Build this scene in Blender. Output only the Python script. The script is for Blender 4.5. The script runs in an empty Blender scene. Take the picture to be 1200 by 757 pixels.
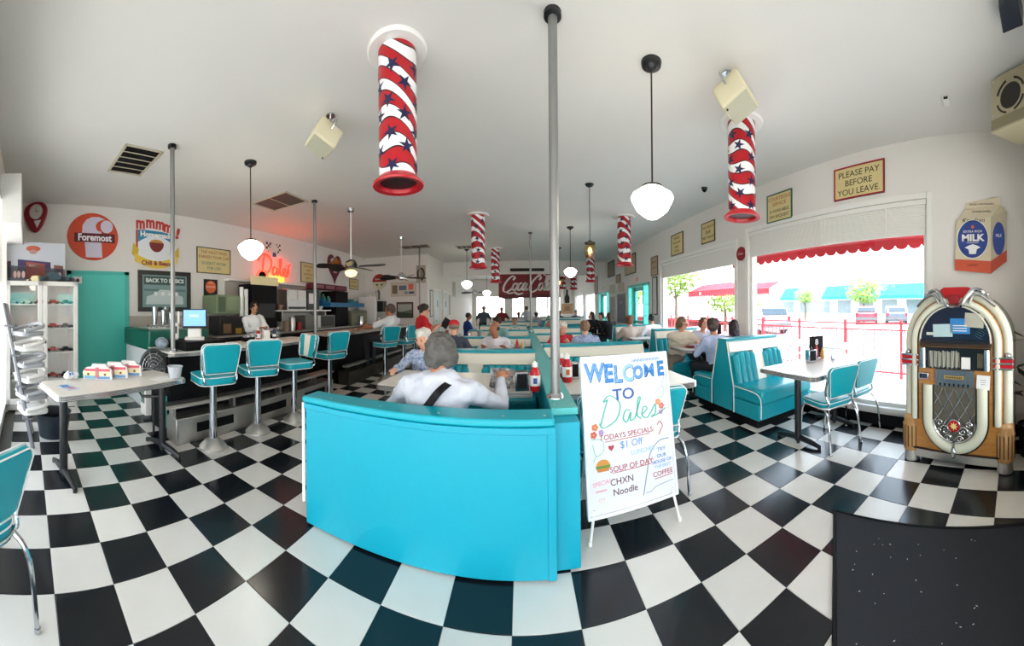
import bpy, math, random
from math import sin, cos, pi, radians as R
from mathutils import Vector, Matrix
random.seed(7)
S = bpy.context.scene
COL = S.collection
# ------------------------------------------------------------------ camera, sky, sun, exposure
cd = bpy.data.cameras.new('camera'); cam = bpy.data.objects.new('camera', cd); COL.objects.link(cam); S.camera = cam
cd.type = 'PANO'
for holder in (cd, getattr(cd, 'cycles', None)):
    if holder is None: continue
    try:
        holder.panorama_type = 'CENTRAL_CYLINDRICAL'
        F = 368.6
        holder.central_cylindrical_range_u_min = -600 / F; holder.central_cylindrical_range_u_max = 600 / F
        holder.central_cylindrical_range_v_min = -(757 - 362) / F; holder.central_cylindrical_range_v_max = 362 / F
        holder.central_cylindrical_radius = 1.0
        break
    except Exception as e:
        print('cam', e)
cd.clip_start = 0.01; cd.clip_end = 500
xr = Vector((0.99955, 0.028995, -0.008)); yf = Vector((-0.028996, 0.99958, 0.0)); zu = xr.cross(yf)
cam.matrix_world = Matrix(((xr.x, zu.x, -yf.x, 0), (xr.y, zu.y, -yf.y, 0), (xr.z, zu.z, -yf.z, 1.408), (0, 0, 0, 1)))
w = bpy.data.worlds.new('sky'); S.world = w; w.use_nodes = True
nt = w.node_tree; bg = nt.nodes['Background']
tc = nt.nodes.new('ShaderNodeTexCoord'); sx = nt.nodes.new('ShaderNodeSeparateXYZ'); rp = nt.nodes.new('ShaderNodeValToRGB')
nt.links.new(tc.outputs['Generated'], sx.inputs[0]); nt.links.new(sx.outputs['Z'], rp.inputs[0]); nt.links.new(rp.outputs[0], bg.inputs[0])
rp.color_ramp.elements[0].position = 0.0; rp.color_ramp.elements[0].color = (1, 0.99, 0.97, 1)
rp.color_ramp.elements[1].position = 0.6; rp.color_ramp.elements[1].color = (0.62, 0.8, 1.0, 1)
bg.inputs[1].default_value = 8.0
sl = bpy.data.lights.new('sun', 'SUN'); sl.energy = 16.0; sl.angle = R(1.5); sl.color = (1, 0.96, 0.9)
so = bpy.data.objects.new('sun', sl); COL.objects.link(so); so.rotation_euler = Vector((.38, .22, -.9)).to_track_quat('-Z', 'Y').to_euler()
S.view_settings.view_transform = 'Standard'; S.view_settings.look = 'None'; S.view_settings.gamma = 1.0
S.view_settings.use_curve_mapping = False; S.view_settings.exposure = -0.33
S.cycles.max_bounces = 10; S.cycles.diffuse_bounces = 6; S.cycles.glossy_bounces = 4; S.cycles.transparent_max_bounces = 16
S.cycles.use_denoising = True; S.cycles.sample_clamp_indirect = 6.0; S.cycles.caustics_reflective = False; S.cycles.caustics_refractive = False
def area(name, loc, rot, sx_, sy_, power, color=(1, 1, 1), portal=False):
    l = bpy.data.lights.new(name, 'AREA'); l.shape = 'RECTANGLE'; l.size = sx_; l.size_y = sy_; l.energy = power; l.color = color
    if portal: l.cycles.is_portal = True
    o = bpy.data.objects.new(name, l); COL.objects.link(o); o.location = loc; o.rotation_euler = rot
    return o
# ------------------------------------------------------------------ materials
def lin(c): return tuple((x / 12.92 if x <= 0.04045 else ((x + 0.055) / 1.055) ** 2.4) for x in c)
def hexc(h): h = h.lstrip('#'); return lin(tuple(int(h[i:i + 2], 16) / 255 for i in (0, 2, 4)))
_m = {}
def M(name, col='#ffffff', rough=0.5, metal=0.0, noise=0.0, nscale=8.0, bump=0.0, bscale=60.0, emit=0.0, coat=0.0, alpha=1.0, col2=None, spec=0.5, stretch=None):
    if name in _m: return _m[name]
    m = bpy.data.materials.new(name); m.use_nodes = True; n = m.node_tree; p = n.nodes['Principled BSDF']
    c = hexc(col)
    p.inputs['Base Color'].default_value = (*c, 1); p.inputs['Roughness'].default_value = rough; p.inputs['Metallic'].default_value = metal
    p.inputs['Specular IOR Level'].default_value = spec
    if coat: p.inputs['Coat Weight'].default_value = coat; p.inputs['Coat Roughness'].default_value = 0.08
    if emit: p.inputs['Emission Color'].default_value = (*c, 1); p.inputs['Emission Strength'].default_value = emit
    if alpha < 1: p.inputs['Alpha'].default_value = alpha
    if noise or bump:
        t = n.nodes.new('ShaderNodeTexCoord'); mp = n.nodes.new('ShaderNodeMapping'); n.links.new(t.outputs['Object'], mp.inputs[0])
        if stretch: mp.inputs['Scale'].default_value = stretch
        if noise:
            z = n.nodes.new('ShaderNodeTexNoise'); z.inputs['Scale'].default_value = nscale; z.inputs['Detail'].default_value = 5
            n.links.new(mp.outputs[0], z.inputs[0])
            mx = n.nodes.new('ShaderNodeMix'); mx.data_type = 'RGBA'
            c2 = hexc(col2) if col2 else tuple(x * 0.55 for x in c)
            cr = n.nodes.new('ShaderNodeValToRGB'); cr.color_ramp.elements[0].position = 0.35; cr.color_ramp.elements[1].position = 0.7
            n.links.new(z.outputs[0], cr.inputs[0])
            mu = n.nodes.new('ShaderNodeMath'); mu.operation = 'MULTIPLY'; mu.inputs[1].default_value = noise; n.links.new(cr.outputs[0], mu.inputs[0])
            n.links.new(mu.outputs[0], mx.inputs[0]); mx.inputs[6].default_value = (*c, 1); mx.inputs[7].default_value = (*c2, 1)
            n.links.new(mx.outputs[2], p.inputs['Base Color'])
        if bump:
            z2 = n.nodes.new('ShaderNodeTexNoise'); z2.inputs['Scale'].default_value = bscale; z2.inputs['Detail'].default_value = 3
            n.links.new(mp.outputs[0], z2.inputs[0]); b = n.nodes.new('ShaderNodeBump'); b.inputs['Strength'].default_value = bump; b.inputs['Distance'].default_value = 0.02
            n.links.new(z2.outputs[0], b.inputs['Height']); n.links.new(b.outputs[0], p.inputs['Normal'])
    _m[name] = m; return m
def glassmat(name, tint=(1, 1, 1), refl=0.08, rough=0.02):
    if name in _m: return _m[name]
    m = bpy.data.materials.new(name); m.use_nodes = True; n = m.node_tree; n.nodes.clear()
    o = n.nodes.new('ShaderNodeOutputMaterial'); a = n.nodes.new('ShaderNodeBsdfTransparent'); a.inputs[0].default_value = (*tint, 1)
    g = n.nodes.new('ShaderNodeBsdfGlossy'); g.inputs['Roughness'].default_value = rough; x = n.nodes.new('ShaderNodeMixShader')
    lf = n.nodes.new('ShaderNodeLayerWeight'); lf.inputs[0].default_value = .5; lw = n.nodes.new('ShaderNodeMath'); lw.operation = 'POWER'; lw.inputs[1].default_value = 5.0; n.links.new(lf.outputs['Facing'], lw.inputs[0])
    ad = n.nodes.new('ShaderNodeMath'); ad.operation = 'ADD'; ad.inputs[1].default_value = refl * 0.5; n.links.new(lw.outputs[0], ad.inputs[0])
    n.links.new(ad.outputs[0], x.inputs[0]); n.links.new(a.outputs[0], x.inputs[1]); n.links.new(g.outputs[0], x.inputs[2]); n.links.new(x.outputs[0], o.inputs[0])
    _m[name] = m; return m
TEAL = M('teal_vinyl', '#129fae', 0.32, bump=0.05, bscale=180)
TEALW = M('teal_painted_wood', '#0c9fb8', 0.38, noise=0.06, nscale=3)
TEALD = M('teal_paint_door', '#52cfc2', 0.45)
CREAM = M('cream_vinyl', '#ebe4d2', 0.4)
PIPING = M('white_piping', '#f2f2ee', 0.4)
CHROME = M('chrome', '#c9ccd0', 0.16, 1.0)
STEEL = M('brushed_steel', '#d2d0cc', 0.38, 1.0, bump=0.04, bscale=90)
STEELP = M('galvanised_pole', '#8d8d8b', 0.42, 0.6)
BLACKM = M('black_metal', '#17181b', 0.4)
BLACK = M('black_laminate', '#0b0b0e', 0.6, spec=.2)
WHITEP = M('white_paint', '#eceae5', 0.55)
WALL = M('wall_paint', '#e6e2dc', 0.7, noise=0.05, nscale=1.5)
WALLD = M('wall_paint_tan', '#b5aca1', 0.6, noise=0.2, nscale=3)
CEIL = M('ceiling_paint', '#e6e3de', 0.8, noise=0.04, nscale=1.2, bump=0.03, bscale=40)
FORM = M('formica', '#eae7df', 0.28, noise=0.25, nscale=45, col2='#b9b2a6')
FORMB = M('formica_beige', '#b9a68f', 0.28, noise=0.3, nscale=30, col2='#9a8873')
PAPER = M('paper', '#f2f1ee', 0.7)
INK = M('ink_black', '#15151a', 0.6)
RED = M('red_gloss', '#c01522', 0.3)
REDD = M('dark_red', '#8c1420', 0.4)
GLASS = glassmat('clear_glass')
SIGNY = M('sign_yellow', '#d9c88f', 0.6)
WOOD = M('oak_veneer', '#b9803f', 0.3, noise=0.5, nscale=6, col2='#8f5a26', stretch=(1, 1, 8), coat=0.3)
WOODD = M('dark_wood', '#43301f', 0.4)
# ------------------------------------------------------------------ mesh helpers
def spl(pts, n=6, closed=False):
    P = [Vector(p) for p in pts]; out = []
    m = len(P); rng = range(m if closed else m - 1)
    for i in rng:
        p0 = P[(i - 1) % m] if closed or i > 0 else P[i]; p1 = P[i]; p2 = P[(i + 1) % m]; p3 = P[(i + 2) % m] if closed or i + 2 < m else p2
        for k in range(n):
            t = k / n
            out.append(0.5 * ((2 * p1) + (p2 - p0) * t + (2 * p0 - 5 * p1 + 4 * p2 - p3) * t * t + (3 * p1 - p0 - 3 * p2 + p3) * t ** 3))
    if not closed: out.append(P[-1])
    return out
STUFFN = set('screw bracket title_strip slot plate_lettering paper_text note_writing selector_arm muntins raised_blind checker_dark checker_light louvre printed_stars flute lattice scroll_work wire_guard wire_seat wire_frame marker_hatching marker_squiggle marker_underline marker_arc marker_leaf script_lettering neon_tube printed_scrawl slot_ring cups eyes glasses ribbed_edge edge_piping piping grille_trim dark_trim leaves blue_print tissue printed_figure ribbed_panel chrome_wing'.split())
class MB:
    def __init__(s): s.v = []; s.f = []; s.mi = []; s.m = 0
    def mat(s, k): s.m = k; return s
    def add(s, vs, fs, X=None):
        b = len(s.v)
        s.v += [tuple((X @ Vector(v)) if X is not None else v) for v in vs]
        s.f += [tuple(i + b for i in f) for f in fs]; s.mi += [s.m] * len(fs); return s
    def box(s, c, d, rz=0, X=None):
        x, y, z = d[0] / 2, d[1] / 2, d[2] / 2
        A = Matrix.Translation(Vector(c)) @ Matrix.Rotation(rz, 4, 'Z') @ (X if X is not None else Matrix.Identity(4))
        return s.add([(-x, -y, -z), (x, -y, -z), (x, y, -z), (-x, y, -z), (-x, -y, z), (x, -y, z), (x, y, z), (-x, y, z)],
                     [(0, 3, 2, 1), (4, 5, 6, 7), (0, 1, 5, 4), (1, 2, 6, 5), (2, 3, 7, 6), (3, 0, 4, 7)], A)
    def bb(s, x0, x1, y0, y1, z0, z1): return s.box(((x0 + x1) / 2, (y0 + y1) / 2, (z0 + z1) / 2), (abs(x1 - x0), abs(y1 - y0), abs(z1 - z0)))
    def lathe(s, prof, seg=20, X=None, c=(0, 0, 0), sy=1.0):
        vs = []; fs = []; n = len(prof)
        for k in range(seg):
            a = 2 * pi * k / seg
            for r, z in prof: vs.append((c[0] + r * cos(a), c[1] + r * sin(a) * sy, c[2] + z))
        for k in range(seg):
            k2 = (k + 1) % seg
            for i in range(n - 1): fs.append((k * n + i, k2 * n + i, k2 * n + i + 1, k * n + i + 1))
        if prof[0][0] > 1e-6: fs.append(tuple(k * n for k in reversed(range(seg))))
        if prof[-1][0] > 1e-6: fs.append(tuple(k * n + n - 1 for k in range(seg)))
        return s.add(vs, fs, X)
    def cyl(s, p0, p1, r0, r1=None, seg=12):
        r1 = r0 if r1 is None else r1
        p0, p1 = Vector(p0), Vector(p1); d = p1 - p0
        X = Matrix.Translation(p0) @ d.to_track_quat('Z', 'Y').to_matrix().to_4x4()
        return s.lathe([(r0, 0), (r1, d.length)], seg, X)
    def tube(s, pts, r, seg=8, closed=False, sq=1.0):
        P = [Vector(p) for p in pts]; n = len(P); vs = []; fs = []; up = None
        for i, p in enumerate(P):
            a = P[(i - 1) % n] if (closed or i > 0) else p; b = P[(i + 1) % n] if (closed or i < n - 1) else p
            t = (b - a).normalized()
            if up is None:
                up = Vector((0, 0, 1)) if abs(t.z) < 0.9 else Vector((1, 0, 0))
            sd = t.cross(up)
            if sd.length < 1e-5: sd = t.orthogonal()
            sd.normalize(); up = sd.cross(t).normalized()
            rr = r[i] if isinstance(r, (list, tuple)) else r
            for k in range(seg):
                q = 2 * pi * k / seg; vs.append(p + sd * cos(q) * rr + up * sin(q) * rr * sq)
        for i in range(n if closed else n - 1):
            j = (i + 1) % n
            for k in range(seg):
                k2 = (k + 1) % seg; fs.append((i * seg + k, i * seg + k2, j * seg + k2, j * seg + k))
        if not closed: fs += [tuple(reversed(range(seg))), tuple((n - 1) * seg + k for k in range(seg))]
        return s.add(vs, fs)
    def prism(s, poly, h, X=None, h0=0.0):
        """poly in local xy, extruded from h0 to h along local z"""
        n = len(poly)
        a = sum(poly[i][0] * poly[(i + 1) % n][1] - poly[(i + 1) % n][0] * poly[i][1] for i in range(n))
        if a < 0: poly = list(reversed(poly))
        vs = [(p[0], p[1], h0) for p in poly] + [(p[0], p[1], h) for p in poly]
        fs = [tuple(reversed(range(n))), tuple(range(n, 2 * n))] + [(i, (i + 1) % n, (i + 1) % n + n, i + n) for i in range(n)]
        return s.add(vs, fs, X)
    def ell(s, c, r, seg=12, rings=8, X=None):
        prof = [(max(cos(t), 0) if abs(abs(t) - pi / 2) > 1e-6 else 0, sin(t)) for t in [-pi / 2 + pi * k / rings for k in range(rings + 1)]]
        A = Matrix.Translation(Vector(c)) @ (X if X is not None else Matrix.Identity(4)) @ Matrix.Diagonal((r[0], r[1], r[2], 1))
        vs = []; fs = []; n = rings + 1
        vs = [(0, 0, -1)]
        for k in range(1, rings):
            for j in range(seg): a = 2 * pi * j / seg; vs.append((prof[k][0] * cos(a), prof[k][0] * sin(a), prof[k][1]))
        vs.append((0, 0, 1)); L = len(vs) - 1
        for j in range(seg):
            j2 = (j + 1) % seg; fs.append((0, 1 + j2, 1 + j)); fs.append((L, L - seg + j, L - seg + j2))
            for k in range(rings - 2): b = 1 + k * seg; fs.append((b + j, b + j2, b + seg + j2, b + seg + j))
        return s.add(vs, fs, A)
    def ribbon(s, pts, wd, n=6, h=0.0, wfun=None):
        """flat stroke in local xy plane, at height h; calligraphic if wfun"""
        P = spl([(p[0], p[1], 0) for p in pts], n); vs = []; fs = []
        for i, p in enumerate(P):
            a = P[max(i - 1, 0)]; b = P[min(i + 1, len(P) - 1)]; t = (b - a)
            t = t.normalized() if t.length > 1e-9 else Vector((1, 0, 0)); nn = Vector((-t.y, t.x, 0))
            ww = wd * (wfun(t, i / (len(P) - 1)) if wfun else 1) / 2
            vs += [(p.x + nn.x * ww, p.y + nn.y * ww, h), (p.x - nn.x * ww, p.y - nn.y * ww, h)]
        for i in range(len(P) - 1): fs.append((2 * i + 1, 2 * i + 3, 2 * i + 2, 2 * i))
        return s.add(vs, fs)
    def mesh(s, name, mats, smooth=35):
        me = bpy.data.meshes.new(name); me.from_pydata(s.v, [], s.f); me.validate()
        for m in (mats if isinstance(mats, (list, tuple)) else [mats]): me.materials.append(m)
        if len(me.polygons) == len(s.mi): me.polygons.foreach_set('material_index', s.mi)
        me.polygons.foreach_set('use_smooth', [bool(smooth)] * len(me.polygons))
        if smooth: me.set_sharp_from_angle(angle=R(smooth))
        me.update(); return me
    def build(s, name, mats, parent=None, loc=(0, 0, 0), rot=(0, 0, 0), smooth=35, bev=0.0, label=None):
        o = bpy.data.objects.new(name, s.mesh(name, mats, smooth)); COL.objects.link(o); o.location = loc; o.rotation_euler = rot
        if parent is not None: o.parent = parent
        if bev:
            b = o.modifiers.new('b', 'BEVEL'); b.width = bev; b.segments = 2; b.limit_method = 'ANGLE'; b.angle_limit = R(40); b.harden_normals = False
        if label: o['label'] = label
        if parent is not None and name in STUFFN: o['kind'] = 'stuff'
        return o
def tag(o, label, cat, group=None, kind=None):
    if label: o['label'] = label
    if cat: o['category'] = cat
    if group: o['group'] = group
    if kind: o['kind'] = kind
    return o
def struct(o, label=None, cat=None): o['kind'] = 'structure'; return tag(o, label, cat)
def thing(name, label, cat, loc=(0, 0, 0), rot=(0, 0, 0), group=None):
    o = bpy.data.objects.new(name, None); COL.objects.link(o); o.empty_display_size = 0.1
    o.location = loc; o.rotation_euler = rot if isinstance(rot, (tuple, list)) else (0, 0, rot)
    return tag(o, label, cat, group)
def kids(o): return [c for c in bpy.data.objects if c.parent == o]
def copy_tree(o, parent=None):
    c = o.copy(); COL.objects.link(c)
    if parent is not None: c.parent = parent
    for ch in kids(o): copy_tree(ch, c)
    return c
def dup(o, loc, rz=None, label=None, group=None, cat=None):
    c = copy_tree(o); c.location = loc
    if rz is not None: c.rotation_euler = (0, 0, rz)
    if label: c['label'] = label
    if group: c['group'] = group
    if cat: c['category'] = cat
    return c
TXT = []
def text(body, size, mat, parent, loc=(0, 0, 0.003), name='lettering', ext=0.0006, align='CENTER', shear=0, bold=0.0, sx=1.0, rot=0, spacing=1.0):
    c = bpy.data.curves.new(name, 'FONT'); c.body = body; c.size = size; c.extrude = ext; c.align_x = align; c.align_y = 'CENTER'; c.shear = shear
    c.offset = bold; c.space_character = spacing; c.resolution_u = 3; c.materials.append(mat)
    o = bpy.data.objects.new(name, c); COL.objects.link(o); TXT.append(o); o.parent = parent; o.location = loc; o.scale = (sx, 1, 1); o.rotation_euler = (0, 0, rot)
    return o
LW, RW, CH = -5.5, 3.4, 3.3
WR = {'L': (R(90), 0, R(90)), 'R': (R(90), 0, R(-90)), 'B': (R(90), 0, 0)}
def on_wall(side, u, z, off=0.0, plane=None):
    if side == 'L': return ((LW if plane is None else plane) + off, u, z)
    if side == 'R': return ((RW if plane is None else plane) - off, u, z)
    return (u, (plane if plane is not None else 10.2) - off, z)
def plaque(name, label, cat, side, u, z, wd, ht, face, frame=None, fw=0.012, th=0.012, lines=(), plane=None, group=None, off=0.002, roll=0):
    t = thing(name, label, cat, on_wall(side, u, z, off, plane), WR[side], group)
    if roll: t.rotation_euler = (Matrix.Rotation(0, 3, 'Z') @ t.rotation_euler.to_matrix() @ Matrix.Rotation(roll, 3, 'Z')).to_euler()
    MB().box((0, 0, th / 2), (wd, ht, th)).build('board', face, t)
    if frame:
        b = MB(); a, c = wd / 2, ht / 2
        b.box((0, c - fw / 2, th / 2 + .003), (wd, fw, th + .006)); b.box((0, -c + fw / 2, th / 2 + .003), (wd, fw, th + .006))
        b.box((a - fw / 2, 0, th / 2 + .003), (fw, ht - 2 * fw, th + .006)); b.box((-a + fw / 2, 0, th / 2 + .003), (fw, ht - 2 * fw, th + .006))
        b.build('frame', frame, t)
    for (s_, sz, dx, dy, mt, *r) in lines:
        text(s_, sz, mt, t, (dx, dy, th + .001), sx=r[0] if r else 1.0)
    return t
# ------------------------------------------------------------------ setting
T = 0.3048
print('room')
def wall_boxes(name, boxes, mat=WALL):
    b = MB()
    for q in boxes: b.bb(*q)
    return struct(b.build(name, mat, smooth=0))
fl = struct(MB().bb(-8, RW + .2, -.35, 21, -.06, -.004).build('floor', M('grout_dark', '#4a4a48', 0.6), smooth=0))
struct(MB().bb(-8, RW + .2, -.35, 21.2, CH, CH + .15).build('ceiling', CEIL, smooth=0))
wall_boxes('wall_left', [(LW - .15, LW, -.35, 10.35, 0, CH)])
# kitchen end wall, corridor side wall, header over the opening
wall_boxes('wall_kitchen_end', [(LW, -3.12, 10.2, 10.35, 0, CH)])
wall_boxes('wall_corridor', [(-3.27, -3.12, 10.35, 12.3, 0, CH), (-3.27, -3.12, 12.3, 20.1, 0, CH)])
wall_boxes('wall_header', [(-3.12, RW, 12.35, 12.5, 2.73, CH)])
wall_boxes('wall_back', [(-3.3, RW, 20.0, 20.15, 0, .85), (-3.3, RW, 20.0, 20.15, 2.25, CH), (-1.0, -.6, 20, 20.15, .85, 2.25), (.2, .95, 20, 20.15, .85, 2.25), (2.55, 3.4, 20, 20.15, .85, 2.25), (-3.3, -2.9, 20, 20.15, .85, 2.25)])
wr = [(-.35, .98, 0, CH), (.98, 3.84, 0, .22), (.98, 3.84, 2.62, CH), (3.84, 4.2, 0, CH), (4.2, 7.12, 0, .22), (4.2, 7.12, 2.5, CH), (7.12, 7.85, 0, CH), (7.85, 9.6, 2.12, CH),
      (9.6, 11.8, 0, CH), (11.8, 13.5, 2.1, CH), (13.5, 14.2, 0, CH), (14.2, 16.5, 0, .8), (14.2, 16.5, 2.15, CH), (16.5, 17, 0, CH), (17, 19.7, 0, .8), (17, 19.7, 2.2, CH), (19.7, 20.2, 0, CH)]
wall_boxes('wall_right', [(RW, RW + .18, a, b, c, d) for a, b, c, d in wr])
# storefront wall just behind the viewer: low sill, head, posts and glass
sf = [(-5.6, -4.6, 0, CH), (-4.6, 2.6, 2.7, CH), (-4.6, -1.6, 0, .12), (.9, 2.6, 0, .5), (2.6, 3.5, 0, CH), (-1.68, -1.55, 0, 2.7), (.8, .93, 0, 2.7)]
wall_boxes('wall_front', [(a, b, -.42, -.3, c, d) for a, b, c, d in sf])
struct(MB().bb(-5.48, -3.6, -.3, -.06, 2.42, 3.0).build('trim_1', WHITEP, bev=.01))
struct(MB().bb(RW - .012, RW, .98, 7.12, 0, .13).bb(RW - .012, RW, -.3, .98, 0, .13).build('baseboard_right', BLACK, smooth=0))
struct(MB().bb(LW, LW + .012, .2, 10.2, 0, .1).build('baseboard_left', BLACK, smooth=0))
struct(MB().bb(LW, LW + .015, 1.85, 4.0, .1, 1.32).build('trim_2', WALLD, smooth=0))
# right hand windows: frames, sill, raised blind, panes
def window(n, y0, y1, z0, z1, mull=(), blind=.32, plane=RW, label=None):
    t = thing('window_%d' % n, label, None); struct(t)
    b = MB(); f = .045
    for a, c, d, e in ((y0, y1, z0, z0 + f), (y0, y1, z1 - f, z1), (y0, y0 + f, z0, z1), (y1 - f, y1, z0, z1)): b.bb(plane + .03, plane + .1, a, c, d, e)
    for m in mull: b.bb(plane + .03, plane + .1, m - .02, m + .02, z0, z1)
    b.build('window_frame', WHITEP, t, bev=.004)
    MB().bb(plane - .05, plane + .05, y0 - .05, y1 + .05, z0 - .05, z0 + .004).build('window_sill', WHITEP, t, bev=.006)
    MB().bb(plane - .018, plane, y0 - .07, y0, z0, z1 + .07).bb(plane - .018, plane, y1, y1 + .07, z0, z1 + .07).bb(plane - .018, plane, y0, y1, z1, z1 + .07).build('casing', WHITEP, t, bev=.004)
    e = [y0 + f] + sorted(mull) + [y1 - f]
    for i in range(len(e) - 1):
        MB().bb(plane + .06, plane + .066, e[i], e[i + 1], z0 + f, z1 - f).build('pane', GLASS, t, smooth=0)
    if blind:
        bl = MB(); k = int(blind / .022)
        bl.bb(plane + .0, plane + .05, y0 + .01, y1 - .01, z1 - .06, z1 - .005)
        for i in range(k): bl.bb(plane + .005, plane + .04, y0 + .02, y1 - .02, z1 - .07 - i * .022 - .004, z1 - .07 - i * .022)
        bl.bb(plane + .018, plane + .026, y0 + .02, y1 - .02, z1 - .07 - k * .022, z1 - .06)
        for q in (y0 + .5, (y0 + y1) / 2, y1 - .5): bl.bb(plane + .004, plane + .008, q - .01, q + .01, z1 - .07 - k * .022, z1 - .06)
        bl.build('raised_blind', WHITEP, t, smooth=0)
    return t
window(1, .98, 3.84, .22, 2.62, blind=.34)
window(2, 4.2, 7.12, .22, 2.5, blind=.3)
window(3, 14.2, 16.5, .8, 2.15, mull=(15.4,), blind=0)
window(4, 17, 19.7, .8, 2.2, mull=(18.3,), blind=0)
def back_window(n, x0, x1):
    t = thing('window_%d' % n, None, None); struct(t); b = MB(); f = .05
    for a, c, d, e in ((x0, x1, .85, .9), (x0, x1, 2.2, 2.25), (x0, x0 + f, .85, 2.25), (x1 - f, x1, .85, 2.25)): b.bb(a, c, 20.03, 20.1, d, e)
    b.build('window_frame', WHITEP, t, smooth=0)
    MB().bb(x0 + f, x1 - f, 20.06, 20.066, .9, 2.2).build('pane', GLASS, t, smooth=0)
for n, (a, b) in enumerate(((-2.9, -1.0), (-.6, .2), (.95, 1.7), (1.7, 2.55))): back_window(5 + n, a, b)
def teal_door(n, y0, y1, z1, ym):
    t = thing('door_%d' % n, None, None); struct(t); b = MB(); f = .07
    b.bb(RW - .01, RW + .15, y0, y1, z1 - f, z1); b.bb(RW - .01, RW + .15, y0, y0 + f, 0, z1); b.bb(RW - .01, RW + .15, y1 - f, y1, 0, z1)
    for q in ym: b.bb(RW - .01, RW + .15, q - f / 2, q + f / 2, 0, z1)
    b.build('door_frame', TEALD, t, smooth=0)
    e = [y0 + f] + list(ym) + [y1 - f]; a, c = e[1] + .04, e[2] - .04
    d = MB(); d.bb(RW + .05, RW + .09, a, a + .09, .02, z1 - .08).bb(RW + .05, RW + .09, c - .09, c, .02, z1 - .08).bb(RW + .05, RW + .09, a, c, .02, .25).bb(RW + .05, RW + .09, a, c, z1 - .2, z1 - .08).bb(RW + .05, RW + .09, a, c, .95, 1.03)
    d.build('door_leaf', TEALD, t, smooth=0)
    MB().bb(RW + .068, RW + .072, e[0], e[-1], .02, z1 - .08).build('pane', GLASS, t, smooth=0)
    g = MB()
    for s_ in (0, 2):
        k = 1
        while k * .3 < z1 - .1: g.bb(RW + .05, RW + .08, e[s_], e[s_ + 1], k * .3, k * .3 + .015); k += 1
    g.build('muntins', WHITEP, t, smooth=0)
teal_door(2, 7.85, 9.6, 2.12, (8.3, 9.2)); teal_door(3, 11.8, 13.5, 2.1, (12.2, 13.1))
struct(MB().bb(1.9, 2.2, 13.9, 14.1, 0, CH).build('trim_3', WALL, smooth=0))
# glass of the storefront behind the viewer
t = struct(thing('window_9', None, None))
MB().bb(-4.6, -1.68, -.37, -.364, .12, 2.7).build('pane', GLASS, t, smooth=0); MB().bb(.93, 2.6, -.37, -.364, .5, 2.7).build('pane', GLASS, t, smooth=0)
# teal door in the left wall
t = struct(thing('door_1', None, None, (LW, 0, 0)))
MB().bb(-.01, .05, .78, 1.76, 0, 2.06).build('door_leaf', TEALD, t, bev=.003)
MB().bb(0, .03, .7, .78, 0, 2.13).bb(0, .03, 1.76, 1.84, 0, 2.13).bb(0, .03, .7, 1.84, 2.06, 2.13).build('door_frame', M('teal_frame', '#46bfb2', .45), t, bev=.003)
k = MB(); k.cyl((.05, .87, 1.0), (.09, .87, 1.0), .012).ell((.11, .87, 1.0), (.026, .03, .03)); k.cyl((.045, .87, 1.0), (.052, .87, 1.0), .035, seg=16); k.build('door_knob', CHROME, t)
MB().bb(.05, .054, .82, .96, 1.9, 2.02).build('paper_notice', PAPER, t, smooth=0)
MB().lathe([(.022, 0), (.022, .002)], 12, X=Matrix.Translation((.055, .89, 1.965)) @ Matrix.Rotation(R(90), 4, 'Y')).build('printed_badge', REDD, t)
# tiles: 300 nearest one by one, the rest joined
def tile_mesh(name, m):
    b = MB(); h = T / 2 - .0012; e = h - .002
    b.add([(-h, -h, -.004), (h, -h, -.004), (h, h, -.004), (-h, h, -.004), (-h, -h, -.001), (h, -h, -.001), (h, h, -.001), (-h, h, -.001), (-e, -e, 0), (e, -e, 0), (e, e, 0), (-e, e, 0)],
          [(8, 9, 10, 11), (4, 5, 9, 8), (5, 6, 10, 9), (6, 7, 11, 10), (7, 4, 8, 11), (0, 1, 5, 4), (1, 2, 6, 5), (2, 3, 7, 6), (3, 0, 4, 7)])
    return b, b.mesh(name, m, 0)
def tilemat(name, c, c2, ns, rough):
    m = M(name, c, rough, noise=.25 if c > '#8' else .08, nscale=ns, col2=c2, spec=.5)
    n = m.node_tree; p = n.nodes['Principled BSDF']
    oi = n.nodes.new('ShaderNodeObjectInfo'); src = p.inputs['Base Color'].links[0].from_socket
    hs = n.nodes.new('ShaderNodeHueSaturation'); mr = n.nodes.new('ShaderNodeMapRange'); mr.inputs[3].default_value = .9; mr.inputs[4].default_value = 1.08
    n.links.new(oi.outputs['Random'], mr.inputs[0]); n.links.new(mr.outputs[0], hs.inputs['Value']); n.links.new(src, hs.inputs['Color']); n.links.new(hs.outputs[0], p.inputs['Base Color'])
    z = n.nodes.new('ShaderNodeTexNoise'); z.inputs['Scale'].default_value = 7; mr2 = n.nodes.new('ShaderNodeMapRange'); mr2.inputs[3].default_value = rough - .03; mr2.inputs[4].default_value = rough + .04
    n.links.new(z.outputs[0], mr2.inputs[0]); n.links.new(mr2.outputs[0], p.inputs['Roughness']); return m
TW = tilemat('tile_white', '#dedbd4', '#cbc7bd', 5, .24); TB = tilemat('tile_black', '#15191e', '#1f252b', 14, .2)
bw, mw = tile_mesh('tile_white', TW); bk, mk = tile_mesh('tile_black', TB)
cells = []
for a in range(-14, 17):
    for b in range(-2, 68):
        x = (a + .5 - 5.166) * T; y = (b + .5 + 1.449) * T
        if x < LW - .1 or x > RW + .12 or y < -.4 or y > 20: continue
        if y > 10.3 and x < -3.2: continue
        hide = (-1.25 < x < .1 and 1.75 < y < 4.2) or x < -4.0 and y > 2 or y < -.1
        cells.append((x * x + y * y + (1e4 if hide else 0), x, y, (a + b) % 2))
cells.sort(); rest = MB(); TILES = cells[:300]
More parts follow.
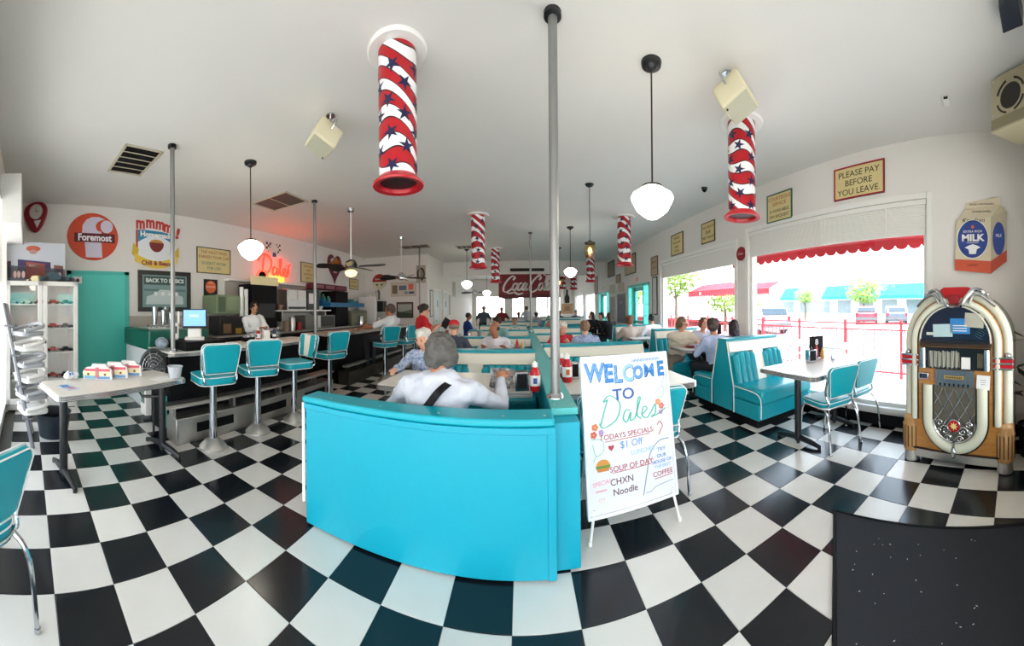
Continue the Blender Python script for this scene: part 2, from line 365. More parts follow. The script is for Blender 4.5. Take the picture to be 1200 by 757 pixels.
for d, x, y, odd in cells[300:]:
    rest.mat(odd); q = bk if odd else bw
    rest.add([(v[0] + x, v[1] + y, v[2]) for v in q.v], q.f)
o = rest.build('distant_tiles', [TW, TB], fl, smooth=0); o['kind'] = 'stuff'
def place_tiles():
    for d, x, y, odd in TILES:
        o = bpy.data.objects.new('tile', mk if odd else mw); COL.objects.link(o); o.parent = fl; o.location = (x, y, random.uniform(-.0006, .0003)); o.rotation_euler = (0, 0, random.uniform(-.002, .002))
# ------------------------------------------------------------------ outside
struct(MB().bb(RW + .18, 60, -20, 60, -.12, -.03).bb(-8, RW + .18, -20, -.42, -.12, -.02).bb(-8, 20, 20.2, 60, -.12, -.03).build('ground', M('pale_concrete', '#cfcac2', .8, noise=.2, nscale=.5), smooth=0))
PINKR = M('awning_red', '#c2202f', .7); AWT = M('awning_teal', '#18b5a8', .7)
def awning(name, label, x0, x1, y0, y1, z0, z1, mat, group=None, n=None, drop=.14):
    """sloped canvas from (x1,z1) at the wall down to (x0,z0), with a scalloped valance"""
    t = thing(name, label, 'awning', (x0, y0, z0), 0, group); L = y1 - y0
    b = MB(); dx = x1 - x0; dz = z1 - z0
    b.add([(0, 0, 0), (0, L, 0), (dx, L, dz), (dx, 0, dz), (0, 0, -.02), (0, L, -.02), (dx, L, dz - .02), (dx, 0, dz - .02)], [(0, 1, 2, 3), (7, 6, 5, 4), (0, 4, 5, 1), (3, 2, 6, 7), (0, 3, 7, 4), (1, 5, 6, 2)])
    b.build('canopy', mat, t, smooth=0)
    v = MB(); n = n or max(3, int(L / .2)); q = L / n; poly = [(0, 0), (L, 0)]
    for i in reversed(range(n)):
        for k in range(5): a = pi * k / 5; poly.append((i * q + q / 2 + q / 2 * cos(a), -drop * .6 - drop * .4 * sin(a)))
    v.prism(poly, .008, X=Matrix(((0, 0, 1, 0), (1, 0, 0, 0), (0, 1, 0, 0), (0, 0, 0, 1))))
    v.build('valance', mat, t, smooth=0); return t
awning('window_awning', 'long red scalloped awning hanging outside the window nearest the jukebox', 4.3, RW + .2, .5, 5.4, 2.40, 2.95, PINKR, drop=.16)
awning('shop_awning', 'short red awning seen left in the jukebox side window', 13.6, 14.6, 13.5, 16.3, 2.55, 3.05, PINKR, drop=.4)
awning('shop_awning', 'long red awning seen through the window behind the party of four', 9.3, 10.3, 11.3, 15.8, 2.3, 2.75, PINKR, drop=.35)
bld = tag(thing('shop_building', 'pale shop building across the parking lot under the long teal awning', 'building', (33, 0, 0)), None, None)
MB().bb(0, 8, 2, 42, 0, 5.5).build('wall', M('stucco', '#e8e0d2', .8), bld, smooth=0)
for y in range(4, 40, 3):
    f = MB().bb(-.001, .02, y, y + 1.9, .6, 2.2).build('window', M('shop_glass', '#6d7c86', .15), bld, smooth=0)
awning('shop_awning', 'long teal awning across the parking lot above the parked cars', 31.7, 33, 8.5, 22.5, 2.6, 4.0, AWT, n=50, drop=.35)
awning('shop_awning', 'shorter teal awning far across the lot beside the red one', 31.7, 33, 25, 29.5, 2.6, 4.0, AWT, n=16, drop=.35)
awning('sky_blocker', 'red canopy added behind the viewer to block sky light', 0, 0, 0, 0, 0, 0, PINKR) if 0 else None
ea = thing('sky_blocker', 'unseen canopy added behind the viewer to block sky light from the entrance glass', 'awning', (-1, -.42, 2.6)); MB().add([(-4.6, 0, .3), (4.6, 0, .3), (4.6, -1.9, -.25), (-4.6, -1.9, -.25), (-4.6, 0, .28), (4.6, 0, .28), (4.6, -1.9, -.27), (-4.6, -1.9, -.27)], [(3, 2, 1, 0), (4, 5, 6, 7), (0, 1, 5, 4), (2, 3, 7, 6), (1, 2, 6, 5), (3, 0, 4, 7)]).build('canopy', M('sky_blocker_cream', '#d8cfc4', .8), ea, smooth=0)  # unseen canopy, added to cut sky light from above and let ground bounce in
# red railing of the patio
FRED = M('railing_red', '#b8323c', .5)
rl = thing('patio_railing', 'red metal patio railing outside the big windows', 'railing', (5.8, 0, -.03))
for z in (1.08, .95, .1): MB().bb(-.02, .02, -3, 18, z, z + .03).build('rail', FRED, rl, smooth=0)
for y in (-2, .9, 2.2, 3.48, 4.75, 6.0, 7.3, 8.6, 9.9, 11.2, 12.5, 13.8, 15.1, 16.4): MB().bb(-.025, .025, y - .025, y + .025, 0, 1.17).build('post', FRED, rl, smooth=0)
bar_m = MB().bb(-.008, .008, -.008, .008, .1, .96).mesh('baluster', FRED, 0)
y = -2.8
while y < 18:
    o = bpy.data.objects.new('baluster', bar_m); COL.objects.link(o); o.parent = rl; o.location = (0, y, 0); y += .13
# patio table outside
pt = thing('patio_table', 'white patio table with benches standing outside the window', 'table', (4.75, 3.5, -.03))
MB().bb(-.35, .35, -.8, .8, .72, .76).build('table_top', WHITEP, pt, bev=.008)
for s_ in (-.62, .62): MB().bb(s_ - .14, s_ + .14, -.8, .8, .43, .46).build('bench', WHITEP, pt, bev=.006)
for s_ in (-.6, .6): MB().tube([(-.66, s_, .44), (-.3, s_, .2), (0, s_, .72)], .02).tube([(.66, s_, .44), (.3, s_, .2), (0, s_, .72)], .02).cyl((-.3, s_, .2), (-.4, s_, 0), .02).cyl((.3, s_, .2), (.4, s_, 0), .02).build('leg', WHITEP, pt)
ptc = thing('patio_chair', 'thin dark wire patio chair beyond the front booth', 'chair', (5.15, 5.2, -.03), .4)
c = MB()
for i in range(6): c.tube([(-.2 + i * .08, -.2, .45), (-.2 + i * .08, .2, .45), (-.2 + i * .08, .25, .9)], .006, 5)
for i in range(5): c.tube([(-.22, -.2 + i * .1, .45), (.22, -.2 + i * .1, .45)], .006, 5)
c.tube([(-.22, .25, .9), (.22, .25, .9)], .01, 6); c.build('wire_seat', BLACKM, ptc)
for a, b in ((-.2, -.2), (.2, -.2), (-.2, .22), (.2, .22)): MB().cyl((a, b, .45), (a * 1.15, b * 1.15, 0), .012).build('leg', BLACKM, ptc)
def tree(label, x, y, h, r, z0=1.4):
    t = thing('street_tree', label, 'tree', (x, y, -.03), 0, 'trees across the parking lot')
    MB().tube([(0, 0, 0), (.05, 0, h * .4), (-.04, .05, h * .75)], [.12, .09, .05], 8).tube([(.03, 0, h * .45), (.3 * r, .1, h * .7)], [.05, .03], 6).tube([(.03, 0, h * .45), (-.35 * r, .2, h * .72)], [.05, .03], 6).build('trunk', M('bark', '#6b5a48', .9), t)
    f = MB(); rnd = random.Random(int(x * 31 + y))
    for i in range(900):
        u = Vector((rnd.gauss(0, 1), rnd.gauss(0, 1), rnd.gauss(0, 1))).normalized() * (r * rnd.random() ** .4)
        c_ = Vector((u.x, u.y, h * .8 + u.z * .75)); a = Vector((rnd.gauss(0, 1), rnd.gauss(0, 1), rnd.gauss(0, 1))).normalized(); b_ = a.orthogonal().normalized(); s_ = .13 * r / 1.3
        f.add([c_ - a * s_, c_ + b_ * s_ * .6, c_ + a * s_, c_ - b_ * s_ * .6], [(0, 1, 2, 3)])
    o = f.build('crown', M('leaves', '#7fa64a', .7, noise=.5, nscale=2, col2='#b5bf6a'), t, smooth=0); o['kind'] = 'stuff'
    return t
tree('round green tree standing in front of the long teal awning', 26, 13.6, 3.6, 1.7)
tree('small tree left of the long teal awning', 26, 20.5, 3.3, 1.2)
tree('leafy tree below the short red awning', 15, 17.3, 2.3, 1.2)
tree('tall pale green tree in the left of the party window', 9.2, 17.2, 4.2, 1.6)
tree('lower bushy tree under the long red awning', 11.5, 15.2, 2.3, 1.1)
tree('green tree outside the nearer teal door', 6.3, 17.6, 3.0, 1.3)
def car(label, x, y, rz, body, L=4.4, W=1.75, H=1.5, suv=True):
    t = thing('parked_car', label, 'car', (x, y, -.03), rz, 'cars in the parking lot')
    Y0 = -L / 2; pr = [(Y0, .35), (Y0 + .05, .85), (Y0 + .15, .95), (Y0 + .45, H), (Y0 + L * .55, H), (Y0 + L * .72, 1.0), (Y0 + L - .1, .85), (Y0 + L, .4), (Y0 + L - .1, .25), (Y0 + .1, .25)]
    X = Matrix(((0, 0, 1, -W / 2), (1, 0, 0, 0), (0, 1, 0, 0), (0, 0, 0, 1)))
    MB().prism(pr, W, X=X).build('body', body, t, bev=.06)
    G = M('car_glass', '#3a4650', .1)
    MB().box((0, Y0 + .24, 1.2), (W * .8, .04, .36), X=Matrix.Rotation(R(-28), 4, 'X')).build('rear_window', G, t, smooth=0)
    for s_ in (-1, 1): MB().bb(s_ * W / 2 - .01, s_ * W / 2 + .01, Y0 + .5, Y0 + L * .6, .98, H - .1).build('side_window', G, t, smooth=0)
    for s_ in (-1, 1):
        MB().bb(s_ * W * .42 - .08, s_ * W * .42 + .08, Y0 - .02, Y0 + .06, .7, .95).build('tail_light', RED, t, smooth=0)
        for yy in (Y0 + .8, Y0 + L - .8):
            wv = MB().cyl((s_ * (W / 2 - .2), yy, .33), (s_ * (W / 2 + .01), yy, .33), .33, seg=18).build('wheel', BLACKM, t); MB().cyl((s_ * (W / 2 - .1), yy, .33), (s_ * (W / 2 + .02), yy, .33), .18, seg=14).build('hub_cap', STEEL, wv)
    MB().bb(-W / 2, W / 2, Y0 - .05, Y0 + .02, .4, .6).build('bumper', M('bumper_grey', '#55555a', .5), t, smooth=0)
car('maroon off-road wagon parked tail towards the diner', 24, 12.2, R(-65), M('car_maroon', '#7a3040', .3))
car('dark blue saloon parked right of the maroon wagon', 25.5, 10.2, R(-65), M('car_navy', '#4a5664', .3))
car('silver car parked far behind the red awning', 22, 22, R(-60), M('car_silver', '#a9b0b5', .3))
car('lilac grey car parked near the low trees', 12.5, 13.2, R(-20), M('car_lilac', '#b7afc0', .3), H=1.4)
# ------------------------------------------------------------------ booths and dividers
def XZ(x0=0, z0=0, y=0):  # local poly (x,y) -> world (y,z), extruded along x
    return Matrix(((0, 0, 1, y), (1, 0, 0, x0), (0, 1, 0, z0), (0, 0, 0, 1)))
def rib_back(x0, x1, y, z0, z1, s, mb_name, par, lean=.07):
    """channelled backrest with rounded top corners, facing s*Y"""
    b = MB(); n = max(3, round((x1 - x0) / .085)); q = (x1 - x0) / n; rr = .12
    for i in range(n):
        a, c = x0 + i * q, x0 + (i + 1) * q; m = (a + c) / 2
        e = min(m - x0, x1 - m); top = z1 - (rr - math.sqrt(max(rr * rr - (rr - min(e, rr)) ** 2, 0)))
        pr = [(a, 0), (a + q * .18, .035), (m, .055), (c - q * .18, .035), (c, 0)]
        vs = []
        for z, k in ((z0, 1), ((z0 + top) / 2, 1), (top - .03, 1), (top, .3)):
            dy = -lean * (z - z0) / max(z1 - z0, .01)
            for px, py in pr: vs.append((px, y + s * (py * k + dy + .0), z))
        fs = []
        for r_ in range(3):
            for k in range(4):
                f = (r_ * 5 + k, r_ * 5 + k + 1, r_ * 5 + 6 + k, r_ * 5 + 5 + k); fs.append(f if s < 0 else tuple(reversed(f)))
        fs.append((15, 16, 17, 18, 19) if s < 0 else (19, 18, 17, 16, 15)); b.add(vs, fs)
    return b.build(mb_name, TEAL, par, smooth=60)
def booth(label, x0, x1, y, h=.98, sides=(-1, 1), group='teal diner booths', seat=.5, ends=(-1,), cream=.17):
    t = thing('diner_booth', label, 'booth', (0, 0, 0), 0, group); W2 = .2
    pr = [(-.24, 0.1), (.24, .1), (.24, .4), (.09, h - .02), (-.09, h - .02), (-.24, .4)]
    if 1 not in sides: pr = [(-.24, .1), (.07, .1), (.07, h - .02), (-.09, h - .02), (-.24, .4)]
    if -1 not in sides: pr = [(-.07, .1), (.24, .1), (.24, .4), (.09, h - .02), (-.07, h - .02)]
    MB().prism(pr, x1 - x0, X=XZ(y, 0, x0)).build('back_frame', TEAL, t, bev=.01)
    MB().bb(x0 - .006, x1 + .006, y - .1, y + .1, h - .03, h).build('cap_rail', M('teal_cap', '#0b98a6', .35), t, bev=.01)
    for s in sides:
        c = MB(); a0 = .105 + (h - .02 - (h - .03)) ; z1, z0 = h - .035, h - cream
        sl = .15 / (h - .42)
        ya, yb = .095 + (h - .02 - z1) * sl, .095 + (h - .02 - z0) * sl
        c.add([(x0, y + s * ya, z1), (x1, y + s * ya, z1), (x1, y + s * (yb + .008), z0), (x0, y + s * (yb + .008), z0), (x0, y + s * (ya + .03), z1 - .01), (x1, y + s * (ya + .03), z1 - .01), (x1, y + s * (yb + .035), z0 + .01), (x0, y + s * (yb + .035), z0 + .01)],
              [(4, 5, 6, 7), (0, 1, 5, 4), (3, 7, 6, 2), (0, 4, 7, 3), (1, 2, 6, 5)] if s < 0 else [(7, 6, 5, 4), (4, 5, 1, 0), (2, 6, 7, 3), (3, 7, 4, 0), (5, 6, 2, 1)])
        c.build('cream_band', CREAM, t, smooth=0)
        cp = MB().bb(x0 + .0, x1, y + s * .2, y + s * .26, .45, z0 + .005).build('cream_panel', CREAM, t, smooth=0) if 0 else None
        w2 = (x1 - x0); g = .07 if w2 > .9 else .03
        if w2 > .9:
            m = (x0 + x1) / 2
            MB().add([(m - g * 1.3, y + s * .285, .44), (m + g * 1.3, y + s * .285, .44), (m + g * 1.3, y + s * (yb + .04), z0 + .01), (m - g * 1.3, y + s * (yb + .04), z0 + .01), (m - g * 1.3, y + s * .2, .44), (m + g * 1.3, y + s * .2, .44), (m + g * 1.3, y + s * yb, z0 + .01), (m - g * 1.3, y + s * yb, z0 + .01)], [(0, 1, 2, 3), (0, 4, 5, 1), (0, 3, 7, 4), (1, 5, 6, 2)]).build('cream_middle', CREAM, t, smooth=0)
            rib_back(x0 + .03, m - g, y + s * .27, .42, z0 + .0, s, 'ribbed_backrest', t, lean=.1)
            rib_back(m + g, x1 - .03, y + s * .27, .42, z0 + .0, s, 'ribbed_backrest', t, lean=.1)
        else: rib_back(x0 + .03, x1 - .03, y + s * .27, .42, z0 + .0, s, 'ribbed_backrest', t, lean=.1)
        ya, yb = sorted((y + s * .2, y + s * (.24 + seat)))
        MB().bb(x0 + .004, x1 - .004, ya, yb, .28, .46).build('seat_cushion', TEAL, t, bev=.035)
        yb2 = y + s * (.24 + seat - .05); a_, b_ = sorted((y + s * .2, yb2))
        MB().bb(x0, x1, a_, b_, .1, .28).build('seat_base', TEAL, t, bev=.006)
        for e in ends:
            xe = x0 if e < 0 else x1
            pp = spl([(xe + e * .006, y + s * .26, .43), (xe + e * .006, y + s * (.1 + seat), .42), (xe + e * .006, y + s * (.21 + seat), .38), (xe + e * .006, y + s * (.235 + seat), .3), (xe + e * .006, y + s * (.235 + seat), .14)], 5)
            MB().tube(pp, .006, 5).build('piping', PIPING, t)
    MB().bb(x0 + .03, x1 - .02, y - .2 - (seat - .06 if -1 in sides else -.1), y + .2 + (seat - .06 if 1 in sides else -.1), 0, .1).build('toe_kick', BLACK, t, smooth=0)
    for e in ends:
        xe = x0 if e < 0 else x1
        q = MB()
        for s in sides: q.tube([(xe + e * .005, y + s * .24, .1), (xe + e * .005, y + s * .24, .4), (xe + e * .005, y + s * .1, h - .03)], .007, 5)
        q.build('edge_piping', PIPING, t)
    return t
# front divider: teal panel, cap, cream edge
fp = thing('booth_partition', 'large bright teal partition panel facing the entrance', 'partition', (0, 0, 0))
MB().bb(-1.32, .165, 1.61, 1.66, .012, .8).build('panel', TEALW, fp, bev=.004)
MB().bb(-1.345, .168, 1.6, 1.78, .80, .842).build('cap', M('teal_cap_front', '#0aa3b5', .35), fp, bev=.012)
MB().bb(-1.325, .171, 1.594, 1.612, .765, .80).build('cap_face', TEALW, fp, bev=.003)
MB().tube([(-1.335, 1.605, .15), (-1.335, 1.605, .8)], .011, 8).build('edge_piping', PIPING, fp)
MB().bb(-1.3, .165, 1.66, 1.78, 0, .8).build('frame', TEALW, fp, smooth=0)
MB().bb(.13, .174, 1.602, 1.66, .012, .802).build('end_strip', TEALW, fp, bev=.003)
s_ = MB()
for x in (-1.15, -.8, -.45, -.1, .12): s_.ell((x, 1.66, .843), (.008, .008, .004), 8, 6)
s_.build('screw', STEEL, fp)
rib_back(-1.28, .15, 1.8, .42, .76, 1, 'ribbed_backrest', fp)
MB().bb(-1.3, .165, 1.78, 2.2, .28, .46).build('seat_cushion', TEAL, fp, bev=.035); MB().bb(-1.3, .165, 1.78, 2.15, .1, .28).build('seat_base', TEAL, fp, smooth=0)
sp = thing('booth_divider', 'long teal half wall running back between the booths, carrying the poles', 'partition', (0, 0, 0))
MB().bb(.17, .31, 1.79, 9.2, .012, .8).build('panel', TEALW, sp, bev=.004); MB().bb(.165, .32, 1.77, 9.22, .8, .842).build('cap', M('teal_cap_long', '#4fb5b3', .4), sp, bev=.006)
MB().bb(.17, .31, 1.66, 1.8, .012, .8).build('end_panel', TEALW, sp, bev=.004)
s_ = MB()
for y in (1.84, 2.6, 3.4, 4.4): s_.ell((.19, y, .843), (.007, .007, .004), 8, 6).ell((.295, y, .843), (.007, .007, .004), 8, 6)
s_.build('screw', STEEL, sp)
G1 = 'booths left of the long teal divider'; G2 = 'booths right of the long teal divider'; G3 = 'booths by the street windows'
booth('cream topped booth back behind the grey haired diner in white', -1.28, .165, 3.95, .9, group=G1)
booth('cream topped booth back behind the balding man in a white T-shirt', -1.28, .165, 5.8, .9, group=G1)
booth('third booth back from the front, left of the divider', -1.28, .165, 7.7, .9, group=G1)
booth('farthest booth back left of the divider', -1.28, .165, 9.9, .9, group=G1)
booth('cream booth back with teal ribs just above the welcome board', .315, 1.78, 4.5, .9, group=G2, ends=(1,))
booth('cream booth back beyond the white haired woman in red', .315, 1.45, 6.5, .9, group=G2, ends=(1,))
booth('teal booth back farther down right of the divider', .315, 1.6, 8.6, .9, group=G2, ends=(1,))
booth('big teal booth with cream band standing beside the street window table', 2.45, RW - .02, 3.3, 1.0, group=G3)
booth('teal booth behind the woman in the beige cardigan', 2.45, RW - .02, 5.5, 1.0, group=G3)
booth('wide cream banded booth in front of the man in a white shirt', 2.2, RW - .02, 7.2, 1.0, group=G3)
booth('dark teal booth in the middle of the far room', .9, 2.0, 10.6, 1.05, group='booths in the far room')
booth('bright teal booth back standing in the far room on the right', 1.3, 2.6, 13.0, 1.05, group='booths in the far room')
booth('dark teal booth back below the wide red sign', -1.1, .6, 11.6, .95, group='booths in the far room')
booth('booth at the very back under the far windows', -.8, 1.2, 15.5, 1.0, group='booths in the far room')
# ------------------------------------------------------------------ tables
def rrect(w_, d_, r, n=5):
    out = []
    for cx, cy, a0 in ((w_ / 2 - r, d_ / 2 - r, 0), (-w_ / 2 + r, d_ / 2 - r, 90), (-w_ / 2 + r, -d_ / 2 + r, 180), (w_ / 2 - r, -d_ / 2 + r, 270)):
        for k in range(n + 1): a = R(a0 + 90 * k / n); out.append((cx + r * cos(a), cy + r * sin(a)))
    return out
def table(label, x, y, w_, d_, rz=0, h=.76, cols=((0, 0),), group='formica dining tables', top=None, low=False, foot=(.5, .5)):
    t = thing('dining_table', label, 'table', (x, y, 0), rz, group)
    P = rrect(w_ - .01, d_ - .01, .05); MB().prism(P, h, h0=h - .04).build('table_top', top or FORM, t, bev=.003)
    e = MB()
    for z in (h - .042, h - .031, h - .02, h - .009): e.tube([(p[0] * 1.004, p[1] * 1.004, z) for p in rrect(w_, d_, .055)], .0065, 6, closed=True)
    e.build('ribbed_edge', CHROME, t)
    for cx, cy in cols:
        b = MB().cyl((cx, cy, .03), (cx, cy, h - .05), .036, seg=16); b.bb(cx - .12, cx + .12, cy - .12, cy + .12, h - .055, h - .042)
        b.build('column', BLACKM, t)
        f = MB()
        for a in ((foot[0] / 2, 0), (-foot[0] / 2, 0), (0, foot[1] / 2), (0, -foot[1] / 2)):
            if a[0] == a[1] == 0: continue
            f.tube([(cx, cy, .06), (cx + a[0] * .6, cy + a[1] * .6, .045), (cx + a[0], cy + a[1], .022)], [.032, .026, .018], 8).cyl((cx + a[0] * .96, cy + a[1] * .96, 0), (cx + a[0] * .96, cy + a[1] * .96, .02), .018)
        f.build('base', BLACKM, t)
    return t
table('white formica table by the jukebox side window with two chairs', 2.84, 2.08, 1.08, .74, cols=((-.33, 0), (.36, 0)), foot=(.0001, .56))
table('formica table laid with paper menus behind the big teal partition', -.56, 2.82, 1.35, .72, cols=((.3, 0),))
table('table the balding man in a white T-shirt leans on', -.56, 4.87, 1.35, .45, cols=((.3, 0),))
table('table partly hidden behind the welcome board', .9, 2.72, 1.15, .74, cols=((0, 0),))
table('table of the party of four at the street window', 2.88, 4.4, .95, .66, cols=((.1, 0),))
table('cluttered table set with glasses left of the red sign', -1.4, 6.75, 1.3, .7, group='tables in the far rows')
table('table between the third and farthest booths left of the divider', -.56, 8.8, 1.2, .6, group='tables in the far rows')
table('table of the white haired woman in red', .9, 5.55, 1.1, .6, group='tables in the far rows')
table('dark edged table end beyond the plaid shirt', 1.0, 7.6, 1.1, .62, top=FORMB, group='tables in the far rows')
table('small round ended table jutting out before the cream banded booth', 2.75, 6.33, .95, .46, group='tables in the far rows')
table('narrow white table near the ladder holding paper cars and a plastic tub', -2.8, .8, .56, 1.28, rz=R(13), cols=((0, -.5), (0, .55)), foot=(.55, .0001))
# ------------------------------------------------------------------ chairs and stools
def back_shape(w0, w1, h, n=6):
    P = [(-w0 / 2, 0), (w0 / 2, 0)]; r = .05
    for cx, a0 in ((w1 / 2 - r, 0), (-w1 / 2 + r, 90)):
        for k in range(n + 1): a = R(a0 + 90 * k / n); P.append((cx + r * cos(a), h - r + r * sin(a)))
    return P
def cushion(parent, w_, d_, z0, z1, name='seat', mat=None):
    P = rrect(w_, d_, .09, 6)
    o = MB().prism(P, z1, h0=z0).build(name, mat or TEAL, parent, bev=.022)
    c = MB()
    for z in (z0 + .004, z1 - .012): c.tube([(p[0] * 1.0, p[1] * 1.0, z) for p in P], .0042, 5, closed=True)
    c.build('piping', PIPING, o); return o
def backrest(parent, z0, w0, w1, h, y, lean, stripe=False, th=.05):
    X = Matrix.Translation((0, y, z0)) @ Matrix.Rotation(R(lean), 4, 'X') @ Matrix.Rotation(R(90), 4, 'X')
    P = back_shape(w0, w1, h)
    o = MB().prism(P, th / 2, X=X, h0=-th / 2).build('backrest', TEAL, parent, bev=.018)
    c = MB()
    for s in (-1, 1): c.tube([X @ Vector((p[0], p[1], s * th / 2 * .9)) for p in P], .0042, 5, closed=True)
    c.build('piping', PIPING, o)
    if stripe:
        for s in (1, -1): MB().prism([(-w0 * .16, .01), (w0 * .16, .01), (w1 * .19, h - .01), (-w1 * .19, h - .01)], s * (th / 2 + .004), X=X, h0=s * (th / 2 - .01)).build('cream_stripe', CREAM, o, smooth=0)
    return X
def posts(parent, X, w_, h, z_seat, y, name='back_post'):
    for s in (-1, 1):
        p = [X @ Vector((s * (w_ / 2 + .006), h * .8, -.02)), X @ Vector((s * (w_ / 2 + .012), h * .45, -.022)), X @ Vector((s * (w_ / 2), .02, -.025)), Vector((s * w_ / 2 * .92, y - .01, z_seat + .02)), Vector((s * w_ / 2 * .9, y + .1, z_seat - .02))]
        MB().tube(spl(p, 4), .011, 8).ell(p[0], (.014, .014, .018), 8, 6).build(name, CHROME, parent)
def stool(label, x, y, rz, stripe=False):
    t = thing('counter_stool', label, 'stool', (x, y, 0), rz, 'teal swivel stools along the counter')
    MB().lathe([(.145, 0), (.145, .012), (.13, .03), (.07, .09), (.045, .1)], 28).build('base', STEEL, t)
    MB().cyl((0, 0, .09), (0, 0, .66), .04, seg=20).build('pole', CHROME, t)
    MB().lathe([(.04, .64), (.13, .665), (.14, .675)], 20).build('seat_plate', STEEL, t)
    cushion(t, .40, .40, .675, .765)
    X = backrest(t, .80, .33, .40, .29, -.20, 8, stripe); posts(t, X, .37, .29, .7, -.2); return t
stool('teal swivel stool at the near end of the counter', -2.72, 1.82, R(78))
stool('second teal swivel stool from the near end of the counter', -2.74, 2.46, R(68))
stool('third counter stool, turned to show the cream stripe on its backrest', -2.7, 3.06, R(160), True)
stool('fourth counter stool, just above the partition corner', -2.8, 4.0, R(75))
stool('fifth counter stool, under the man in a white T-shirt', -2.66, 5.75, R(60))
stool('sixth counter stool, behind the man in a white T-shirt', -2.5, 6.35, R(80))
stool('seventh counter stool, nearest the waitress in red', -2.55, 7.2, R(80))
def chair(label, x, y, rz, grp='chrome and teal dining chairs'):
    t = thing('dining_chair', label, 'chair', (x, y, 0), rz, grp)
    cushion(t, .40, .40, .41, .47)
    MB().tube([(p[0], p[1], .405) for p in rrect(.38, .38, .08)], .012, 8, closed=True).build('seat_rail', CHROME, t)
    for sx_ in (-1, 1):
        MB().tube(spl([(sx_ * .15, .12, .405), (sx_ * .185, .17, .37), (sx_ * .2, .19, .2), (sx_ * .21, .205, .0)], 5), .0125, 8).cyl((sx_ * .21, .205, 0), (sx_ * .21, .205, .02), .015, seg=8).build('leg', CHROME, t)
        MB().tube(spl([(sx_ * .12, -.05, .405), (sx_ * .175, -.16, .4), (sx_ * .2, -.25, .3), (sx_ * .21, -.29, 0)], 5), .0125, 8).cyl((sx_ * .21, -.29, 0), (sx_ * .21, -.29, .02), .015, seg=8).build('leg', CHROME, t)
    X = backrest(t, .52, .30, .40, .31, -.2, 12, False, .045); posts(t, X, .35, .31, .43, -.2); return t
chair('teal chair with curved chrome legs at the near side of the window table', 2.72, 1.86, R(-14))
chair('teal chair right against the street window sill', 3.15, 1.84, R(-6))
chair('teal chair half cut off at the left edge of the photo', -1.43, -.31, R(138))
chair('teal chair between the divider end and the welcome board', .56, 2.33, R(3))
chair('teal chair peeking out on the right of the welcome board', 1.0, 2.33, R(-3))
# ------------------------------------------------------------------ counter
ct = thing('lunch_counter', 'long black fronted lunch counter with formica top and chrome edge', 'counter', (0, 0, 0))
def counter(t, x0, x1, y0, y1, top, z=.95, rnd=.3):
    P = [(x0, y0), (x1 - .05, y0), (x1, y0 + .05)] + [(x1 - rnd + rnd * cos(R(a)), y1 - rnd + rnd * sin(R(a))) for a in range(0, 91, 15)] + [(x0, y1)]
    MB().prism(P, z, h0=z - .045).build('counter_top', top, t, bev=.004)
    e = MB()
    for q in (z - .04, z - .027, z - .014): e.tube([(p[0] + (.004 if p[0] > x0 + .1 else 0), p[1], q) for p in P], .0075, 6)
    e.build('ribbed_edge', CHROME, t)
    Q = [(x0 + .02, y0 + .04), (x1 - .1, y0 + .04)] + [(x1 - .1 - rnd + rnd * cos(R(a)), y1 - .05 - rnd + rnd * sin(R(a))) for a in range(0, 91, 15)] + [(x0 + .02, y1 - .05)]
    MB().prism(Q, z - .045, h0=0).build('front_panel', BLACK, t, smooth=30)
MB().bb(-3.32, -3.2, 1.50, 1.525, .1, .45).build('teal_end_cloth', TEALD, ct, smooth=0)
counter(ct, -3.72, -3.06, 1.5, 4.15, FORM)
c2 = thing('lunch_counter', 'farther counter section with brownish top where the man in white sits', 'counter', (0, 0, 0))
counter(c2, -4.1, -3.3, 4.9, 9.2, FORMB)
fr = thing('foot_rail_box', 'stainless steel kick box and rail running along the foot of the counter', 'foot rail', (0, 0, 0))
MB().bb(-3.17, -2.93, 1.5, 4.3, 0, .27).build('housing', STEEL, fr, bev=.006)
MB().bb(-3.17, -3.0, 1.42, 4.35, .36, .40).build('rail_plate', STEEL, fr, bev=.004)
MB().tube([(-2.97, 1.44, .385), (-2.97, 4.35, .385)], .014, 8).build('foot_tube', STEEL, fr)
for y in (1.75, 2.65, 3.55): MB().bb(-2.932, -2.926, y, y + .5, .1, .2).build('vent_slot', BLACK, fr, smooth=0)
b = MB()
for y in (1.5, 2.3, 3.1, 3.9): b.bb(-3.1, -3.0, y, y + .03, .27, .36)
b.build('bracket', STEEL, fr, smooth=0)
fr2 = thing('foot_rail_box', 'steel kick box below the farther counter section', 'foot rail', (0, 0, 0)); MB().bb(-3.3, -3.05, 5.0, 9.1, 0, .25).build('housing', M('dull_steel', '#5c5955', .35, .9), fr2, bev=.006); MB().bb(-3.2, -3.1, 5, 9.1, .33, .37).build('rail_plate', STEEL, fr2, smooth=0)
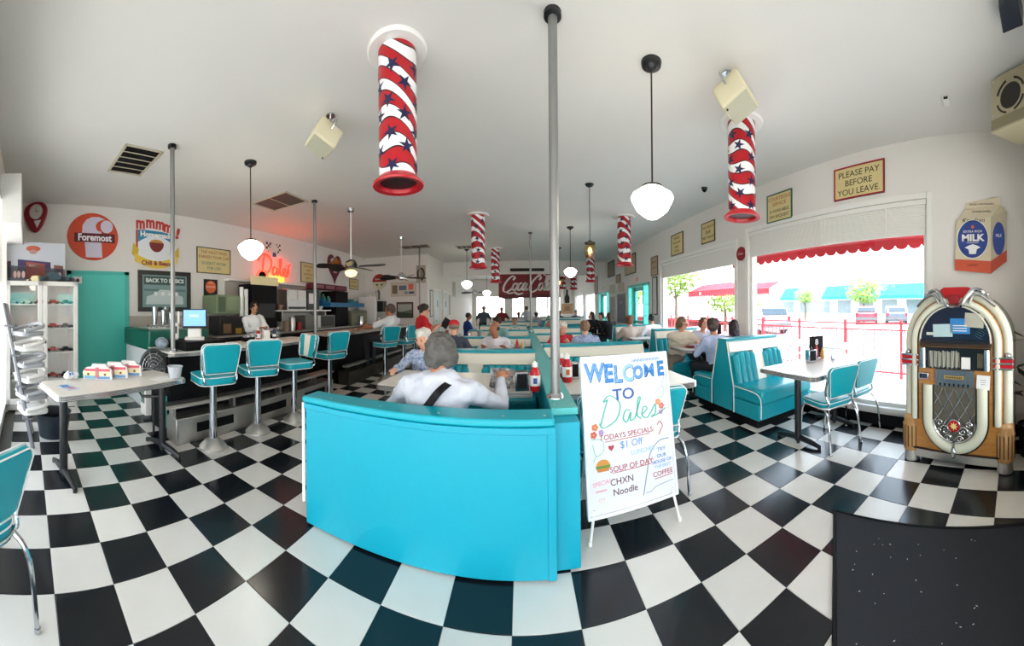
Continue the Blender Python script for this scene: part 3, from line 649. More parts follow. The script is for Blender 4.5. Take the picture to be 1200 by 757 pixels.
# register tray, terminal, pole foot
tr = tag(MB().bb(-3.62, -3.12, 1.72, 2.28, .952, 1.055).build('register_drawer', BLACK, bev=.006), 'black cash drawer on the near end of the counter', 'cash drawer')
pos = thing('order_terminal', 'white order terminal with a blue screen on the black cash drawer', 'terminal', (-3.36, 1.98, 1.056), R(59))
MB().prism(rrect(.24, .2, .04), .03).build('base', WHITEP, pos, bev=.004); MB().box((0, 0, .09), (.17, .12, .13)).build('stand', WHITEP, pos, bev=.02)
TL = Matrix.Translation((0, -.06, .26)) @ Matrix.Rotation(R(-14), 4, 'X')
MB().box((0, 0, 0), (.30, .025, .24), X=TL @ Matrix.Identity(4)).build('display_case', BLACKM, pos, bev=.008)
def tf(p, X): return X @ Vector(p)
sc = MB(); sc.add([tf(q, TL) for q in ((-.135, -.014, -.095), (.135, -.014, -.095), (.135, -.014, .105), (-.135, -.014, .105))], [(0, 1, 2, 3)]); sc.build('screen', M('screen_blue', '#7fb0f0', .3, emit=1.1), pos, smooth=0)
sw = MB(); sw.add([tf(q, TL) for q in ((-.06, -.0155, .02), (.05, -.0155, .02), (.05, -.0155, .045), (-.06, -.0155, .045))], [(0, 1, 2, 3)]); sw.build('screen_logo', M('screen_pale', '#b9d2f6', .3, emit=1.1), pos, smooth=0)
ca = thing('card_reader', 'white card reader box beside the order terminal', 'card reader', (-3.55, 1.8, 1.056), R(60)); MB().box((0, 0, .1), (.1, .14, .2)).build('body', WHITEP, ca, bev=.012); MB().box((0, -.075, .12), (.06, .01, .09)).build('keypad', BLACKM, ca, smooth=0)
MB().box((.05, .02, .27), (.03, .03, .16)).build('antenna', WHITEP, ca, bev=.006)
hl = thing('bag_bundle', 'greyish plastic bundle heaped at the corner of the counter top', 'bag', (-3.42, 1.56, .955)); MB().ell((0, 0, .07), (.12, .07, .075), 14, 10).ell((-.1, .02, .05), (.06, .05, .05)).build('bundle', M('grey_plastic', '#7f8b95', .35, noise=.6, nscale=20, bump=.8, bscale=18), hl)
# ------------------------------------------------------------------ jukebox
jb = thing('jukebox', 'round topped wooden jukebox with cream light tubes, chrome trim and grille', 'jukebox', (2.93, .49, 0), 0)
jb.rotation_euler = (0, 0, R(-96)); jb.scale = (1.04, 1, 1)
JC = M('jukebox_tube', '#d8d9c4', .25, emit=.12); JW = M('jukebox_wood', '#c48a45', .28, noise=.5, nscale=7, col2='#9a5f28', stretch=(1, 1, 5), coat=.4)
JX = Matrix.Rotation(R(90), 4, 'X')  # poly (x,z) extruded towards the front (-y) for positive h
def arch(r, z0, zc, n=20): return [(-r, z0)] + [(-r * cos(pi * k / n), zc + r * sin(pi * k / n)) for k in range(n + 1)] + [(r, z0)]
D0 = -.28  # front plane y
MB().prism(arch(.40, .13, 1.09), .27, X=JX, h0=-.27).build('body', JW, jb, bev=.01)
MB().prism(arch(.455, .13, 1.09), .2, X=JX, h0=-.25).build('shell', M('jukebox_shell', '#8a8a7c', .3), jb, smooth=40)
def tube_arch(name, r, tr, y, z0):
    pts = [(-r, y, z0 + (1.09 - z0) * k / 4) for k in range(4)] + [(-r * cos(pi * k / 24), y, 1.09 + r * sin(pi * k / 24)) for k in range(25)] + [(r, y, 1.09 - (1.09 - z0) * k / 4) for k in range(1, 5)]
    return MB().tube(pts, tr, 12).build(name, JC, jb, smooth=60)
tube_arch('light_tube', .435, .042, -.2, .4); tube_arch('light_tube', .362, .03, -.262, .4)
gap = MB()
for r, y in ((.397, -.252), (.33, -.276)): gap.tube([(-r, y, .4 + .69 * k / 4) for k in range(4)] + [(-r * cos(pi * k / 24), y, 1.09 + r * sin(pi * k / 24)) for k in range(25)] + [(r, y, 1.09 - .69 * k / 4) for k in range(1, 5)], .007, 6)
gap.build('dark_trim', M('bronze_trim', '#3a2a20', .35, .5), jb)
for s in (-1, 1):
    p = MB().lathe([(.075, .1), (.082, .13), (.082, .33), (.07, .36), (.074, .38), (.07, .4), (.055, .42)], 20, c=(s * .415, -.215, 0)).build('wood_pillar', M('pillar_wood', '#c99a63', .3, noise=.5, nscale=9, col2='#8f5f30', stretch=(3, 3, .6), coat=.3), jb)
    f = MB()
    for k in range(7): a = R(-90 + (k - 3) * 24); f.tube([(s * .415 + .082 * cos(a), -.215 + .082 * sin(a), .14), (s * .415 + .082 * cos(a), -.215 + .082 * sin(a), .33)], .005, 5)
    f.build('flute', WOODD, p)
    MB().lathe([(.062, 0), (.07, .01), (.07, .1), (.078, .105)], 22, c=(s * .415, -.215, 0)).build('metal_foot', STEEL, jb)
    for z in (.885, .93, .975): MB().box((s * .405, -.235, z), (.165, .11, .017)).build('chrome_band', CHROME, jb, bev=.004)
    for z in (.9075, .9525): MB().box((s * .405, -.235, z), (.155, .1, .028)).build('red_band', RED, jb, bev=.004)
    MB().ell((s * .44, -.24, .995), (.03, .03, .025)).build('band_finial', CHROME, jb)
MB().bb(-.36, .36, -.26, -.2, .05, .13).build('metal_skirt', STEEL, jb, bev=.004); MB().bb(-.4, .4, -.285, -.2, .13, .145).build('base_moulding', M('bronze_trim'), jb, bev=.004)
# dome window
DG = M('dome_interior', '#16233a', .25)
MB().prism(arch(.30, 1.1, 1.11, 20), .285, X=JX, h0=.268).build('dome_window', DG, jb, smooth=0)
MB().tube([(x, -.287, z) for x, z in arch(.305, 1.1, 1.11, 20)], .009, 6).build('dome_trim', M('cream_trim', '#cfcfc0', .3), jb)
MB().bb(-.3, .3, -.3, -.27, 1.09, 1.12).build('dome_sill', M('sill_dark', '#1d1f26', .3), jb, bev=.003)
for x, z, w_, h, c, r in ((-.1, 1.2, .17, .11, '#bcd8dc', -2), (.05, 1.24, .17, .13, '#2f86c8', 0), (.17, 1.29, .16, .12, '#b9b7a8', 4), (-.21, 1.17, .07, .025, '#d9dbd2', 0)):
    MB().box((x, -.289, z), (w_, .003, h), X=Matrix.Rotation(R(r), 4, 'Y')).build('taped_paper', M('paper_' + c[1:], c, .6), jb, smooth=0)
ln = MB()
for i in range(3): ln.box((.05, -.2915, 1.2 + i * .022), (.12, .001, .007))
ln.build('paper_text', PAPER, jb, smooth=0)
sb = MB()
for i in range(7): sb.box((.2 + i * .012, -.288, 1.15 + i * .016), (.07, .003, .003), X=Matrix.Rotation(R(28), 4, 'Y'))
sb.build('selector_arm', CHROME, jb, smooth=0)
MB().bb(-.31, .31, -.283, -.265, 1.055, 1.09).build('wood_rail', WOODD, jb, bev=.003)
# title rack
MB().bb(-.3, .3, -.284, -.265, .865, 1.05).build('title_rack', M('rack_dark', '#11141b', .3), jb, bev=.003)
rnd = random.Random(3); k1 = MB(); k2 = MB()
for i in range(22):
    x = -.22 + i * .0125
    (k1 if i % 3 else k2).box((x, -.289, .95 + rnd.uniform(-.004, .004)), (.008, .008, rnd.uniform(.12, .15)), X=Matrix.Rotation(R(rnd.uniform(-3, 3)), 4, 'Y'))
for i in range(4): k2.box((.2 + i * .012, -.289, .95), (.006, .008, .12))
k1.build('title_strip', M('strip_white', '#b9bdb4', .5), jb, smooth=0); k2.build('title_strip', M('strip_gold', '#7c745c', .5), jb, smooth=0)
MB().box((.1, -.291, .925), (.075, .004, .1)).build('note_card', PAPER, jb, smooth=0)
for s in (-1, 1): MB().cyl((s * .275, -.293, .87), (s * .275, -.293, 1.045), .027, seg=16).build('chrome_roller', CHROME, jb)
# mechanism panel
pn = MB(); pn.bb(-.165, .165, -.29, -.265, .72, .86)
for i in range(20): pn.bb(-.155 + i * .0163, -.148 + i * .0163, -.296, -.29, .74, .86)
pn.build('ribbed_panel', M('panel_grey', '#8d9298', .3, .8), jb, smooth=0)
MB().bb(-.085, .085, -.3, -.296, .785, .815).build('name_plate', M('plate_gold', '#b59a58', .4), jb, smooth=0)
x = MB()
for i in range(10): x.box((-.065 + i * .0145, -.301, .8), (.008, .002, .014))
x.build('plate_lettering', M('plate_ink', '#4a3a20', .5), jb, smooth=0)
q = MB()
for i in range(7): q.box((-.12 + i * .04, -.299, .735), (.012, .006, .022))
q.build('slot', BLACK, jb, smooth=0)
cs = MB().bb(-.32, -.23, -.292, -.27, .765, .82).build('coin_slot', CHROME, jb, bev=.003); MB().bb(-.31, -.24, -.294, -.29, .773, .812).build('slot_window', M('slot_blue', '#1c2a3c', .2), cs, smooth=0)
MB().box((.245, -.292, .77), (.11, .003, .12), X=Matrix.Rotation(R(3), 4, 'Y')).build('taped_note', PAPER, jb, smooth=0)
nn = MB()
for i in range(3): nn.box((.245, -.2945, .79 - i * .018), (.05 - i * .008, .001, .003))
nn.build('note_writing', M('ink_grey', '#555a66', .6), jb, smooth=0)
# U shaped grille
U = [(-.235, .72)] + [(-.235, .45)] + [(-.235 * cos(pi * k / 18), .42 - .235 * sin(pi * k / 18)) for k in range(19)] + [(.235, .45), (.235, .72)]
MB().tube([(a, -.272, b_) for a, b_ in U], .047, 12).build('grille_tube', JC, jb, smooth=60)
MB().tube([(a * 1.21, -.276, (b_ - .42) * 1.21 + .42 if b_ < .43 else b_) for a, b_ in U], .008, 6).tube([(a * .8, -.285, (b_ - .42) * .8 + .42 if b_ < .43 else b_) for a, b_ in U], .007, 6).build('grille_trim', M('bronze_trim'), jb)
I = [(-.185, .72)] + [(-.185 * cos(pi * k / 16), .42 - .185 * sin(pi * k / 16)) for k in range(17)] + [(.185, .72)]
MB().prism(I, .278, X=JX, h0=.262).build('grille_cloth', M('grille_cloth', '#6d675a', .6, noise=.4, nscale=30), jb, smooth=0)
lt = MB()
def inside(x, z): return abs(x) < .178 and (z > .42 or math.hypot(x, z - .42) < .178) and z < .715
for s in (-1, 1):
    for k in range(-5, 6):
        pts = []
        for j in range(30):
            z = .24 + j * .0165; x = k * .095 + s * (z - .42) * .62 + .03 * s * sin((z - .24) * 6)
            if inside(x, z): pts.append((x, -.288, z))
            else:
                if len(pts) > 2: lt.tube(pts, .0045, 5)
                pts = []
        if len(pts) > 2: lt.tube(pts, .0045, 5)
lt.build('lattice', CHROME, jb)
sc = MB()
for s in (-1, 1):
    for cx, cz, r in ((.075, .34, .045), (.125, .40, .03), (.05, .275, .03), (.13, .33, .022)):
        sc.tube([(s * (cx + r * (1 - k / 22) * cos(k * .45)), -.296, cz + r * (1 - k / 22) * sin(k * .45)) for k in range(18)], .0075, 6)
sc.tube([(-.18 * cos(pi * k / 16), -.292, .42 - .18 * sin(pi * k / 16)) for k in range(17)], .009, 6)
sc.build('scroll_work', CHROME, jb)
AY = Matrix.Rotation(R(90), 4, 'X')
md = MB().lathe([(.058, 0), (.058, .012), (.05, .016)], 26, X=Matrix.Translation((0, -.288, .385)) @ AY).build('medallion_rim', CHROME, jb)
MB().lathe([(.049, .015), (.049, .018)], 26, X=Matrix.Translation((0, -.288, .385)) @ AY).build('medallion_face', RED, md, smooth=0)
st = [(.038 * (1 if k % 2 == 0 else .45) * cos(pi * k / 8), .038 * (1 if k % 2 == 0 else .45) * sin(pi * k / 8)) for k in range(16)]
MB().prism(st, .0205, X=Matrix.Translation((0, -.288, .385)) @ AY, h0=.018).build('star', M('star_yellow', '#e8d98a', .4), md, smooth=0)
MB().lathe([(.01, .1), (.022, .115), (.02, .15), (.026, .155), (.02, .165), (.012, .2), (.016, .23)], 14, c=(0, -.315, .02)).build('chrome_pendant', CHROME, jb)
# crown
MB().prism([(-.14, 1.55), (-.1, 1.575), (.1, 1.575), (.14, 1.55), (.07, 1.43), (-.07, 1.43)], .262, X=JX, h0=.14).build('red_crown', RED, jb, bev=.01)
MB().prism([(-.055, 1.475), (-.035, 1.505), (.035, 1.505), (.055, 1.475), (.035, 1.425), (-.035, 1.425)], .31, X=JX, h0=.25).build('crown_jewel', REDD, jb, bev=.008)
cw = MB()
for s in (-1, 1):
    cw.tube(spl([(s * .31, -.24, 1.45), (s * .23, -.26, 1.53), (s * .16, -.275, 1.545), (s * .10, -.3, 1.48), (s * .06, -.305, 1.42), (0, -.305, 1.405)], 6), [.008] * 6 + [.02] * 20 + [.012] * 5, 8)
    cw.tube(spl([(s * .34, -.26, 1.41), (s * .24, -.29, 1.49), (s * .17, -.3, 1.50), (s * .13, -.3, 1.43)], 6), .012, 8)
    cw.ell((s * .27, -.25, 1.51), (.02, .02, .015))
cw.build('chrome_wing', CHROME, jb)
for s in (-1, 1): MB().bb(s * .38 - .01, s * .38 + .01, -.2, .22, .15, 1.05).build('side_panel', JW, jb, smooth=0)
# ------------------------------------------------------------------ ceiling fittings
def cpole(label, x, y, z0, r=.025):
    t = thing('support_pole', label, 'pole', (x, y, 0), 0, 'grey poles up to the ceiling')
    MB().cyl((0, 0, z0), (0, 0, CH - .01), r, seg=16).build('shaft', STEELP, t)
    MB().lathe([(r * 1.5, CH - .035), (r * 1.9, CH - .03), (r * 1.9, CH)], 18).build('ceiling_flange', BLACKM, t)
    MB().lathe([(r * 1.9, z0), (r * 1.8, z0 + .012), (r * 1.25, z0 + .03)], 18).build('foot_flange', CHROME, t)
cpole('tall grey pole standing on the near end of the lunch counter', -3.2, 1.6, .95, .027)
cpole('thick grey pole on the front end of the teal half wall', .215, 2.0, .842, .03)
cpole('grey pole rising behind the counter between third and fourth stools', -3.3, 4.3, .95, .027)
cpole('thin pole on the teal half wall in front of the red sign', .24, 7.8, .842, .025)
cpole('thin pole beside the waitress in red', -3.0, 9.0, 0, .025)
# striped hanging tubes
def flagmat():
    m = bpy.data.materials.new('wavy_flag_stripes'); m.use_nodes = True; n = m.node_tree; p = n.nodes['Principled BSDF']; p.inputs['Roughness'].default_value = .3
    t = n.nodes.new('ShaderNodeTexCoord'); s = n.nodes.new('ShaderNodeSeparateXYZ'); n.links.new(t.outputs['Object'], s.inputs[0])
    def mt(op, a, b=None):
        q = n.nodes.new('ShaderNodeMath'); q.operation = op
        for i, v in enumerate((a, b)):
            if v is None: continue
            if isinstance(v, (int, float)): q.inputs[i].default_value = v
            else: n.links.new(v, q.inputs[i])
        return q.outputs[0]
    an = mt('ARCTAN2', s.outputs['Y'], s.outputs['X'])
    w1 = mt('MULTIPLY', mt('SINE', mt('ADD', mt('MULTIPLY', an, 2), mt('MULTIPLY', s.outputs['Z'], 5))), .046)
    v = mt('ADD', mt('ADD', s.outputs['Z'], w1), mt('MULTIPLY', an, .0573))
    fr_ = mt('FRACT', mt('MULTIPLY', v, 1 / .18)); g = mt('GREATER_THAN', fr_, .52)
    e = mt('LESS_THAN', mt('ABSOLUTE', mt('SUBTRACT', fr_, .52)), .03); e2 = mt('GREATER_THAN', mt('ABSOLUTE', mt('SUBTRACT', fr_, .5)), .475)
    mx = n.nodes.new('ShaderNodeMix'); mx.data_type = 'RGBA'; n.links.new(g, mx.inputs[0]); mx.inputs[6].default_value = (*hexc('#b3141f'), 1); mx.inputs[7].default_value = (*hexc('#f2f0f0'), 1)
    m2 = n.nodes.new('ShaderNodeMix'); m2.data_type = 'RGBA'; n.links.new(mt('MAXIMUM', e, e2), m2.inputs[0]); n.links.new(mx.outputs[2], m2.inputs[6]); m2.inputs[7].default_value = (*hexc('#3a1018'), 1)
    n.links.new(m2.outputs[2], p.inputs['Base Color']); return m
FLAG = flagmat(); NAVY = M('star_navy', '#141a46', .4)
def wrapped_stars(r, z0, z1, seed):
    b = MB(); rnd = random.Random(seed); z = z0 + .1; k = 0
    while z < z1 - .08:
        for q in range(4):
            a0 = q * pi / 2 + (pi / 4 if k % 2 else 0) + rnd.uniform(-.15, .15); zz = z + rnd.uniform(-.015, .015); rot = rnd.uniform(0, 1); s = .062
            def P_(i): rad = s if i % 2 == 0 else s * .36; return rad * cos(rot + pi * i / 5), rad * sin(rot + pi * i / 5)
            def W_(u, v): return (r * cos(a0 + u / r), r * sin(a0 + u / r), zz + v)
            N_ = 5
            for i in range(10):
                A_, B_ = P_(i), P_((i + 1) % 10); vs = []; fs = []; ix = {}
                for m in range(N_ + 1):
                    for n_ in range(m + 1):
                        f = n_ / m if m else 0; ix[m, n_] = len(vs); vs.append(W_((A_[0] * (1 - f) + B_[0] * f) * m / N_, (A_[1] * (1 - f) + B_[1] * f) * m / N_))
                for m in range(N_):
                    for n_ in range(m + 1):
                        fs.append((ix[m, n_], ix[m + 1, n_], ix[m + 1, n_ + 1]))
                        if n_ < m: fs.append((ix[m, n_], ix[m + 1, n_ + 1], ix[m, n_ + 1]))
                b.add(vs, fs)
        z += .115; k += 1
    return b
def tube_lamp(label, x, y, z0, first=None):
    t = thing('striped_ceiling_tube', label, 'ceiling tube', (x, y, 0), 0, 'flag striped tubes hanging from the ceiling'); r = .14
    b = MB(); seg = 40; b.lathe([(r, z0 + .03), (r, CH)], seg); b.build('tube_body', FLAG, t, smooth=60)
    wrapped_stars(r + .0015, z0, CH, int(x * 10 + y)).build('printed_stars', NAVY, t, smooth=0)
    MB().lathe([(r * 1.02, CH - .02), (r * 1.5, CH - .025), (r * 1.58, CH - .012), (r * 1.58, CH)], 40).build('ceiling_ring', WHITEP, t)
    MB().lathe([(r * 1.01, z0 + .05), (r * 1.15, z0 + .03), (r * 1.36, z0 + .0), (r * 1.32, z0 - .012), (r * 1.05, z0 - .005), (r * .98, z0 + .04)], 36).build('flared_collar', RED, t)
    lv = MB()
    for k in range(5): q = r * (.95 - k * .2); lv.lathe([(q, z0 + .02 + k * .004), (q * .9, z0 + .05), (q * .86, z0 + .05)], 28)
    lv.lathe([(.0, z0 + .09), (r, z0 + .09)], 24); lv.build('louvre', M('louvre_dark', '#2a1a1c', .4), t); return t
tube_lamp('large striped tube nearest the entrance, hanging left of the thick grey pole', -.87, 2.13, 2.32)
tube_lamp('striped tube hanging behind the cream ceiling speaker on the window side', 2.09, 2.46, 2.33)
tube_lamp('striped tube hanging behind the tall pole group, left of the red sign', -.85, 6.26, 2.24)
tube_lamp('small striped tube touching the left corner of the red sign', -.79, 9.8, 2.25)
tube_lamp('striped tube above the far teal door, before the framed pictures', 2.11, 6.17, 2.3)
tube_lamp('striped tube seen behind the amber lantern', 2.3, 10.2, 2.3)
tube_lamp('tiny striped tube in the far room right of the red sign', 1.75, 13.2, 2.25)
tube_lamp('darker tiny striped tube beside the poster column', 2.3, 13.6, 2.25)
# pendants
GLOBE = M('opal_globe', '#fff6e2', .3, emit=18); AMB = M('amber_bulb', '#ffc46a', .3, emit=9)
def pendant(label, x, y, z, r=.165, rod=True):
    t = thing('pendant_lamp', label, 'lamp', (x, y, 0), 0, 'schoolhouse pendant lamps')
    MB().lathe([(0, CH - .07), (.03, CH - .06), (.045, CH - .035), (.075, CH - .028), (.08, CH)], 22).build('ceiling_canopy', BLACKM, t)
    MB().cyl((0, 0, z + r * .7), (0, 0, CH - .05), .007, seg=8).build('rod', M('bronze', '#3b332c', .4, .7), t)
    MB().lathe([(r * .5, z + r * .56), (r * .47, z + r * .66), (r * .25, z + r * .74), (.01, z + r * .8)], 22).build('fitter_cap', M('bronze'), t)
    MB().lathe([(0, z - r * .92), (r * .25, z - r * .86), (r * .42, z - r * .74), (r * .5, z - r * .68), (r * .72, z - r * .5), (r * .93, z - r * .1), (r, z + r * .08), (r * .92, z + r * .25), (r * .6, z + r * .46), (r * .46, z + r * .56)], 28).build('opal_globe', GLOBE, t, smooth=60)
pendant('glowing opal pendant over the near end of the lunch counter', -3.02, 2.61, 2.2)
pendant('large glowing opal pendant between thick pole and window side tube', .99, 2.22, 2.24)
pendant('opal pendant right of the thick pole, above the white haired woman', 1.15, 7.22, 2.26, .15)
pendant('small opal pendant left of the striped tubes over the far tables', -1.69, 9.75, 2.2, .17)
pendant('smaller opal pendant in the far room beside the flag picture', -1.45, 13.3, 2.1, .17)
def lantern(label, x, y, z):
    t = thing('glass_lantern', label, 'lamp', (x, y, 0), 0, 'amber glass lantern pendants')
    MB().lathe([(0, CH - .05), (.05, CH - .03), (.07, CH)], 18).build('ceiling_canopy', BLACKM, t)
    MB().cyl((0, 0, z + .12), (0, 0, CH - .04), .006, seg=8).build('rod', M('bronze'), t)
    MB().lathe([(.08, z + .11), (.085, z + .13), (.03, z + .15), (.01, z + .17)], 18).build('cap', M('bronze'), t)
    MB().lathe([(.07, z - .1), (.078, z - .08), (.078, z + .11)], 20).build('glass_shade', glassmat('amber_glass', (1, .86, .6), .1), t, smooth=60)
    MB().ell((0, 0, z + .01), (.03, .03, .05)).build('bulb', AMB, t)
lantern('amber glass lantern hanging in front of a striped tube', 1.05, 4.69, 2.28); lantern('smaller amber lantern just right of the red sign', 1.2, 9.7, 2.2)
# fans
def fan(label, x, y, z, rz, lit):
    t = thing('ceiling_fan', label, 'fan', (x, y, 0), rz, 'black bladed ceiling fans')
    MB().lathe([(.02, CH - .07), (.06, CH - .05), (.07, CH)], 20).build('ceiling_canopy', CHROME, t); MB().cyl((0, 0, z + .1), (0, 0, CH - .04), .012, seg=10).build('rod', WHITEP, t)
    MB().lathe([(.02, z + .14), (.09, z + .1), (.12, z + .03), (.11, z - .03), (.05, z - .06), (0, z - .06)], 24).build('motor_housing', BLACKM if lit else CHROME, t)
    for k in range(5):
        a = 2 * pi * k / 5; X = Matrix.Rotation(a, 4, 'Z') @ Matrix.Translation((0, 0, z)) @ Matrix.Rotation(R(20), 4, 'X')
        P = [(.16, -.04), (.2, -.06), (.55, -.09), (.63, -.075), (.67, 0), (.63, .075), (.55, .09), (.2, .06), (.16, .04)]
        bl = MB().prism(P, .006, X=X).build('blade', BLACKM, t); MB().box((.13, 0, 0), (.12, .03, .01), X=Matrix.Identity(4)).build('blade_arm', CHROME, bl, rot=(0, 0, 0)); bpy.data.objects[bl.children[0].name].matrix_local = X
    if lit: MB().lathe([(0, z - .2), (.09, z - .17), (.12, z - .1), (.06, z - .06)], 20).build('light_bowl', M('fan_bowl', '#ffdf9a', .3, emit=2.5), t)
fan('black bladed fan with a lit amber bowl in front of the heart sign', -3.02, 5.04, 2.22, .2, True); fan('black bladed fan with chrome hub near the thin pole', -3.04, 7.61, 2.24, .5, False); fan('distant black fan in the far dining room', -2.1, 14.0, 2.15, .3, False)
# vents
def vent(label, x, y, w_, d_, rz, n, fr=.03, mat=None, dark=True):
    t = thing('ceiling_vent', label, 'vent', (x, y, CH), rz, 'ceiling air vents')
    b = MB(); f = fr
    for q in ((-w_ / 2, w_ / 2, -d_ / 2, -d_ / 2 + f), (-w_ / 2, w_ / 2, d_ / 2 - f, d_ / 2), (-w_ / 2, -w_ / 2 + f, -d_ / 2, d_ / 2), (w_ / 2 - f, w_ / 2, -d_ / 2, d_ / 2)): b.bb(*q, -.015, 0)
    b.build('frame', M('vent_cream', '#c9bfa8', .5), t, bev=.003); MB().bb(-w_ / 2 + f, w_ / 2 - f, -d_ / 2 + f, d_ / 2 - f, -.002, 0).build('backing', BLACK if dark else M('vent_grey', '#55524e', .7), t, smooth=0)
    for i in range(1, n):
        xx = -w_ / 2 + f + (w_ - 2 * f) * i / n; MB().bb(xx - .005, xx + .005, -d_ / 2 + f, d_ / 2 - f, -.012, -.004).build('slat', M('vent_cream'), t, smooth=0)
vent('black slotted vent in a cream frame, nearest the left front corner', -3.72, 1.32, .72, .48, R(2), 5); vent('grey ceiling vent beyond the counter pendant', -3.78, 3.94, .8, .6, R(2), 2, dark=False)
vent('ceiling vent behind the thin pole by the waitress', -3.1, 8.9, .9, .5, 0, 3, dark=False); vent('pale ceiling vent before the corridor', -1.7, 9.4, .5, .5, 0, 3, dark=False)
g = thing('header_grille', 'wide dark grille on the wall above the red sign', 'vent', (0, 12.35, 0)); MB().bb(-.42, .92, -.012, 0, 2.88, 3.0).build('backing', BLACK, g, smooth=0)
for i in range(4): MB().bb(-.42, .92, -.02, -.012, 2.89 + i * .028, 2.9 + i * .028).build('slat', M('slat_brown', '#3a2c26', .5), g, smooth=0)
# ceiling loudspeakers
SPK = M('speaker_cream', '#d8cfae', .5)
def cspeaker(label, x, y, z, rz, tilt):
    t = thing('ceiling_speaker', label, 'speaker', (x, y, z), rz, 'cream loudspeakers on ceiling brackets')
    X = Matrix.Rotation(R(tilt), 4, 'X')
    P = [(-.13, -.10), (.13, -.10), (.15, .04), (.13, .10), (.06, .13), (-.06, .13), (-.13, .10), (-.15, .04)]
    MB().prism(P, .12, X=X, h0=-.12).build('cabinet', SPK, t, bev=.018)
    f = MB(); f.add([tuple(X @ Vector(q)) for q in ((-.12, -.1035, -.105), (.12, -.1035, -.105), (.12, -.1035, .105), (-.12, -.1035, .105))], [(0, 1, 2, 3)]); f.build('grille', M('speaker_grille', '#b9b69f', .7), t, smooth=0)
    MB().ell(tuple(X @ Vector((-.09, -.105, -.09))), (.01, .006, .01)).build('indicator', BLACK, t)
    b = MB(); b.tube(spl([tuple(X @ Vector((-.155, .02, 0))), tuple(X @ Vector((-.17, .12, 0))), tuple(X @ Vector((0, .17, 0))), tuple(X @ Vector((.17, .12, 0))), tuple(X @ Vector((.155, .02, 0)))], 5), .009, 6)
    p = X @ Vector((0, .165, 0)); b.cyl(p, (p.x, p.y, CH - z), .008, seg=6).lathe([(.045, CH - z - .012), (.045, CH - z)], 14, c=(p.x, p.y, 0))
    b.build('bracket', CHROME, t)
cspeaker('cream loudspeaker hanging left of the big striped tube', -1.76, 2.44, 3.05, R(-30), 62); cspeaker('cream loudspeaker overlapping the window side striped tube', 1.6, 1.95, 3.08, R(25), 62)
ws = thing('wall_speaker', 'big cream loudspeaker with round dark grille high in the right corner', 'speaker', (2.5, .04, 3.06), R(-125))
MB().prism([(-.2, 0), (.2, 0), (.26, .3), (-.12, .3)], .22, h0=-.22).build('cabinet', M('speaker_tan', '#b5ab8c', .5), ws, bev=.01)
AY2 = Matrix.Translation((0, 0, .02)) @ Matrix.Rotation(R(90), 4, 'X')
MB().lathe([(.0, .004), (.095, .004), (.1, 0)], 26, X=AY2).build('woofer_grille', M('speaker_black', '#2b2723', .7), ws)
rg = MB()
for k in range(4):
    a = pi / 4 + k * pi / 2; rg.tube([(.13 * cos(a + d * .12), -.003, .02 + .13 * sin(a + d * .12)) for d in range(-4, 5)], .008, 5)
rg.build('slot_ring', M('speaker_black'), ws)
tw = MB(); tw.bb(-.19, .19, -.004, 0, -.2, -.12)
tw.build('lower_slot', M('speaker_tan2', '#8f8668', .5), ws, smooth=0)
for a in (-.17, .17):
    for z in (-.09, .19): MB().ell((a, -.002, z), (.01, .005, .01)).build('bolt', STEEL, ws)
dm = thing('security_camera', 'small black dome camera on the ceiling before the window side signs', 'camera', (2.75, 4.15, CH)); MB().lathe([(.045, -.03), (.05, 0)], 18).build('housing', BLACKM, dm); MB().ell((0, 0, -.035), (.036, .036, .036)).build('dome', BLACK, dm)
sn = thing('ceiling_sensor', 'little white alarm sensor on the ceiling near the corner speaker', 'sensor', (2.82, .62, CH)); MB().bb(-.05, .05, -.03, .03, -.035, 0).build('body', WHITEP, sn, bev=.006); MB().bb(-.052, -.045, -.02, .02, -.03, -.008).build('lens', BLACK, sn, smooth=0)
dk = thing('ceiling_bracket', 'dark angular bracket at the ceiling in the upper right corner', 'bracket', (1.9, .0, 3.2)); MB().prism([(-.12, 0), (.1, -.05), (.16, .08), (-.02, .1)], .1, h0=-.02).build('body', M('bracket_dark', '#232c3a', .4), dk, bev=.006); MB().cyl((0, 0, .05), (0, 0, .1), .02).build('mount', BLACKM, dk)
lv = thing('hanging_plant', 'dark leaves of a plant behind the jukebox', 'plant', (2.98, -.13, 0)); l = MB(); rnd = random.Random(5)
for i in range(26):
    a = rnd.uniform(0, 2 * pi); z = rnd.uniform(.5, 1.15); L = rnd.uniform(.12, .22); c_ = Vector((cos(a) * .05, sin(a) * .05, z)); d_ = Vector((cos(a), sin(a), rnd.uniform(-.3, .6))).normalized(); q = d_.cross(Vector((0, 0, 1))).normalized() * .035
    l.add([c_, c_ + d_ * L * .5 + q, c_ + d_ * L, c_ + d_ * L * .5 - q], [(0, 1, 2, 3)])
l.build('leaves', M('plant_dark', '#1d2a22', .5), lv, smooth=0); MB().cyl((0, 0, .3), (0, 0, 1.1), .012).build('stem', WOODD, lv); MB().lathe([(.08, 0), (.11, .3), (.1, .3), (.09, .28)], 18).build('pot', BLACKM, lv)
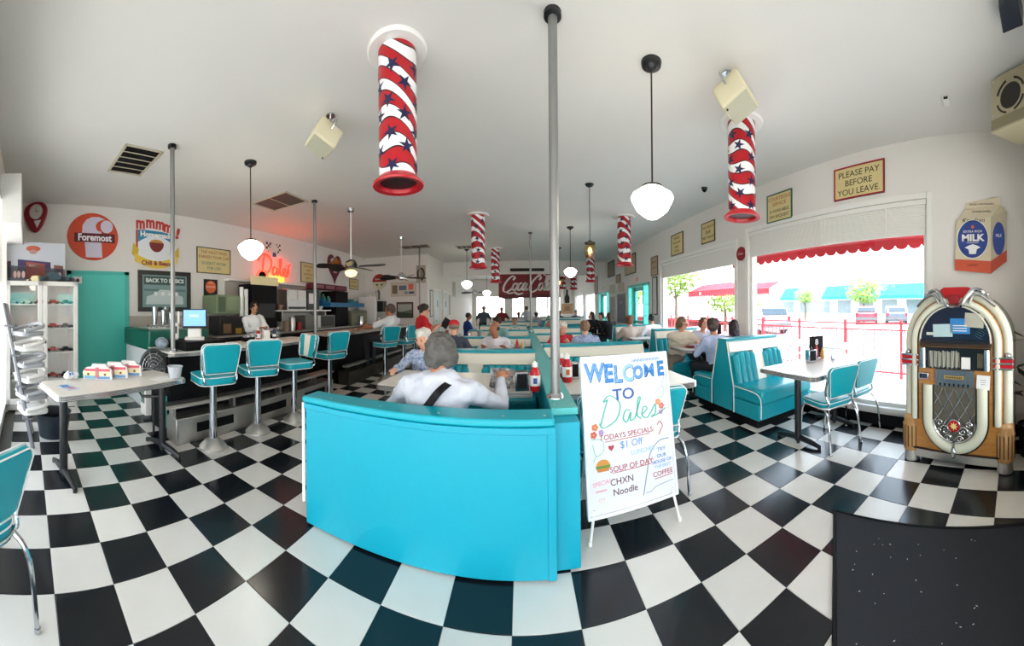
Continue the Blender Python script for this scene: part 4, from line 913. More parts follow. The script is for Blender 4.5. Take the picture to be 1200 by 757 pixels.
# ------------------------------------------------------------------ signs and pictures
TX = lambda c: M('print_' + c[1:], c, .6)
def disc(name, parent, r, mat, z0, z1, sx=1, sy=1, seg=40, loc=(0, 0)):
    return MB().prism([(loc[0] + r * sx * cos(2 * pi * k / seg), loc[1] + r * sy * sin(2 * pi * k / seg)) for k in range(seg)], z1, h0=z0).build(name, mat, parent, smooth=0)
def poly(name, parent, P, mat, z0, z1): return MB().prism(P, z1, h0=z0).build(name, mat, parent, smooth=0)
ORG = TX('#cf4a2a')
t = thing('round_sign', 'round orange dairy sign lettered Foremost on the left wall', 'sign', on_wall('L', 1.17, 2.74, .004), WR['L'])
disc('sign_disc', t, .44, ORG, 0, .015, sx=1.06, sy=.96); LIL = TX('#d9cfe0')
F_ = [(-.13, -.37), (.17, -.37), (.15, -.05), (.15, .1), (.1, .1), (.06, .14), (.05, .2), (.08, .26), (.15, .3), (.22, .32), (.1, .36), (-.02, .35), (-.12, .3), (-.19, .2), (-.2, .06), (-.15, -.1)]
poly('letter_shape', t, F_, LIL, .015, .018); disc('white_dot', t, .115, LIL, .015, .019, loc=(.25, .19))
poly('name_band', t, [(-.34, -.1), (.4, -.1), (.4, .06), (-.34, .06)], TX('#5c1420'), .018, .021); text('Foremost', .17, TX('#f4eef0'), t, (.03, -.02, .023), bold=.006, sx=.92); text('R', .03, LIL, t, (.3, -.33, .017))
t = thing('food_sign', 'cut out sign reading mmm! Homemade Chili and Beans over a bowl', 'sign', on_wall('L', 2.4, 2.68, .004), WR['L'])
poly('board', t, [(-.42, .36), (.36, .33), (.36, -.2), (.3, -.36), (-.3, -.36), (-.42, -.2)], TX('#e9ecee'), 0, .012); poly('red_pole', t, [(-.42, .36), (-.38, .36), (-.38, -.2), (-.42, -.2)], TX('#c2452f'), .012, .015)
poly('blue_band', t, [(-.38, .08)] + [(-.38 + .74 * k / 12, .02 + .14 * sin(pi * k / 12)) for k in range(13)] + [(.36, .24), (-.38, .26)], TX('#2a88ac'), .012, .015)
for ch, x, y, r in (('m', -.33, .33, 0), ('m', -.13, .36, 0), ('m', .07, .35, -3), ('m', .24, .31, -6)): text(ch, .3, TX('#f3dcd6'), t, (x, y + .035, .018), name='letter', bold=.026, rot=R(r), sx=.8); text(ch, .3, TX('#c23a34'), t, (x, y + .035, .0225), name='letter', bold=.013, rot=R(r), sx=.8)
text('!', .26, TX('#b8302c'), t, (.45, .24, .02), bold=.02, rot=R(-14)); text('Homemade', .13, TX('#f6f3ee'), t, (.0, .17, .026), bold=.006, sx=1.1)
disc('bowl_food', t, .13, TX('#c98a3a'), .012, .018, sy=.38, loc=(0, .04)); poly('bowl', t, [(-.15, .03)] + [(-.15 * cos(pi * k / 12), .02 - .17 * sin(pi * k / 12)) for k in range(13)] + [(.15, .03)], TX('#7c2a24'), .012, .02)
pp = [(-.44 + .88 * k / 14, -.2 - .12 * sin(pi * k / 14)) for k in range(15)]; poly('yellow_ribbon', t, pp + [(p[0], p[1] - .14) for p in reversed(pp)], TX('#e8c84e'), .014, .022)
text('Chili & Beans', .11, TX('#8c2f4a'), t, (0, -.365, .024), bold=.004, sx=1.05); poly('ribbon_end', t, [(-.47, .0), (-.36, -.12), (-.4, -.3), (-.5, -.2)], TX('#d9b53c'), .012, .018); poly('ribbon_end', t, [(.47, -.02), (.38, -.12), (.4, -.3), (.48, -.2)], TX('#d9b53c'), .012, .018)
def wrapframe(t, mat, w, h, fw, th):
    b = MB(); b.box((0, h / 2 - fw / 2, th / 2), (w, fw, th)); b.box((0, -h / 2 + fw / 2, th / 2), (w, fw, th)); b.box((w / 2 - fw / 2, 0, th / 2), (fw, h - 2 * fw, th)); b.box((-w / 2 + fw / 2, 0, th / 2), (fw, h - 2 * fw, th)); b.build('frame', mat, t, bev=.003)
t = plaque('framed_picture', 'dark framed silvery picture titled Back to Basics beside the teal door', 'picture', 'L', 2.58, 1.79, 1.1, .76, TX('#7f9a98'), None)
wrapframe(t, M('frame_dark', '#2c2824', .4), 1.12, .78, .085, .03); poly('image_band', t, [(-.44, .12), (.44, .12), (.44, .28), (-.44, .28)], TX('#3f5654'), .012, .014)
text('BACK TO BASICS', .1, TX('#dfe8e2'), t, (0, .2, .016), bold=.004, sx=1.05); poly('image_car', t, [(-.4, -.25), (.4, -.25), (.38, -.1), (.2, -.05), (.1, .03), (-.12, .03), (-.2, -.05), (-.38, -.1)], TX('#c3d0cf'), .012, .014); poly('image_stripe', t, [(-.44, .0), (.44, .0), (.44, .04), (-.44, .04)], TX('#5d7a7a'), .012, .0135)
for x in (-.2, -.05, .1, .24): disc('image_dial', t, .04, TX('#e2e8e6'), .014, .016, loc=(x, -.05), seg=16)
def ysign(label, side, u, z, w, h, lines, frame='#4a4632', plane=None, group='cream signs with painted sayings'):
    L = [(s, sz, 0, y, TX(c), *r) for (s, sz, y, c, *r) in lines]
    return plaque('lettered_sign', label, 'sign', side, u, z, w, h, SIGNY, M('sf' + frame[1:], frame, .5), .018, .012, L, plane, group)
ysign('cream sign about the valet parking your car, above the counter', 'L', 3.72, 2.46, .86, .54, [("THE VALET WHO", .085, .17, '#a3462e'), ('PARKED YOUR CAR', .085, .07, '#a3462e'), ("DOESN'T WORK", .085, -.06, '#3c7a6a'), ('FOR US!!!', .085, -.16, '#3c7a6a')])
t = plaque('poster', 'small black poster with an orange disc under the valet sign', 'poster', 'L', 3.63, 1.84, .34, .46, TX('#1c2422'), None); disc('orange_disc', t, .13, TX('#d9683e'), .012, .014, loc=(0, .07)); text('BURGERS', .05, TX('#f0d8c8'), t, (0, .07, .016)); text('FRESH DAILY', .04, TX('#8fc7c0'), t, (0, -.14, .014)); text('ORANGE', .03, TX('#f3e9c8'), t, (0, .15, .016))
ysign('cream sign with four painted lines left of the heart sign', 'L', 6.85, 2.46, .66, .55, [('OUR FOOD', .08, .17, '#8a3c2a'), ('IS SO', .08, .06, '#2a2a2a'), ('GOOD WE', .08, -.05, '#8a3c2a'), ('EAT IT', .08, -.16, '#2a2a2a')])
ysign('small cream sign just right of the lit fan', 'L', 9.35, 2.3, .6, .36, [('NO CREDIT', .07, .07, '#8a3c2a'), ('NO PROBLEM', .07, -.07, '#2a2a2a')])
def heart(r, n=40):
    P = []
    for k in range(n): a = 2 * pi * k / n; P.append((r * (16 * sin(a) ** 3) / 17, r * (13 * cos(a) - 5 * cos(2 * a) - 2 * cos(3 * a) - cos(4 * a)) / 15))
    return P
t = thing('heart_sign', 'dark red heart shaped collage sign behind the lit fan', 'sign', on_wall('L', 8.15, 2.76, .005), WR['L']); poly('heart_board', t, [(x, y * 1.15) for x, y in heart(.4)], TX('#6a2030'), 0, .03)
for P, c in (([(-.3, .1), (.1, .3), (.2, .12), (-.25, -.05)], '#c9803c'), ([(-.25, .2), (-.1, .28), (-.08, .12), (-.24, .08)], '#d8d0d0'), ([(-.1, -.05), (.15, 0), (.1, -.18), (-.08, -.2)], '#c8b0b8'), ([(0, .1), (.3, .3), (.33, .1), (.1, -.02)], '#b5532c')): poly('collage_patch', t, P, TX(c), .03, .033)
t = thing('pick_clock', 'dark red guitar pick shaped clock in the upper left corner', 'clock', (LW + .12, .16, 3.02), (R(90), 0, R(60)))
pk = [(0, -.27), (.1, -.2), (.2, -.02), (.22, .12), (.15, .22), (0, .25), (-.15, .22), (-.22, .12), (-.2, -.02), (-.1, -.2)]
MB().prism([(p.x, p.y) for p in spl([(a, b, 0) for a, b in pk], 4, True)], .05).build('case', REDD, t, bev=.01); disc('dial', t, .12, TX('#c9c4bb'), .05, .056, loc=(.02, .08)); MB().tube([(.02 + .125 * cos(k * pi / 12), .08 + .125 * sin(k * pi / 12), .055) for k in range(24)], .008, 6, True).build('dial_rim', CHROME, t); poly('light_wedge', t, [(-.02, -.07), (.12, -.07), (.04, -.2)], TX('#d8d0cc'), .05, .054)
hd = MB(); hd.box((.02, .11, .059), (.008, .06, .002)); hd.box((.045, .08, .059), (.05, .008, .002)); hd.build('hands', INK, t, smooth=0)
# neon sign
NR = M('neon_red', '#ff2418', .3, emit=7); NYL = M('neon_yellow', '#ffd21f', .3, emit=9)
t = thing('neon_sign', 'glowing red neon script reading Dales above the kitchen opening', 'neon sign', on_wall('L', 5.45, 2.42, .06), WR['L'])
def neon(par, strokes, mat, r=.012, s=1, ox=0, oy=0, name='neon_tube'):
    b = MB()
    for st_ in strokes: b.tube(spl([(ox + x * s, oy + y * s, .03) for x, y in st_], 5), r, 6)
    return b.build(name, mat, par)
DALES = [[(0, 0), (.06, .25), (.1, .5)], [(-.1, .36), (.05, .52), (.25, .5), (.36, .36), (.3, .16), (.15, .03), (-.05, -.02)], [(.52, .22), (.44, .24), (.4, .12), (.44, .04), (.52, .1), (.56, .22), (.54, .06), (.6, .05)], [(.6, .05), (.7, .3), (.72, .46), (.67, .44), (.66, .2), (.7, .05), (.76, .06)], [(.76, .08), (.86, .16), (.84, .24), (.78, .2), (.78, .08), (.86, .05), (.93, .12)], [(.93, .12), (1.02, .28), (1.0, .14), (.96, .04), (.9, .03)], [(.98, .3), (1.08, .38)]]
neon(t, DALES, NR, .022, .95, -.46, -.18); neon(t, [[(-.08, -.3), (-.04, -.22), (0, -.3)], [(.04, -.22), (.04, -.3), (.1, -.3)], [(.14, -.22), (.14, -.3)], [(.18, -.3), (.18, -.22), (.26, -.3), (.26, -.22)], [(.38, -.22), (.3, -.22), (.3, -.3), (.38, -.3)], [(.3, -.26), (.37, -.26)]], NYL, .016, 1, -.08, .0)
MB().bb(-.5, .6, -.36, -.34, -.04, .04).build('sign_shelf', WHITEP, t, smooth=0)
def checker(par, P0, n, m, s, z=.0):
    a, b = MB(), MB()
    for i in range(n):
        for j in range(m): (a if (i + j) % 2 else b).box((P0[0] + i * s, P0[1] + j * s, z), (s, s, .004))
    a.build('checker_dark', INK, par, smooth=0); b.build('checker_light', PAPER, par, smooth=0)
checker(t, (-.22, .45), 9, 4, .055, -.02); poly('cook_figure', t, [(-.1, .3), (.05, .3), (.08, .42), (.16, .52), (.08, .55), (.05, .62), (-.02, .66), (-.1, .62), (-.12, .52), (-.22, .46), (-.14, .4)], TX('#e3dcd6'), 0, .03); poly('cook_apron', t, [(-.08, .3), (.04, .3), (.03, .4), (-.07, .4)], TX('#31507a'), .03, .034)
l = bpy.data.lights.new('neon_glow', 'POINT'); l.energy = 4; l.color = (1, .25, .15); l.shadow_soft_size = .25; o = bpy.data.objects.new('neon_glow', l); COL.objects.link(o); o.parent = t; o.location = (0, 0, .18)
# kitchen end wall
t = thing('shield_sign', 'round topped red and cream shield sign on the kitchen end wall', 'sign', on_wall('B', -4.92, 2.42, .004), WR['B']); poly('board', t, [(-.28, -.1), (0, -.34), (.28, -.1)] + [(.28 * cos(pi * k / 14), .28 * sin(pi * k / 14)) for k in range(15)], TX('#d9d3b4'), 0, .015); poly('red_top', t, [(-.28, 0)] + [(-.28 * cos(pi * k / 14), .28 * sin(pi * k / 14)) for k in range(15)] + [(.28, 0)], TX('#a82a26'), .015, .018); text('Carnation', .1, TX('#f3e7dd'), t, (0, .1, .02), sx=.9)
poly('dark_mark', t, [(-.15, -.08), (-.04, -.08), (-.08, -.16)], TX('#4a4a3a'), .015, .018); poly('dark_mark', t, [(.04, -.08), (.15, -.08), (.08, -.16)], TX('#4a4a3a'), .015, .018)
t = plaque('framed_picture', 'cream framed collage of cars with a pink flash on the kitchen end wall', 'picture', 'B', -4.0, 2.12, .95, .5, TX('#cfc8ba'), M('frame_cream', '#c9bfa6', .5), .03)
for x, y, w_, h_, c in ((-.32, 0, .2, .3, '#7a6a52'), (-.02, .05, .28, .16, '#6a7080'), (.28, .08, .18, .2, '#e06a5e'), (.1, -.12, .12, .1, '#8a8e98'), (.3, -.12, .2, .08, '#55586a')): poly('picture_patch', t, [(x - w_ / 2, y - h_ / 2), (x + w_ / 2, y - h_ / 2), (x + w_ / 2, y + h_ / 2), (x - w_ / 2, y + h_ / 2)], TX(c), .012, .015)
t = plaque('framed_picture', 'small black framed picture left of the man in white', 'picture', 'B', -5.1, 1.55, .36, .45, TX('#2b2e2e'), M('frame_black', '#111214', .4), .05); poly('picture_patch', t, [(-.05, -.12), (.08, -.12), (.08, .12), (-.05, .12)], TX('#9aa09c'), .012, .015)
t = plaque('framed_picture', 'dark wood framed landscape picture behind the man in white', 'picture', 'B', -3.95, 1.4, .62, .55, TX('#66705f'), M('frame_brown', '#3c2a20', .4), .045); poly('picture_patch', t, [(-.26, -.1), (.26, .02), (.26, .2), (-.26, .2)], TX('#a9b0a6'), .012, .014); poly('picture_patch', t, [(-.26, -.22), (.26, -.22), (.26, -.12), (-.26, -.05)], TX('#3d4a3a'), .012, .015)
t = plaque('oval_portrait', 'oval framed dark portrait at the corner above the waitress', 'picture', 'B', -3.35, 2.62, .34, .6, TX('#b5a894'), None); disc('oval_frame', t, .14, TX('#40352c'), .012, .02, sy=1.6, seg=28); disc('portrait', t, .1, TX('#8b8478'), .02, .023, sy=1.6, seg=24)
# corridor wall: doors and pictures
for i, (y0, y1) in enumerate(((11.0, 11.75), (12.3, 12.95))):
    d = struct(thing('door_%d' % (4 + i), None, None)); MB().bb(-3.12, -3.09, y0, y1, 0, 2.1).build('door_leaf', M('pale_door', '#b9c9c6', .5), d, bev=.003); MB().bb(-3.12, -3.08, y0 - .07, y0, 0, 2.17).bb(-3.12, -3.08, y1, y1 + .07, 0, 2.17).bb(-3.12, -3.08, y0, y1, 2.1, 2.17).build('door_frame', WHITEP, d, smooth=0); MB().ell((-3.06, y0 + .08, 1), (.03, .03, .03)).build('door_knob', CHROME, d)
    MB().bb(-3.089, -3.086, y0 + .3, y0 + .42, 1.5, 1.75).build('door_sign', TX('#3a6a90'), d, smooth=0)
plaque('framed_picture', 'tall narrow picture in a black frame right of the waitress', 'picture', 'L', 10.62, 1.62, .36, .95, TX('#cfd3cf'), M('frame_black'), .03, plane=-3.12); plaque('framed_picture', 'narrow dark framed picture between the corridor doors', 'picture', 'L', 13.5, 1.6, .3, .85, TX('#a9aea8'), M('frame_black'), .03, plane=-3.12)
plaque('framed_picture', 'round portrait poster high in the corridor', 'picture', 'L', 14.4, 2.35, .6, .7, TX('#b9b6a8'), M('frame_cream'), .03, plane=-3.12)
# big red soda sign
t = thing('soda_sign', 'wide dark red sign lettered Coca-Cola hanging under the header', 'sign', (.33, 12.28, 2.3), WR['B'])
MB().box((0, 0, 0), (2.4, .92, .06)).build('board', TX('#7d1019'), t, bev=.01); CW = TX('#e6dcd8')
poly('lower_band', t, [(-1.2, -.46), (1.2, -.46), (1.2, -.33), (-1.2, -.33)], TX('#5c0c14'), .03, .033)
def cw(tv, u): return .35 + .95 * abs(tv.y * .8 + tv.x * .25) + .1
def script(par, strokes, s, ox, oy, wd, mat, h=.036, name='script_lettering', wf=cw, shear=.28):
    b = MB()
    for st_ in strokes: b.ribbon([(ox + (x + y * shear) * s, oy + y * s) for x, y in st_], wd, 6, h, wf)
    b.build(name, mat, par, smooth=0)
COKE = [[(1.5, 2.5), (1.75, 2.9), (1.5, 3.25), (.95, 3.1), (.35, 2.3), (.05, 1.2), (.3, .35), (.95, .2), (1.6, .7), (1.95, 1.2)],
        [(2.3, 1.9), (1.95, 1.7), (1.85, 1.0), (2.05, .55), (2.4, .6), (2.65, 1.2), (2.6, 1.8), (2.3, 1.9), (2.5, 1.6), (2.95, 1.7)],
        [(3.45, 1.75), (3.25, 1.95), (2.95, 1.6), (2.85, .95), (3.05, .5), (3.4, .65), (3.7, 1.1)],
        [(4.35, 1.8), (4.05, 1.95), (3.8, 1.5), (3.75, .9), (3.95, .5), (4.2, .8), (4.45, 1.9), (4.4, .9), (4.55, .5), (4.85, .8)],
        [(4.95, 1.75), (5.25, 1.8)],
        [(6.6, 2.5), (6.85, 2.9), (6.6, 3.25), (6.05, 3.1), (5.5, 2.3), (5.2, 1.2), (5.45, .35), (6.05, .2), (6.7, .7), (7.0, 1.2)],
        [(7.35, 1.9), (7.0, 1.7), (6.9, 1.0), (7.1, .55), (7.45, .6), (7.7, 1.2), (7.65, 1.8), (7.35, 1.9), (7.7, 1.6), (8.0, 1.8)],
        [(8.0, .9), (8.35, 2.2), (8.35, 3.2), (8.05, 3.3), (7.95, 2.2), (7.95, 1.0), (8.15, .5), (8.5, .9)],
        [(9.15, 1.8), (8.85, 1.95), (8.6, 1.5), (8.55, .9), (8.75, .5), (9.0, .8), (9.25, 1.9), (9.2, .9), (9.4, .5), (9.75, 1.0)],
        [(.95, .2), (1.4, -.1), (2.4, .05), (3.2, -.35), (4.1, -.05), (3.2, -.15), (2.4, .3)], [(6.05, 3.1), (6.8, 3.75), (7.8, 3.3), (8.8, 3.2), (9.2, 3.7), (8.6, 3.45)]]
script(t, COKE, .2, -1.08, -.27, .062, CW)
t = thing('bottle_sign', 'dark bottle shaped cut out on the far column right of the red sign', 'sign', (2.05, 13.895, 1.95), WR['B']); poly('bottle_shape', t, [(-.1, -.3), (.1, -.3), (.11, -.05), (.04, .1), (.035, .3), (-.035, .3), (-.04, .1), (-.11, -.05)], TX('#2e2a26'), 0, .02)
t = plaque('column_poster', 'tan poster on the far column below the bottle sign', 'poster', 'B', 2.05, 1.4, .5, .45, TX('#c89a72'), None, plane=13.89); poly('poster_patch', t, [(-.15, -.1), (.15, -.1), (.1, .12), (-.1, .12)], TX('#a87858'), .012, .014)
t = thing('menu_monitor', 'small black hanging board seen against the bright back windows', 'monitor', (-.6, 17.5, 2.15), WR['B']); MB().box((0, 0, 0), (.9, .35, .05)).build('panel', BLACK, t, bev=.01); [MB().cyl((x, .17, 0), (x, 1.15, 0), .01).build('hanger', BLACKM, t) for x in (-.3, .3)]
# right wall
ysign('red framed cream sign reading PLEASE PAY BEFORE YOU LEAVE', 'R', 1.84, 2.95, .7, .4, [('PLEASE PAY', .105, .1, '#1a1614', 1.05), ('BEFORE', .105, -.01, '#1a1614', 1.05), ('YOU LEAVE.', .105, -.12, '#1a1614', 1.05)], '#a01c2c')
ysign('green framed cream sign reading COURTEOUS SERVICE IS AVAILABLE ON REQUEST', 'R', 3.15, 2.88, .5, .42, [('COURTEOUS', .075, .13, '#b05a30'), ('SERVICE', .075, .05, '#b05a30'), ('IS AVAILABLE', .065, -.05, '#1a1614'), ('ON REQUEST', .065, -.13, '#1a1614')], '#2c6a58')
ysign('small cream sign right of the dome camera', 'R', 5.0, 2.85, .46, .4, [('ASK ABOUT', .07, .1, '#8a4a2a'), ('OUR', .09, 0, '#1a1614'), ('PIES TODAY', .07, -.1, '#1a1614')], '#5a4a35')
ysign('cream sign left of the dome camera on the window side', 'R', 6.25, 2.84, .56, .48, [('HOUSE', .08, .14, '#8a4a2a'), ('RULES ARE', .07, .04, '#8a4a2a'), ('SMILE', .08, -.06, '#8a4a2a'), ('OFTEN', .07, -.15, '#8a4a2a')], '#4a4035')
plaque('lettered_sign', 'tan sign low beside the far window casing', 'sign', 'R', 7.5, 2.5, .42, .5, TX('#b8a282'), M('sf5a4a35'), .02, .012, [('SPECIALS', .07, 0, .1, TX('#8a4a2a')), ('OF THE DAY', .06, 0, -.05, TX('#8a4a2a'))], None, 'cream signs with painted sayings')
plaque('framed_picture', 'large tan framed print above the nearer teal door', 'picture', 'R', 9.35, 2.78, 1.0, .62, TX('#bba888'), M('frame_brown'), .035)
plaque('framed_picture', 'square picture with a dark centre between the teal doors', 'picture', 'R', 11.5, 2.9, .9, .6, TX('#8c8474'), M('frame_brown'), .05)
plaque('framed_picture', 'tan picture panel over the farther teal door', 'picture', 'R', 13.9, 2.45, .6, .8, TX('#a39480'), M('frame_brown'), .03)
t = plaque('menu_poster', 'large dark chalk poster between the two teal doors', 'poster', 'R', 10.3, 1.4, .85, 1.0, TX('#4c4c62'), M('frame_black'), .04); text('MENU', .12, TX('#9090a8'), t, (0, .2, .014))
plaque('menu_poster', 'greyish poster left of the dark chalk poster', 'poster', 'R', 11.35, 1.4, .6, .9, TX('#8a8a92'), M('frame_cream'), .03); plaque('framed_picture', 'pale notice above the dark chalk poster', 'picture', 'R', 10.3, 2.12, .6, .34, TX('#c2b8a4'), M('frame_cream'), .02); plaque('framed_picture', 'pale notice above the greyish poster', 'picture', 'R', 11.35, 2.12, .6, .34, TX('#b8b09c'), M('frame_cream'), .02); plaque('framed_picture', 'brown notice under the square picture', 'picture', 'R', 10.6, 2.45, .5, .3, TX('#a88f72'), M('frame_brown'), .02)
plaque('framed_picture', 'tall thin dark framed thermometer like board by the window casing', 'picture', 'R', 7.48, 1.72, .3, 1.0, TX('#c9ccc8'), M('frame_black'), .03)
ex = plaque('exit_sign', 'faint red exit sign above the nearer teal door', 'sign', 'R', 8.75, 2.26, .3, .16, TX('#e8d8d4'), None, lines=[('EXIT', .12, 0, 0, TX('#d84a44'))]); ex2 = plaque('exit_sign', 'tiny red exit sign above the farther teal door', 'sign', 'R', 12.6, 2.24, .3, .16, TX('#e8d8d4'), None, lines=[('EXIT', .12, 0, 0, TX('#d84a44'))])
t = thing('oval_badge', 'small dark red oval badge on the pier between the big windows', 'sign', on_wall('R', 4.02, 2.3, .004), WR['R']); disc('badge', t, .1, REDD, 0, .02, sy=1.15, sx=1.1, seg=28); text('Dales', .06, TX('#e8c0c0'), t, (0, 0, .022))
# milk carton cut-out
t = thing('carton_sign', 'milk carton shaped sign lettered MILK above the jukebox', 'sign', on_wall('R', .36, 2.16, .02), WR['R']); CR = TX('#d9cdb0')
poly('carton_front', t, [(-.29, -.36), (.1, -.4), (.1, .2), (-.27, .17)], CR, 0, .03); poly('carton_side', t, [(.1, -.4), (.27, -.27), (.27, .26), (.1, .2)], TX('#b9ae94'), 0, .028); poly('carton_gable', t, [(-.27, .17), (.1, .2), (.25, .3), (.2, .33), (-.17, .29)], TX('#cfc3a6'), 0, .026); poly('carton_fold', t, [(-.17, .29), (.2, .33), (.2, .41), (-.17, .36)], CR, 0, .03); poly('gable_side', t, [(.1, .2), (.27, .26), (.2, .33)], TX('#c4b898'), .02, .03)
poly('orange_band', t, [(-.29, -.36), (.1, -.4), (.1, -.27), (-.288, -.24)], TX('#d3583a'), .03, .032); poly('orange_band', t, [(.1, -.4), (.27, -.27), (.27, -.15), (.1, -.27)], TX('#b8462c'), .028, .031)
BL = TX('#26418a'); disc('blue_oval', t, .165, BL, .03, .033, sy=1.22, loc=(-.095, -.03)); MB().tube([(-.095 + .168 * cos(k * pi / 18), -.03 + .205 * sin(k * pi / 18), .032) for k in range(36)], .004, 5, True).build('oval_rim', PAPER, t); disc('blue_oval', t, .065, BL, .03, .033, sy=2.7, loc=(.185, -.03))
text('MILK', .1, PAPER, t, (-.095, -.02, .036), bold=.004, sx=1.1); text('EXTRA RICH', .036, PAPER, t, (-.095, .05, .036)); text('Knudsen', .07, INK, t, (-.09, .2 - .03, .034), shear=.3); text('HOMOGENIZED', .018, PAPER, t, (-.095, -.07, .036)); disc('red_mark', t, .018, TX('#c86a4a'), .033, .035, loc=(-.095, .1)); text('MILK', .05, PAPER, t, (.185, 0, .035), sx=.6); text('GRADE A PASTEURIZED', .025, INK, t, (.0, .34, .032)); text('VITAMIN D MILK', .028, INK, t, (-.0, .26, .032), sx=1.0)
poly('cow_head', t, [(-.13, -.19), (-.06, -.19), (-.05, -.14), (-.01, -.12), (-.05, -.1), (-.095, -.085), (-.14, -.1), (-.18, -.12), (-.14, -.14)], PAPER, .033, .036); text('1 QUART', .03, TX('#8c3020'), t, (-.1, -.31, .034))
# ------------------------------------------------------------------ welcome board
wb = thing('welcome_board', 'white dry erase easel board lettered WELCOME TO Dales', 'easel board', (.695, 1.85, 0))
X = Matrix.Translation((0, 0, .17)) @ Matrix.Rotation(R(5), 4, 'Z') @ Matrix.Rotation(R(81), 4, 'X')  # local x right, y up, z out to viewer
face = thing('board_face', None, None); face.parent = wb; del_ = None; face.matrix_local = X
MB().box((0, .46, -.008), (.60, .93, .014)).build('white_panel', M('dry_erase_white', '#dde1e7', .2, coat=.2), face, smooth=0)
b = MB(); b.box((0, .93, 0), (.63, .02, .03)); b.box((0, -.012, 0), (.63, .02, .03)); b.box((.308, .46, 0), (.018, .93, .03)); b.box((-.308, .46, 0), (.018, .93, .03)); b.build('aluminium_frame', M('frame_alu', '#e6e8ec', .35), face, bev=.003)
B1, B2, B3, GR, DR, PK, GY = TX('#2f7fc4'), TX('#5f96cf'), TX('#3c5fa8'), TX('#5fb8a6'), TX('#a8343c'), TX('#e8a0a8'), TX('#7c8ea0')
for s_, x, y, sz, m in (('W', -.225, .83, .16, B2), ('E', -.13, .82, .16, B1), ('L', -.065, .81, .155, B2), ('C', .01, .81, .15, TX('#8fbfe0')), ('O', .083, .81, .115, B2), ('M', .168, .815, .125, B1), ('E', .258, .82, .135, B1)):
    text(s_, sz, m, face, (x, y, .0012), name='letter', bold=.001 if s_ == 'M' else .004, sx=.88 if s_ == 'M' else .78); text(s_, sz, TX('#1f5c9c'), face, (x + .003, y - .002, .0004), name='letter_shadow', bold=.0025 if s_ == 'M' else .0065, sx=.88 if s_ == 'M' else .78)
hb = MB(); rr_ = random.Random(2)
for i in range(60): x = -.25 + i * .0085; y = .78 + rr_.uniform(-.02, .1); hb.ribbon([(x, y), (x + .02, y + .03)], .002, 2, .0022)
hb.build('marker_hatching', TX('#a9d0ee'), face, smooth=0)
hb = MB()
for i in range(9): x = .04 + i * .024; hb.ribbon([(x, .88), (x + .008, .905), (x + .018, .885), (x + .026, .902)], .003, 3, .002)
hb.build('marker_squiggle', B2, face, smooth=0)
text('TO', .1, B3, face, (-.03, .68, .001), bold=.002, sx=1.1)
wd = lambda tv, u: .8 + .5 * abs(tv.y)
DAL = [[(0, .1), (.3, 1.3), (.4, 1.5), (.1, 1.4), (.5, 1.75), (1.2, 1.2), (1.0, .3), (.2, -.1), (-.1, .2)], [(1.9, .7), (1.6, .75), (1.45, .3), (1.7, .05), (1.95, .6), (1.95, .1), (2.25, .2)], [(2.25, .2), (2.6, 1.3), (2.45, 1.35), (2.4, .4), (2.7, .1)], [(2.7, .3), (3.1, .65), (2.85, .8), (2.75, .3), (3.1, .1), (3.4, .4)], [(3.4, .4), (3.7, .85), (3.7, .3), (3.4, .1), (3.9, .2), (4.5, .5)]]
script(face, DAL, .105, -.2, .5, .009, GR, .0012, 'script_lettering', wd, .1)
text('TODAYS SPECIALS:', .046, DR, face, (-.02, .43, .001), sx=1.0); text('$1 Off', .06, B2, face, (-.0, .37, .001)); text('LUNCHES', .04, TX('#9cc8e0'), face, (.08, .31, .001)); text('SOUP OF DAY:', .048, DR, face, (.0, .235, .001))
text('CHXN', .055, TX('#5b3038'), face, (-.08, .16, .001)); text('Noodle', .055, TX('#5b3038'), face, (-.06, .1, .001))
for s_, y, m, z in (('TRY', .29, B2, .035), ('OUR', .25, B1, .032), ('HOUSE OF', .215, B1, .03), ('THE BEST', .185, TX('#8fc0e8'), .028), ('COFFEE', .14, DR, .042)): text(s_, z, m, face, (.215, y, .001), sx=1.05)
u = MB(); u.ribbon([(-.18, .405), (.14, .408)], .004, 2, .001); u.ribbon([(-.14, .215), (.13, .218)], .004, 2, .001); u.ribbon([(.15, .115), (.29, .118)], .004, 2, .001); u.build('marker_underline', DR, face, smooth=0)
u = MB(); u.ribbon([(.06, .04), (.1, .18), (.13, .28), (.2, .345), (.28, .35)], .007, 6, .001); u.ribbon([(.08, .05), (.12, .05), (.16, .07), (.29, .08)], .004, 5, .001); u.build('marker_arc', GY, face, smooth=0)
text('SPECIAL', .035, PK, face, (-.21, .17, .001), rot=.1); text('*****', .035, PK, face, (-.22, .12, .001)); text('!!!!', .04, TX('#e8c0b0'), face, (-.22, .07, .001))
def flower(x, y, r, m):
    for k in range(5): a = 2 * pi * k / 5; disc('petal', face, r, m, .0005, .0012, loc=(x + r * 1.3 * cos(a), y + r * 1.3 * sin(a)), seg=10)
flower(-.24, .50, .01, TX('#e08050')); flower(-.25, .455, .01, TX('#d86a50')); flower(-.2, .465, .008, TX('#a888c0')); flower(.22, .60, .01, TX('#e89a6a')); flower(.245, .57, .01, TX('#d8786a')); flower(.235, .53, .008, TX('#b898c8'))
u = MB(); u.ribbon([(-.27, .43), (-.2, .42), (-.19, .36), (-.24, .33), (-.26, .4)], .004, 5, .001); u.ribbon([(-.24, .33), (-.26, .3)], .004, 3, .001); u.ribbon([(.2, .66), (.27, .7), (.26, .63), (.21, .64)], .004, 5, .001); u.ribbon([(.26, .7), (.29, .78)], .004, 3, .001); u.build('marker_leaf', GR, face, smooth=0)
